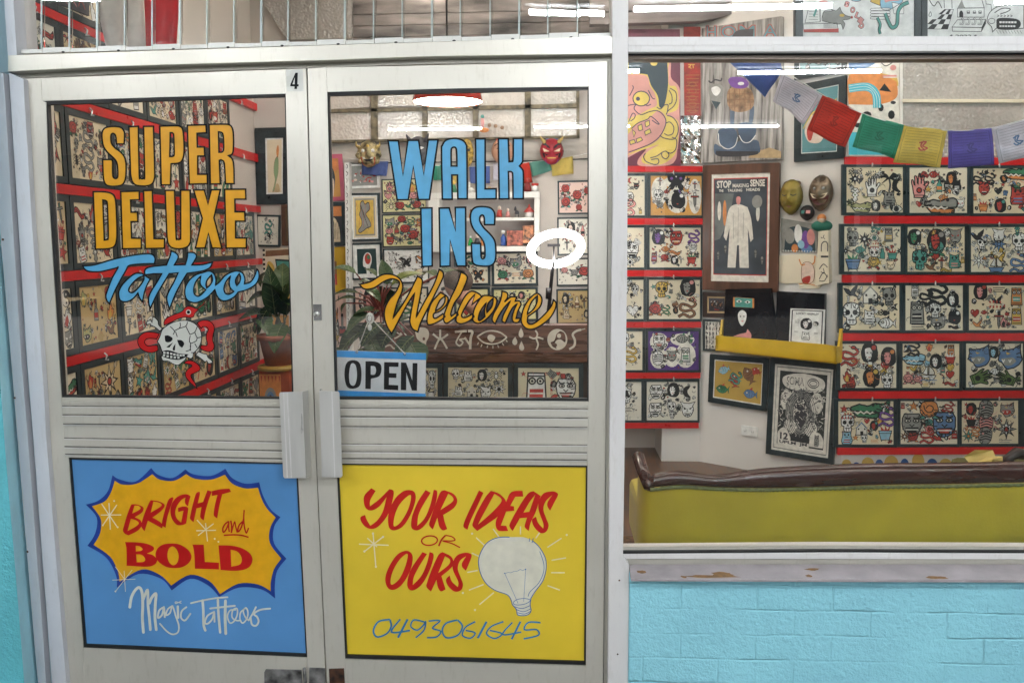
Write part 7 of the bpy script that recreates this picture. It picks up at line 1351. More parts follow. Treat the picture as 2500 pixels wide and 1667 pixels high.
# shelf with albums
YS=mat('yellow_shelf_paint',(.66,.42,.015),.35,var=.08); d_=.13
t=thing('yellow_shelf',AW.at(1900,860),'bright yellow wall ledge holding black albums and a zine','shelf')
fq=lambda s,h=d_:[AW.at(x,y,h) for x,y in pts(s)]
b=MB(); b.prism(fq('1747,819 2018,841 2042,846 2042,888 1750,856'),-AW.n*.015,YS); b.build('front_lip',t,bevel=.003)
bl,br=AW.at(1750,856,d_),AW.at(2042,888,d_); b=MB(); b.prism([bl,br,br-AW.n*d_,bl-AW.n*d_],Vector((0,0,.012)),YS); b.build('base_board',t)
for nm,x0_,yA,yB,zz in (('end_board',1747,819,856,778),('end_board',2042,846,888,800)):
    p0,p1=AW.at(x0_,yA,d_),AW.at(x0_,yB,d_); hgt=AW.at(x0_,zz,0.02).z-p1.z; tn=(AW.at(x0_+10,yA,0)-AW.at(x0_,yA,0)).normalized()*.015*(1 if x0_<1800 else -1)
    b=MB(); q=[p1,p1-AW.n*d_,p1-AW.n*d_+Vector((0,0,hgt)),p1-AW.n*(d_*.55)+Vector((0,0,hgt)),p1-AW.n*(d_*.35)+Vector((0,0,(p0-p1).z)),p0]; b.prism(q,tn,YS); b.build(nm,t,bevel=.002)
ALB=mat('black_album_cover',(.012,.012,.014),.25,var=.4,spec=.5)
for s,lab,h in [('1771,706 1881,704 1896,830 1766,826','black album with a teal eyes sticker and white mask, left on the yellow ledge',.075),('1896,711 2014,717 2012,846 1894,834','plain black album, right on the yellow ledge',.06)]:
    t=thing('photo_album',AW.at(1850,820,h),lab,'album','black albums on the yellow ledge'); b=MB(); q=[AW.at(x,y,h) for x,y in pts(s)]; b.prism(q,-AW.n*.03,ALB); cvr=b.build('cover',t,bevel=.004)
    if 'teal' in lab:
        A=Art(lambda u,v,hh: AW.at(1690+u/3.408,680+v/3.408,.075+hh)); A.fill(path("340,155/ 515,165/ 515,245/ 340,235/"),ink('O'),.0006); A.fill(path("355,158/ 500,166/ 500,243/ 355,235/"),ink('T'),.0009)
        for x,y in ((390,190),(460,196)): A.fill(path(f"{x-26},{y}/ {x},{y-14} {x+26},{y}/ {x},{y+12}"),ink('w'),.0013); A.fill(ell(x,y,8,9),ink('K'),.0016)
        A.fill(path("415,262 450,290 445,350 415,395 385,350 382,290"),ink('w'),.0008); A.fill(ell(402,315,6,6),ink('K'),.0012); A.fill(ell(430,315,6,6),ink('K'),.0012); A.fill(path("405,350/ 430,350/ 418,362"),ink('M'),.0012); A.fill(path("340,480/ 400,460 450,450/ 460,420/ 490,460 490,495/"),ink('M'),.0008); sub(A,'sticker',cvr)
t=thing('zine_booklet',AW.at(1970,800,.1),'white zine with an ink figure and yin yang, standing in front of the right album','booklet')
q=[AW.at(x,y,.10) for x,y in pts('1930,753 2014,756 2010,846 1926,836')]; A=Art(quadfn(q,AW.n,100,127)); A.prism(q,-AW.n*.008,ink('w')); A.stroke([(6,6),(50,5),(94,6),(94,122),(6,122)],3.4,ink('k'),.0006,closed=True)
put_text(A,"LOCKY HAWLEY",18,13,84,21,ink('k'),.0006,bold=.03); motif(A,'lady',48,56,22,'w','w'); motif(A,'yinyang',76,50,9); motif(A,'snake',22,46,8,'w','w'); motif(A,'text',20,84,7,'k'); motif(A,'text',78,84,7,'k'); motif(A,'cat',48,96,16,'w','k'); A.build('cover',t)
# small pictures left of the ledge
framed('framed_photo',AWq('1716,712 1782,714 1782,776 1716,774',.02),AW.n,'small tan framed group photo left of the albums','framed print',fw=.03,frame_m=mat('dark_brown_frame',(.045,.028,.022),.4),mat_w=.012,mat_m=ink('c'),pap=ink('k'),spec="lady,30,50,20,N,N;lady,64,44,20,E,N;lady,96,52,20,N,N;banner,66,86,18,R,R",artname='photo')
framed('framed_print',AWq('1716,779 1766,781 1764,858 1716,856',.02),AW.n,'dense black and white print left of the yellow ledge','framed print',fw=.015,pap=ink('W'),spec=rnd_spec(random.Random(11),['K','E','k'],5,6),artname='print')
def d_fish(A):
    for (x,y,s,rt,c1,c2) in [(24,24,18,-.4,'L','R'),(54,46,22,1.35,'R','T'),(92,30,24,1.0,'N','R'),(112,18,14,.4,'R','C'),(22,76,20,0,'G','R'),(98,78,20,0,'B','R')]: motif(A,'fish',x,y,s,c1,c2,rt,lw=.4)
    motif(A,'snake',58,40,18,'T','R',.3)
framed('framed_print',AWq('1733,864 1876,875 1870,1004 1728,981',.03),AW.n,'yellow print of red and green fish in a black frame beneath the ledge','framed print',fw=.035,mat_w=.008,pap=mat('mustard_print',(.55,.36,.08),.4,var=.08),drawfn=d_fish,artname='print')
def d_big(A):
    A.stroke([(5,3),(64,2.6),(122,3),(122,97),(64,97.4),(5,97)],1.4,ink('E'),.0006,closed=True); A.fill(path("12,7/ 115,7/ 115,92/ 12,92/"),mat('print_black',(.03,.035,.035),.4),.0004)
    rr=random.Random(4)
    A.fill(path("20,14 60,8 104,12 110,22 90,28 30,26"),ink('W'),.0008); put_text(A,"SOMA",28,13,66,22,ink('k'),.0012,bold=.02); put_text(A,"SOMA",29.5,14,64.5,21,ink('W'),.0014,bold=-.01); A.stroke(ell(86,18,12,5),1.2,ink('k'),.0012,closed=True); A.stroke(ell(86,18,8,3),1,ink('k'),.0012,closed=True)
    for (x,y,rx,ry,cc) in [(62,52,34,26,'E'),(62,50,26,22,'W'),(62,52,14,18,'k'),(62,54,9,14,'W'),(30,40,14,12,'W'),(96,40,14,12,'W'),(40,70,14,9,'W'),(86,70,14,9,'W')]: A.fill(ell(x,y,rx,ry,20),ink(cc),.0008+rr.random()*.0008)
    for k in range(330): 
        x,y=rr.uniform(15,112),rr.uniform(24,80); A.stroke([(x,y),(x+rr.uniform(-5,5),y+rr.uniform(-3,3)),(x+rr.uniform(-6,6),y+rr.uniform(-4,4))],1.1,ink(rr.choice('kkEW')),.0022)
    for k in range(5): A.stroke(ell(62,56,18+k*4,20+k*2.2,22),.9,ink('k'),.0024,closed=True)
    A.fill(path("14,90/ 14,78 28,72 42,82 42,90/"),ink('W'),.0026); put_text(A,"12",19,78,37,86,ink('k'),.003,bold=.04)
    A.fill(path("84,90/ 88,76 104,73 114,80 114,90/"),ink('W'),.0026); motif(A,'cat',100,82,7,'E','K',h=.003)
    A.fill(path("14,86/ 84,87/ 84,92/ 14,92/"),ink('W'),.0028); put_text(A,"UPLM  JM",18,87,80,91.5,ink('k'),.0032,bold=.04)
framed('framed_poster',AWq('1880,874 2049,890 2034,1134 1869,1107',.035),AW.n,'large black framed black and white gig poster numbered 12 beneath the ledge','poster',fw=.035,pap=ink('W'),drawfn=d_big,artname='poster')
t=thing('power_outlet',AW.at(1828,1052),'white double power outlet on the wall below the fish print','outlet'); b=MB(); b.prism(AWq('1809,1038 1848,1043 1848,1067 1809,1062',.012),-AW.n*.012,ink('w')); op=b.build('plate',t,bevel=.003)
A=Art(lambda u,v,h: AW.at(u,v,.012+h))
for x in (1819,1837):
    A.stroke([(x-3,1050+(x-1819)*.14),(x-1,1054+(x-1819)*.14)],1.2,ink('E'),.001); A.stroke([(x+3,1050+(x-1819)*.14),(x+1,1054+(x-1819)*.14)],1.2,ink('E'),.001)
sub(A,'slots',op)
# ================= right wall upper: tall print and textured window
t=thing('tall_print',RW.at(2130,260),'tall bright print with a teal rainbow, orange dunes and cow spots beside the rippled window','print')
q=[RW.at(x,y,.02) for x,y in pts('2070,110 2196,110 2196,381 2076,381')]; A=Art(lambda u,v,h: RW.at(1500+u/2.351,v/2.351,.02+h)); A.prism(q,(0,.02,0),ink('W'))
A.fill(path("1345,270/ 1520,270/ 1500,360 1420,400 1345,420/"),ink('B'),.0006); A.fill(path("1345,440 1460,400 1560,440 1620,470/ 1620,560 1520,600 1345,600/"),ink('O'),.0008); A.fill(path("1345,430/ 1450,410 1620,440/ 1620,500 1480,470 1345,480/"),ink('Y'),.0007)
A.stroke(path("1345,510 1450,500 1500,540 1508,620",False),46,mat('sky_teal',(.06,.48,.60),.45),.0012)
for k in (-14,0,14): A.stroke(path(f"1345,{510+k} 1450,{500+k} {1500-k},545 {1508-k},620",False),2.5,ink('w'),.0016)
for (x,y,rx,ry) in [(1380,650,22,12),(1450,660,26,20),(1530,620,16,22),(1590,660,20,26),(1500,700,26,12),(1400,720,24,14),(1600,590,16,10),(1560,720,20,12)]: A.fill(ell(x,y,rx,ry,9),ink('K'),.0012)
A.fill(path("1345,760/ 1620,760/ 1620,890/ 1345,890/"),mat('sky_teal'),.0012); A.fill(ell(1600,390,18,16),ink('M'),.0012); A.stroke(path("1530,360 1560,380 1610,350",False),5,ink('K'),.0014); A.stroke(path("1540,440 1620,440",False),16,ink('M'),.0012); A.stroke(path("1545,445 1620,445",False),5,ink('w'),.0016); A.fill(path("1520,520/ 1550,480/ 1590,530/"),ink('K'),.0014)
for (x,y) in ((1425,815),(1550,835)): A.fill(path(f"{x},{y-35}/ {x-22},{y+12}/ {x+22},{y+12}/"),ink('g'),.0016); A.fill(path(f"{x-30},{y+16}/ {x+30},{y+16}/ {x+18},{y+28}/ {x-18},{y+28}/"),ink('Y'),.0016)
A.build('sheet',t)
t=thing('rippled_window',RW.at(2350,300),'wide rippled glass window behind the prayer flags at right','window')
b=MB(); b.prism([RW.at(x,y,.012) for x,y in pts('2200,100 2640,100 2640,242 2200,242')],(0,.01,0),TG2); b.build('glass_pane',t)
b=MB(); b.prism([RW.at(x,y,.012) for x,y in pts('2200,251 2640,251 2640,384 2200,384')],(0,.01,0),TG2); b.build('glass_pane',t)
b=MB(); b.prism([RW.at(x,y,.03) for x,y in pts('2198,242 2640,243 2640,251 2198,250')],(0,.03,0),paper('ivory')); b.build('glazing_bar',t,bevel=.002)
b=MB(); b.prism([RW.at(x,y,.03) for x,y in pts('2196,100 2204,100 2204,384 2198,384')],(0,.03,0),SH); b.build('frame_edge',t,bevel=.002)
# scalloped decoration
cols=['yellow','blue']
for i,(x,y,w,hh) in enumerate([(2067,1127,12,14),(2091,1132,10,12),(2119,1124,15,16),(2147,1127,10,14),(2176,1122,17,18),(2209,1126,10,15),(2242,1118,15,20),(2276,1126,13,15),(2309,1125,15,14),(2346,1131,10,10),(2378,1126,14,12)]):
    A=Art(lambda u,v,h: RW.at(u,v,.004+h)); l=ell(x,y+8,w,hh,20); A.fill(l,mat('scallop_'+cols[i%2],(.70,.46,.10) if i%2==0 else (.02,.10,.33),.5),.0); A.prism([RW.at(a,c,.004) for a,c in l],(0,.003,0),mat('scallop_'+cols[i%2]))
    tag(A.build('wall_scallop'),f'{ordw[i] if i<9 else ["tenth","eleventh"][i-9]} round scallop from the left, {cols[i%2]}, painted low on the right wall','wall decoration','yellow and blue scallops low on the right wall')
# ================= framed sheets in the transom
def d_solid(A):
    fn0=A.fn; 
    A2=Art(lambda u,v,h: fn0((u-88)/1137*127,100-(380-v)/7.1,h)) # crop px -> sheet
    A2.v,A2.f,A2.m,A2.sm,A2.mats=A.v,A.f,A.m,A.sm,A.mats
    for ch,x,y,rt in (("S",540,80,.5),("O",600,130,.6),("L",650,180,.7),("I",680,225,1.1),("D",690,275,1.3)): put_text(A2,ch,x-26,y-30,x+26,y+30,ink('K'),.0008,bold=.10,rot=rt*.6); put_text(A2,ch,x-22,y-26,x+22,y+26,ink('M'),.0012,bold=.04,rot=rt*.6)
    ol2=lambda s,c,w=5:(A2.fill(path(s),c,.0006),A2.stroke(path(s),w,ink('K'),.001,closed=True))
    ol2("290,230/ 300,150 380,130 430,140/ 470,105/ 490,150 530,180 590,195/ 560,215 500,225 520,260 500,310/ 480,260 440,260 330,240",ink('E')); A2.fill(ell(490,180,26,14),ink('Y'),.0012); A2.fill(ell(590,198,12,12),ink('R'),.0014)
    ol2("110,250/ 150,105/ 260,110/ 265,240/",ink('w')); ol2("270,240/ 270,110/ 370,95/ 390,140/ 300,150/",ink('w')); ol2("90,260/ 440,250/ 455,335/ 100,335/",ink('w')); A2.fill(path("92,310/ 455,300/ 455,335/ 100,335/"),ink('R'),.0014)
    for k in range(4): A2.stroke([(300,262+k*10),(440,258+k*11)],3,ink('K'),.0014)
    for k in range(4): A2.stroke([(150,145+k*24),(245,148+k*24)],3,ink('K'),.0014)
    ol2("780,50 820,20 880,10/ 880,90/ 820,70",ink('Y')); ol2("880,0/ 1000,-20/ 1110,40 1050,90 960,130 890,110",ink('L')); A2.fill(path("920,0/ 1000,0 1080,40 980,50 930,60"),ink('M'),.0012)
    for k in range(4): ol2(f"790,{115+k*26}/ 960,{112+k*26} 980,{124+k*26} 960,{136+k*26} 790,{134+k*26}",ink('w'),4)
    ol2("1000,60/ 1110,90 1120,165/ 1020,165/",ink('w'),4)
    A2.stroke(path("850,200 880,260 870,310 880,350",False),30,ink('K'),.0016); A2.stroke(path("850,200 880,260 870,310 880,350",False),20,ink('T'),.002)
    A2.stroke(path("930,160 960,230 1000,290 1050,260 1060,150 1100,90 1170,60",False),38,ink('K'),.0022); A2.stroke(path("930,160 960,230 1000,290 1050,260 1060,150 1100,90 1170,60",False),26,ink('T'),.0026)
    ol2("580,0/ 685,0/ 685,40 640,52 585,40",ink('L')); A2.stroke(path("200,190 225,120 205,60",False),20,ink('T'),.0016); A2.fill(ell(300,60,46,16),ink('M'),.001)
    for s in ["skull,30,20,14,M,K","rose,66,16,14,R,G","snake,100,18,14,T,K"]:
        for q in parse(s): motif(A,*q)
    A.j=0
def d_check(A):
    fn0=A.fn; A2=Art(lambda u,v,h: fn0((u-1368)/1137*127,100-(384-v)/7.1,h)); A2.v,A2.f,A2.m,A2.sm,A2.mats=A.v,A.f,A.m,A.sm,A.mats
    K_=ink('K'); W_=ink('w')
    def pt(i,j): # checker floor
        x0=1368+ (j*52)-(i*38)+60; return (x0+i*0,0)
    q=[(1545,130),(1640,130),(1580,310),(1300,310)]
    f=lambda a,c:(q[0][0]*(1-a)*(1-c)+q[1][0]*a*(1-c)+q[2][0]*a*c+q[3][0]*(1-a)*c, q[0][1]*(1-c)+q[3][1]*c)
    for i in range(4):
        for j in range(4):
            if (i+j)%2==0: 
                l=[f(i/4,j/4),f((i+1)/4,j/4),f((i+1)/4,(j+1)/4),f(i/4,(j+1)/4)]; l=[(max(1370,x),y) for x,y in l]; A2.fill(l,K_,.0006)
    A2.stroke([(1545,130),(1640,130),(1580,310),(1370,310)],4,K_,.0008)
    ol2=lambda s,c,w=5,h=.0006:(A2.fill(path(s),c,h),A2.stroke(path(s),w,K_,h+.0004,closed=True))
    ol2("1680,120/ 1955,115/ 1955,200/ 1680,200/",W_); ol2("1680,120/ 1730,40/ 1930,40/ 1955,115/ 1760,118/ 1720,80/",W_,6,.001); A2.fill(path("1680,120/ 1725,45/ 1755,118/"),ink('E'),.0016); A2.fill(path("1700,200/ 1700,160 1718,140 1738,160 1738,200/"),K_,.0012)
    for x in (1792,1855,1912): A2.fill([(x-16,142),(x+16,142),(x+16,168),(x-16,168)],K_,.0012); A2.fill([(x-11,147),(x+11,147),(x+11,156),(x-11,156)],W_,.0016)
    ol2("1625,290/ 1680,225/ 1970,220/ 1930,295/",W_); A2.fill(path("1625,292/ 1930,297/ 1925,332/ 1630,330/"),W_,.001); A2.stroke([(1625,292),(1930,297),(1925,332),(1630,330)],5,K_,.0014,closed=True); A2.fill(path("1930,297/ 1972,222/ 1972,260/ 1928,332/"),K_,.0014)
    for k in range(4): A2.stroke(path(f"{1700+k*62},260 {1735+k*62},262 {1738+k*62},225 {1720+k*62},205",False),16,K_,.0016); A2.stroke(path(f"{1700+k*62},260 {1735+k*62},262 {1738+k*62},225 {1720+k*62},205",False),8,W_,.002)
    ol2("1970,35/ 2020,35/ 2020,-10/ 2080,-10/ 2080,35/ 2140,35/ 2150,80/ 2080,80/ 2080,150/ 2030,140/ 2025,85/ 1975,80/",W_)
    ol2("1985,220 2010,160 2080,110 2200,90 2360,90/ 2360,300/ 2200,310 2080,300/ 2040,335/ 2030,290 1990,250",W_,7,.001); A2.fill(path("2080,260/ 2100,210 2280,215 2330,260 2280,310 2100,310"),K_,.0016)
    for k in range(6): A2.fill([(2110+k*30,238),(2134+k*30,238),(2134+k*30,255),(2110+k*30,255)],W_,.002); A2.fill([(2110+k*28,275),(2132+k*28,275),(2132+k*28,290),(2110+k*28,290)],W_,.002)
    A2.stroke(path("2060,160 2140,120 2220,125 2190,150 2120,170",False),8,K_,.0018); A2.fill(ell(2030,235,34,24),W_,.0018); A2.stroke(ell(2030,235,34,24),5,K_,.002,closed=True)
    for k in range(9): A2.stroke([(2080+k*30,320),(2100+k*30,350)],3,K_,.0016)
    for k in range(5): A2.stroke(path(f"{2085+k*34},180 {2105+k*34},188 {2085+k*34},198",False),5,K_,.002)
    put_text(A2,"* 2022 *",1600,360,1885,386,K_,.0012,bold=.02); A2.stroke(path("1380,0 1400,60 1440,100 1480,60 1520,120",False),8,K_,.0012); A2.stroke(path("1540,0 1545,120",False),6,K_,.0012); A2.stroke(path("1620,0 1625,120",False),6,K_,.0012); A2.stroke(path("1400,150 1385,185 1400,195 1415,180 1402,150",False),5,K_,.0012)
    for s in ["skull,30,20,16,w,K","tiki,66,20,14,w,K","devil,104,18,15,w,K"]:
        for q in parse(s): motif(A,*q)
for s,fn_,lab in [('1942,-130 2250,-130 2250,98 1942,98',d_solid,'large flash sheet with a grey rat and the word SOLID, upper right window'),('2250.5,-130 2560,-130 2560,99.5 2250.5,98.5',d_check,'large black and white flash sheet with a house and checkered floor, upper right window')]:
    TP=YP(.30); q=[TP.at(x,y) for x,y in pts(s)]; n=Vector((0,-1,0))
    xa,xb=(1961,2233) if fn_ is d_solid else (2265,2536)
    inner=[TP.at(xa,-100),TP.at(xb,-100),TP.at(xb,91.5),TP.at(xa,90.5)]
    t=thing('framed_flash_sheet',sum(q,Vector())/4,lab,'framed print','framed sheets hung in the transom window'); b=MB(); b.ring(q,inner,n,.03,FRM); b.build('frame',t,bevel=.0015)
    A=Art(quadfn([w+Vector((0,.006,0)) for w in inner],n)); A.prism([w+Vector((0,.006,0)) for w in inner],(0,.004,0),ink('w')); fn_(A); A.build('sheet',t)
# ================= sofa
VELV=mat('chartreuse_velvet',(.52,.42,.035),.75,var=.12,scale=3.2,bump=.1,bscale=90,spec=.2); MAHO=mat('polished_mahogany',(.050,.011,.007),.24,var=.14,scale=5,spec=.5,coat=.4,stretch=(1,4,4)); GIMP=mat('green_gimp_braid',(.17,.19,.07),.8,var=.3,scale=80)
for mm_ in (VELV,):
    b_=mm_.node_tree.nodes['Principled BSDF']; b_.inputs['Sheen Weight'].default_value=.25
SY=.42; t=thing('settee',Vector((P(2000,1250,SY).x,.75,0)),'antique settee in chartreuse velvet with a carved dark wood crest, its back to the window','sofa')
SPn=YP(SY)
top=[(1600,1156),(1640,1148),(1680,1150),(1730,1157),(1772,1156),(1820,1148),(1883,1141),(2010,1134),(2150,1130),(2300,1129),(2600,1124)]
bot=[(1587,1190),(1640,1184),(1680,1183),(1730,1187),(1772,1189),(1820,1190),(1883,1190),(2010,1187),(2150,1183),(2300,1181),(2600,1176)]
top=crv(top,[False]*len(top),False,6); bot_s=crv(bot,[False]*len(bot),False,6)
b=MB(); vs=[];N=len(top)
for (a,c) in zip(top,bot_s):
    p=SPn.at(*a,0); q=SPn.at(*c,.02); hgt=p.z-q.z
    prof=[(q.y,q.z),(q.y-.009,q.z+hgt*.22),(q.y-.009,q.z+hgt*.6),(q.y+.0,q.z+hgt*.86),(p.y+.012,p.z-.003),(p.y+.035,p.z-.014),(p.y+.055,p.z-.04),(p.y+.06,q.z)]
    vs+=[Vector((p.x+(q.x-p.x)*(1-(zz-q.z)/hgt if hgt else 0),yy,zz)) for k,(yy,zz) in enumerate(prof)]
b.add(vs,[(i*8+k,i*8+k+1,(i+1)*8+k+1,(i+1)*8+k) for i in range(N-1) for k in range(7)],MAHO,True); b.add(vs[:8],[tuple(range(8))],MAHO); b.build('crest_rail',t)
b=MB(); g0=[SPn.at(c[0],c[1]+1,.022) for c in bot]; g1=[SPn.at(c[0],c[1]+9,.024) for c in bot]
vs=[];M_=[]
for i in range(len(g0)-1):
    for k in range(24):
        tt=k/24; p=g0[i].lerp(g0[i+1],tt); q=g1[i].lerp(g1[i+1],tt); M_.append((p,q,k%2))
b.add([x for (p,q,k) in M_ for x in (p,(p+q)/2+Vector((0,-.005-.004*k,0)),q+Vector((0,0,-.003*k)))],[(i*3+k,i*3+k+1,i*3+k+4,i*3+k+3) for i in range(len(M_)-1) for k in (0,1)],GIMP,True); b.build('gimp_braid',t)
# back upholstery with rounded left corner
b=MB(); vs=[]; left=[SPn.at(1558,1152,-.09),SPn.at(1563,1166,-.045),SPn.at(1574,1184,-.008),SPn.at(1590,1191,.014)]; cols_=left+[SPn.at(c[0],c[1]+3,.018) for c in bot[1:]]
for p in cols_:
    for k,z in enumerate((p.z,p.z-.12,p.z-.3,.22)): vs.append(Vector((p.x-(.0 if k==0 else .004*k),p.y+(-.006 if k in(1,2) else 0),z)))
n=len(cols_); b.add(vs,[(i*4+k,i*4+k+1,(i+1)*4+k+1,(i+1)*4+k) for i in range(n-1) for k in range(3)],VELV,True); o=b.build('back_upholstery',t)
b=MB(); xr=cols_[-1].x; xl_=cols_[3].x; b.box((xl_+.05,SY+.05,.2),(xr,SY+.14,P(2000,1180,SY).z-.02),VELV); b.build('back_cushion',t); b=MB(); b.box((xl_-.02,SY+.14,.22),(xr,SY+.72,.46),VELV); b.build('seat',t,bevel=.03)
b=MB(); b.box((xl_-.0,SY+.2,.44),(xl_+.09,SY+.68,P(1566,1160,SY+.2).z-.2),VELV); b.build('arm',t,bevel=.03)
a0_,a1_=SPn.at(1585,1186,.0),SPn.at(1558,1112,-.16)
b=MB(); mid=(a0_+a1_)/2+Vector((-.004,0,-.002)); b.tube([a0_+Vector((.01,0,-.01)),a0_,mid,a1_,a1_+(a1_-a0_).normalized()*.01],[.016,.024,.023,.024,.015],MAHO,10); 
for k in range(5): 
    d=Vector((math.cos(k*1.25)*.014,math.sin(k*1.25)*.014,0)); b.tube([mid+d,a1_+d+Vector((0,0,.004))],.007,MAHO,6)
b.build('carved_arm_post',t)
for x in (xl_+.03,xl_+1.0):
    for y in (SY+.08,SY+.66): b=MB(); b.lathe([(0,0),(.015,0),(.022,.1),(.03,.22),(0,.22)],MAHO,(x,y,0),10); b.build('leg',t)
# things beyond the settee
t=thing('yellow_cushion',P(2430,1125,1.3),'folded pale yellow paper lantern shape just above the settee crest','cushion')
b=MB(); c=P(2425,1138,1.2); 
vs=[P(2383,1130,1.2),P(2410,1113,1.2),P(2455,1113,1.25),P(2462,1128,1.2),P(2440,1150,1.15),P(2400,1150,1.15),P(2425,1120,1.1)]; b.add(vs,[(6,0,1),(6,1,2),(6,2,3),(6,3,4),(6,4,5),(6,5,0)],mat('pale_yellow_cloth',(.66,.50,.16),.6)); b.add([v+Vector((0,.12,0)) for v in vs[:6]],[(5,4,3,2,1,0)],mat('pale_yellow_cloth')); b.build('cover',t)
t=thing('armchair',P(2500,1140,1.0),'dark carved chair crest at the right edge behind the settee','chair')
b=MB(); b.tube([P(2462,1160,1.0),P(2462,1118,1.0),P(2480,1106,1.0),P(2520,1112,1.05),P(2600,1124,1.1)],[.02,.024,.026,.024,.024],mat('dark_carved_wood',(.03,.016,.012),.35),10); b.build('crest',t)
c=P(2530,1200,1.05); b=MB(); b.box((c.x-.12,1.05,.2),(c.x+.5,1.14,P(2500,1135,1.05).z),mat('olive_velvet',(.12,.11,.03),.8)); b.build('back',t,bevel=.02); b=MB(); b.box((c.x-.12,1.14,.2),(c.x+.5,1.65,.44),mat('olive_velvet')); b.build('seat',t,bevel=.03)
RUG=mat('patterned_rug',(.16,.09,.05),.9,var=.7,scale=30); b=MB(); p=P(1520,1300,.35); b.box((.35,.45,.001),(1.15,1.6,.008),RUG); o=b.build('rug'); tag(o,'worn patterned rug on the timber floor left of the settee','rug')
# ================= arcade tubes, and fill tubes added inside the shop
def tube_light(name,c,L,lab,es,grp,axis=0,r=.017,col=(.93,.97,1.0)):
    EMt=mat('tube_glow_%g'%es,(.9,.9,.9),.5,emit=col,es=es); t=thing(name,c,lab,'light fitting',grp); d=Vector((L/2,0,0)) if axis==0 else Vector((0,L/2,0))
    b=MB(); b.tube([Vector(c)-d,Vector(c)+d],r,EMt,10); b.build('tube',t)
    b=MB(); e=Vector((L/2+.03,.045,0)) if axis==0 else Vector((.045,L/2+.03,0)); cc=Vector(c)+Vector((0,0,.045)); b.box(cc-e-Vector((0,0,.0))*1,cc+e+Vector((0,0,.04)),mat('fitting_white',(.7,.7,.7),.4)); b.build('housing',t)
    return t
TZ=H+1.465; G='fluorescent tubes under the arcade ceiling'
OUT=[(-1.58,11.7,'back row, leftmost'),(.37,11.6,'back row, second'),(2.33,11.75,'back row, third'),(.13,7.85,'middle row, centre'),(2.27,8.0,'middle row, right'),(-2.2,7.9,'middle row, left'),(1.14,5.72,'front row, centre'),(3.4,5.7,'front row, right'),(-2.8,5.7,'front row, left')]
for x,yv,nm in OUT: tube_light('tube_light',(x,-(yv-D),TZ),1.25,f'fluorescent tube under the arcade ceiling, {nm}',66,G)
G='unseen fill tubes added on the shop ceiling'  # out-of-view lamps added to brighten the interior
for x,y,nm in [(-1.3,1.6,'over the left wall'),(.3,1.2,'near the doors'),(1.6,1.2,'over the settee'),(2.6,1.9,'far right'),(-.9,3.0,'over the desk'),(.2,2.6,'behind the desk')]:
    tube_light('fill_tube',(x,y,CEIL-.1),1.2,f'unseen fill tube added on the shop ceiling {nm}',19 if y<2.5 else 13,G,axis=1 if x<0 else 0,col=(1,.90,.80))
# arcade outside
b=MB(); b.box((-14,-15,-.12),(14,.0,-.02),mat('arcade_paving',(.12,.115,.105),.7,var=.2,bump=.1)); tag(b.build('pavement'),kind='structure')
b=MB(); b.box((-14,-60,-.3),(14,-15,-.15),mat('asphalt',(.05,.05,.05),.9)); tag(b.build('road'),kind='structure')
b=MB(); b.box((-14,-13,TZ+.12),(14,-.05,TZ+.3),mat('arcade_ceiling',(.40,.38,.36),.8,var=.1)); tag(b.build('arcade_ceiling'),kind='structure')
b=MB(); b.box((-14,-.04,2.9),(XW-.2,.1,4),TURQ); b.box((XW-.2,-.04,2.95),(5,.1,4.2),TURQ); tag(b.build('upper_front_wall'),'painted wall above the shopfront','wall')
b=MB(); b.box((2.4,-.05,-.02),(14,.1,3),CYAN); tag(b.build('neighbour_wall'),'cyan wall to the right of the shopfront','wall')
OPM=mat('opposite_wall',(.05,.05,.052),.9,var=.5,scale=.7)  # unseen dark building added to hide the bright sky from the glass
b=MB(); b.box((-40,-30,-.2),(40,-24,7),OPM)
for k in range(14): b.box((-36+k*5.4,-24.0,.4),(-33+k*5.4,-23.95,2.6),mat('opposite_glass',(.03,.035,.04),.2))
tag(b.build('added_building'),'long low dark building added across the street to keep the sky out of reflections','building')
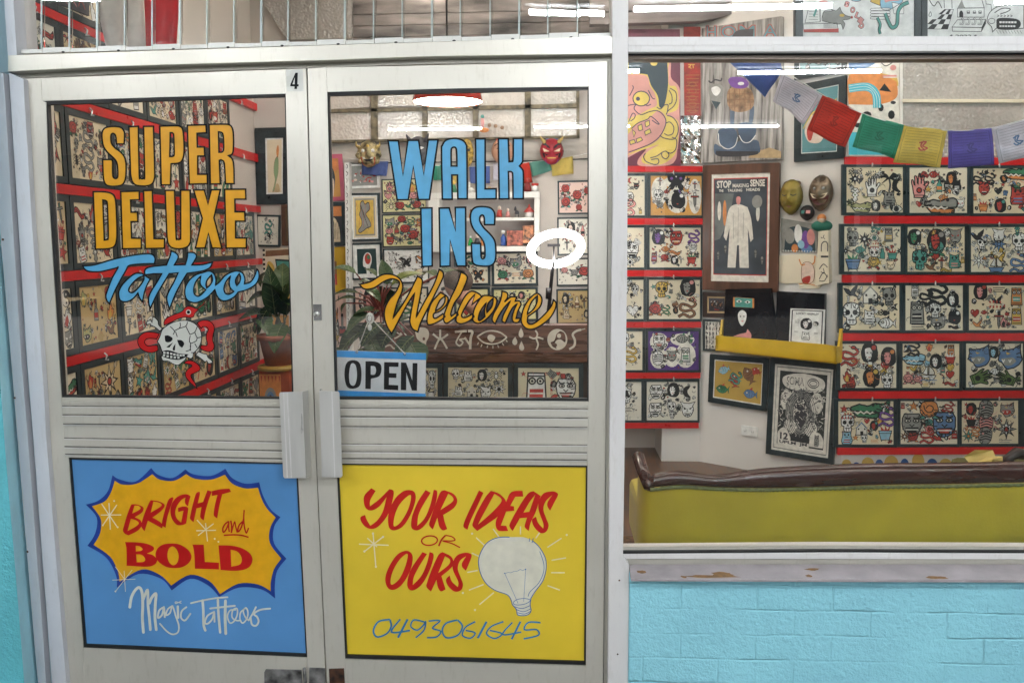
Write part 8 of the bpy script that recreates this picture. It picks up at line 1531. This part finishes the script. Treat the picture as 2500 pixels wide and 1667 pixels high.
for k in range(6):  # unseen pale columns added so the glass has something faint to reflect
    b=MB(); x=-9.3+k*3.7; b.box((x-.16,-12.9,-.02),(x+.16,-12.6,TZ+.12),mat('reflection_column',(.75,.75,.73),.6)); tag(b.build('reflection_column'),f'square pale column added on the street edge of the arcade for reflections, {["far left","left","centre left","centre right","right","far right"][k]}','column','columns added for reflections')
# door track / ground strip inside the entrance
b=MB(); b.prism([P(x,y,.02) for x,y in pts('165,1662 820,1668 820,1720 165,1720')],(0,.2,0),mat('brown_threshold',(.12,.06,.03),.7,var=.4,scale=20)); tag(b.build('threshold',None),'brown worn timber threshold under the doors','threshold')
# world, sun
W=bpy.data.worlds.new('World'); S.world=W; W.use_nodes=True; nt=W.node_tree; bg=nt.nodes['Background']; sk=nt.nodes.new('ShaderNodeTexSky'); sk.sky_type='NISHITA'; sk.sun_disc=False; sk.sun_elevation=math.radians(38); sk.sun_rotation=math.radians(200)
nt.links.new(sk.outputs[0],bg.inputs[0]); bg.inputs[1].default_value=.10
sl=bpy.data.lights.new('sun','SUN'); sl.energy=1.5; sl.angle=math.radians(8); sl.color=(1,.95,.88); so=bpy.data.objects.new('sun',sl); COL.objects.link(so)
# sun is behind the street side of the building line: shines from the south-west over the street
el,rt=math.radians(38),math.radians(200); dv=Vector((math.sin(rt)*math.cos(el),math.cos(rt)*math.cos(el),math.sin(el))); so.rotation_euler=dv.to_track_quat('Z','Y').to_euler()
# camera
cam=bpy.data.cameras.new('camera'); cam.sensor_width=36; cam.lens=F/2500*36; cam.clip_end=500; cam.clip_start=.05
co=bpy.data.objects.new('camera',cam); COL.objects.link(co); S.camera=co
X=Vector((RR[0][0],RR[0][2],-RR[0][1])); Dn=Vector((RR[1][0],RR[1][2],-RR[1][1])); Fw=Vector((RR[2][0],RR[2][2],-RR[2][1]))
M=Matrix(((X.x,-Dn.x,-Fw.x,EYE.x),(X.y,-Dn.y,-Fw.y,EYE.y),(X.z,-Dn.z,-Fw.z,EYE.z),(0,0,0,1))); co.matrix_world=M
S.view_settings.view_transform='Standard'; S.view_settings.look='None'; S.view_settings.exposure=1.55; S.view_settings.gamma=1
S.render.engine='CYCLES'; S.cycles.transparent_max_bounces=20; S.cycles.max_bounces=8
S.render.resolution_x=1024; S.render.resolution_y=682
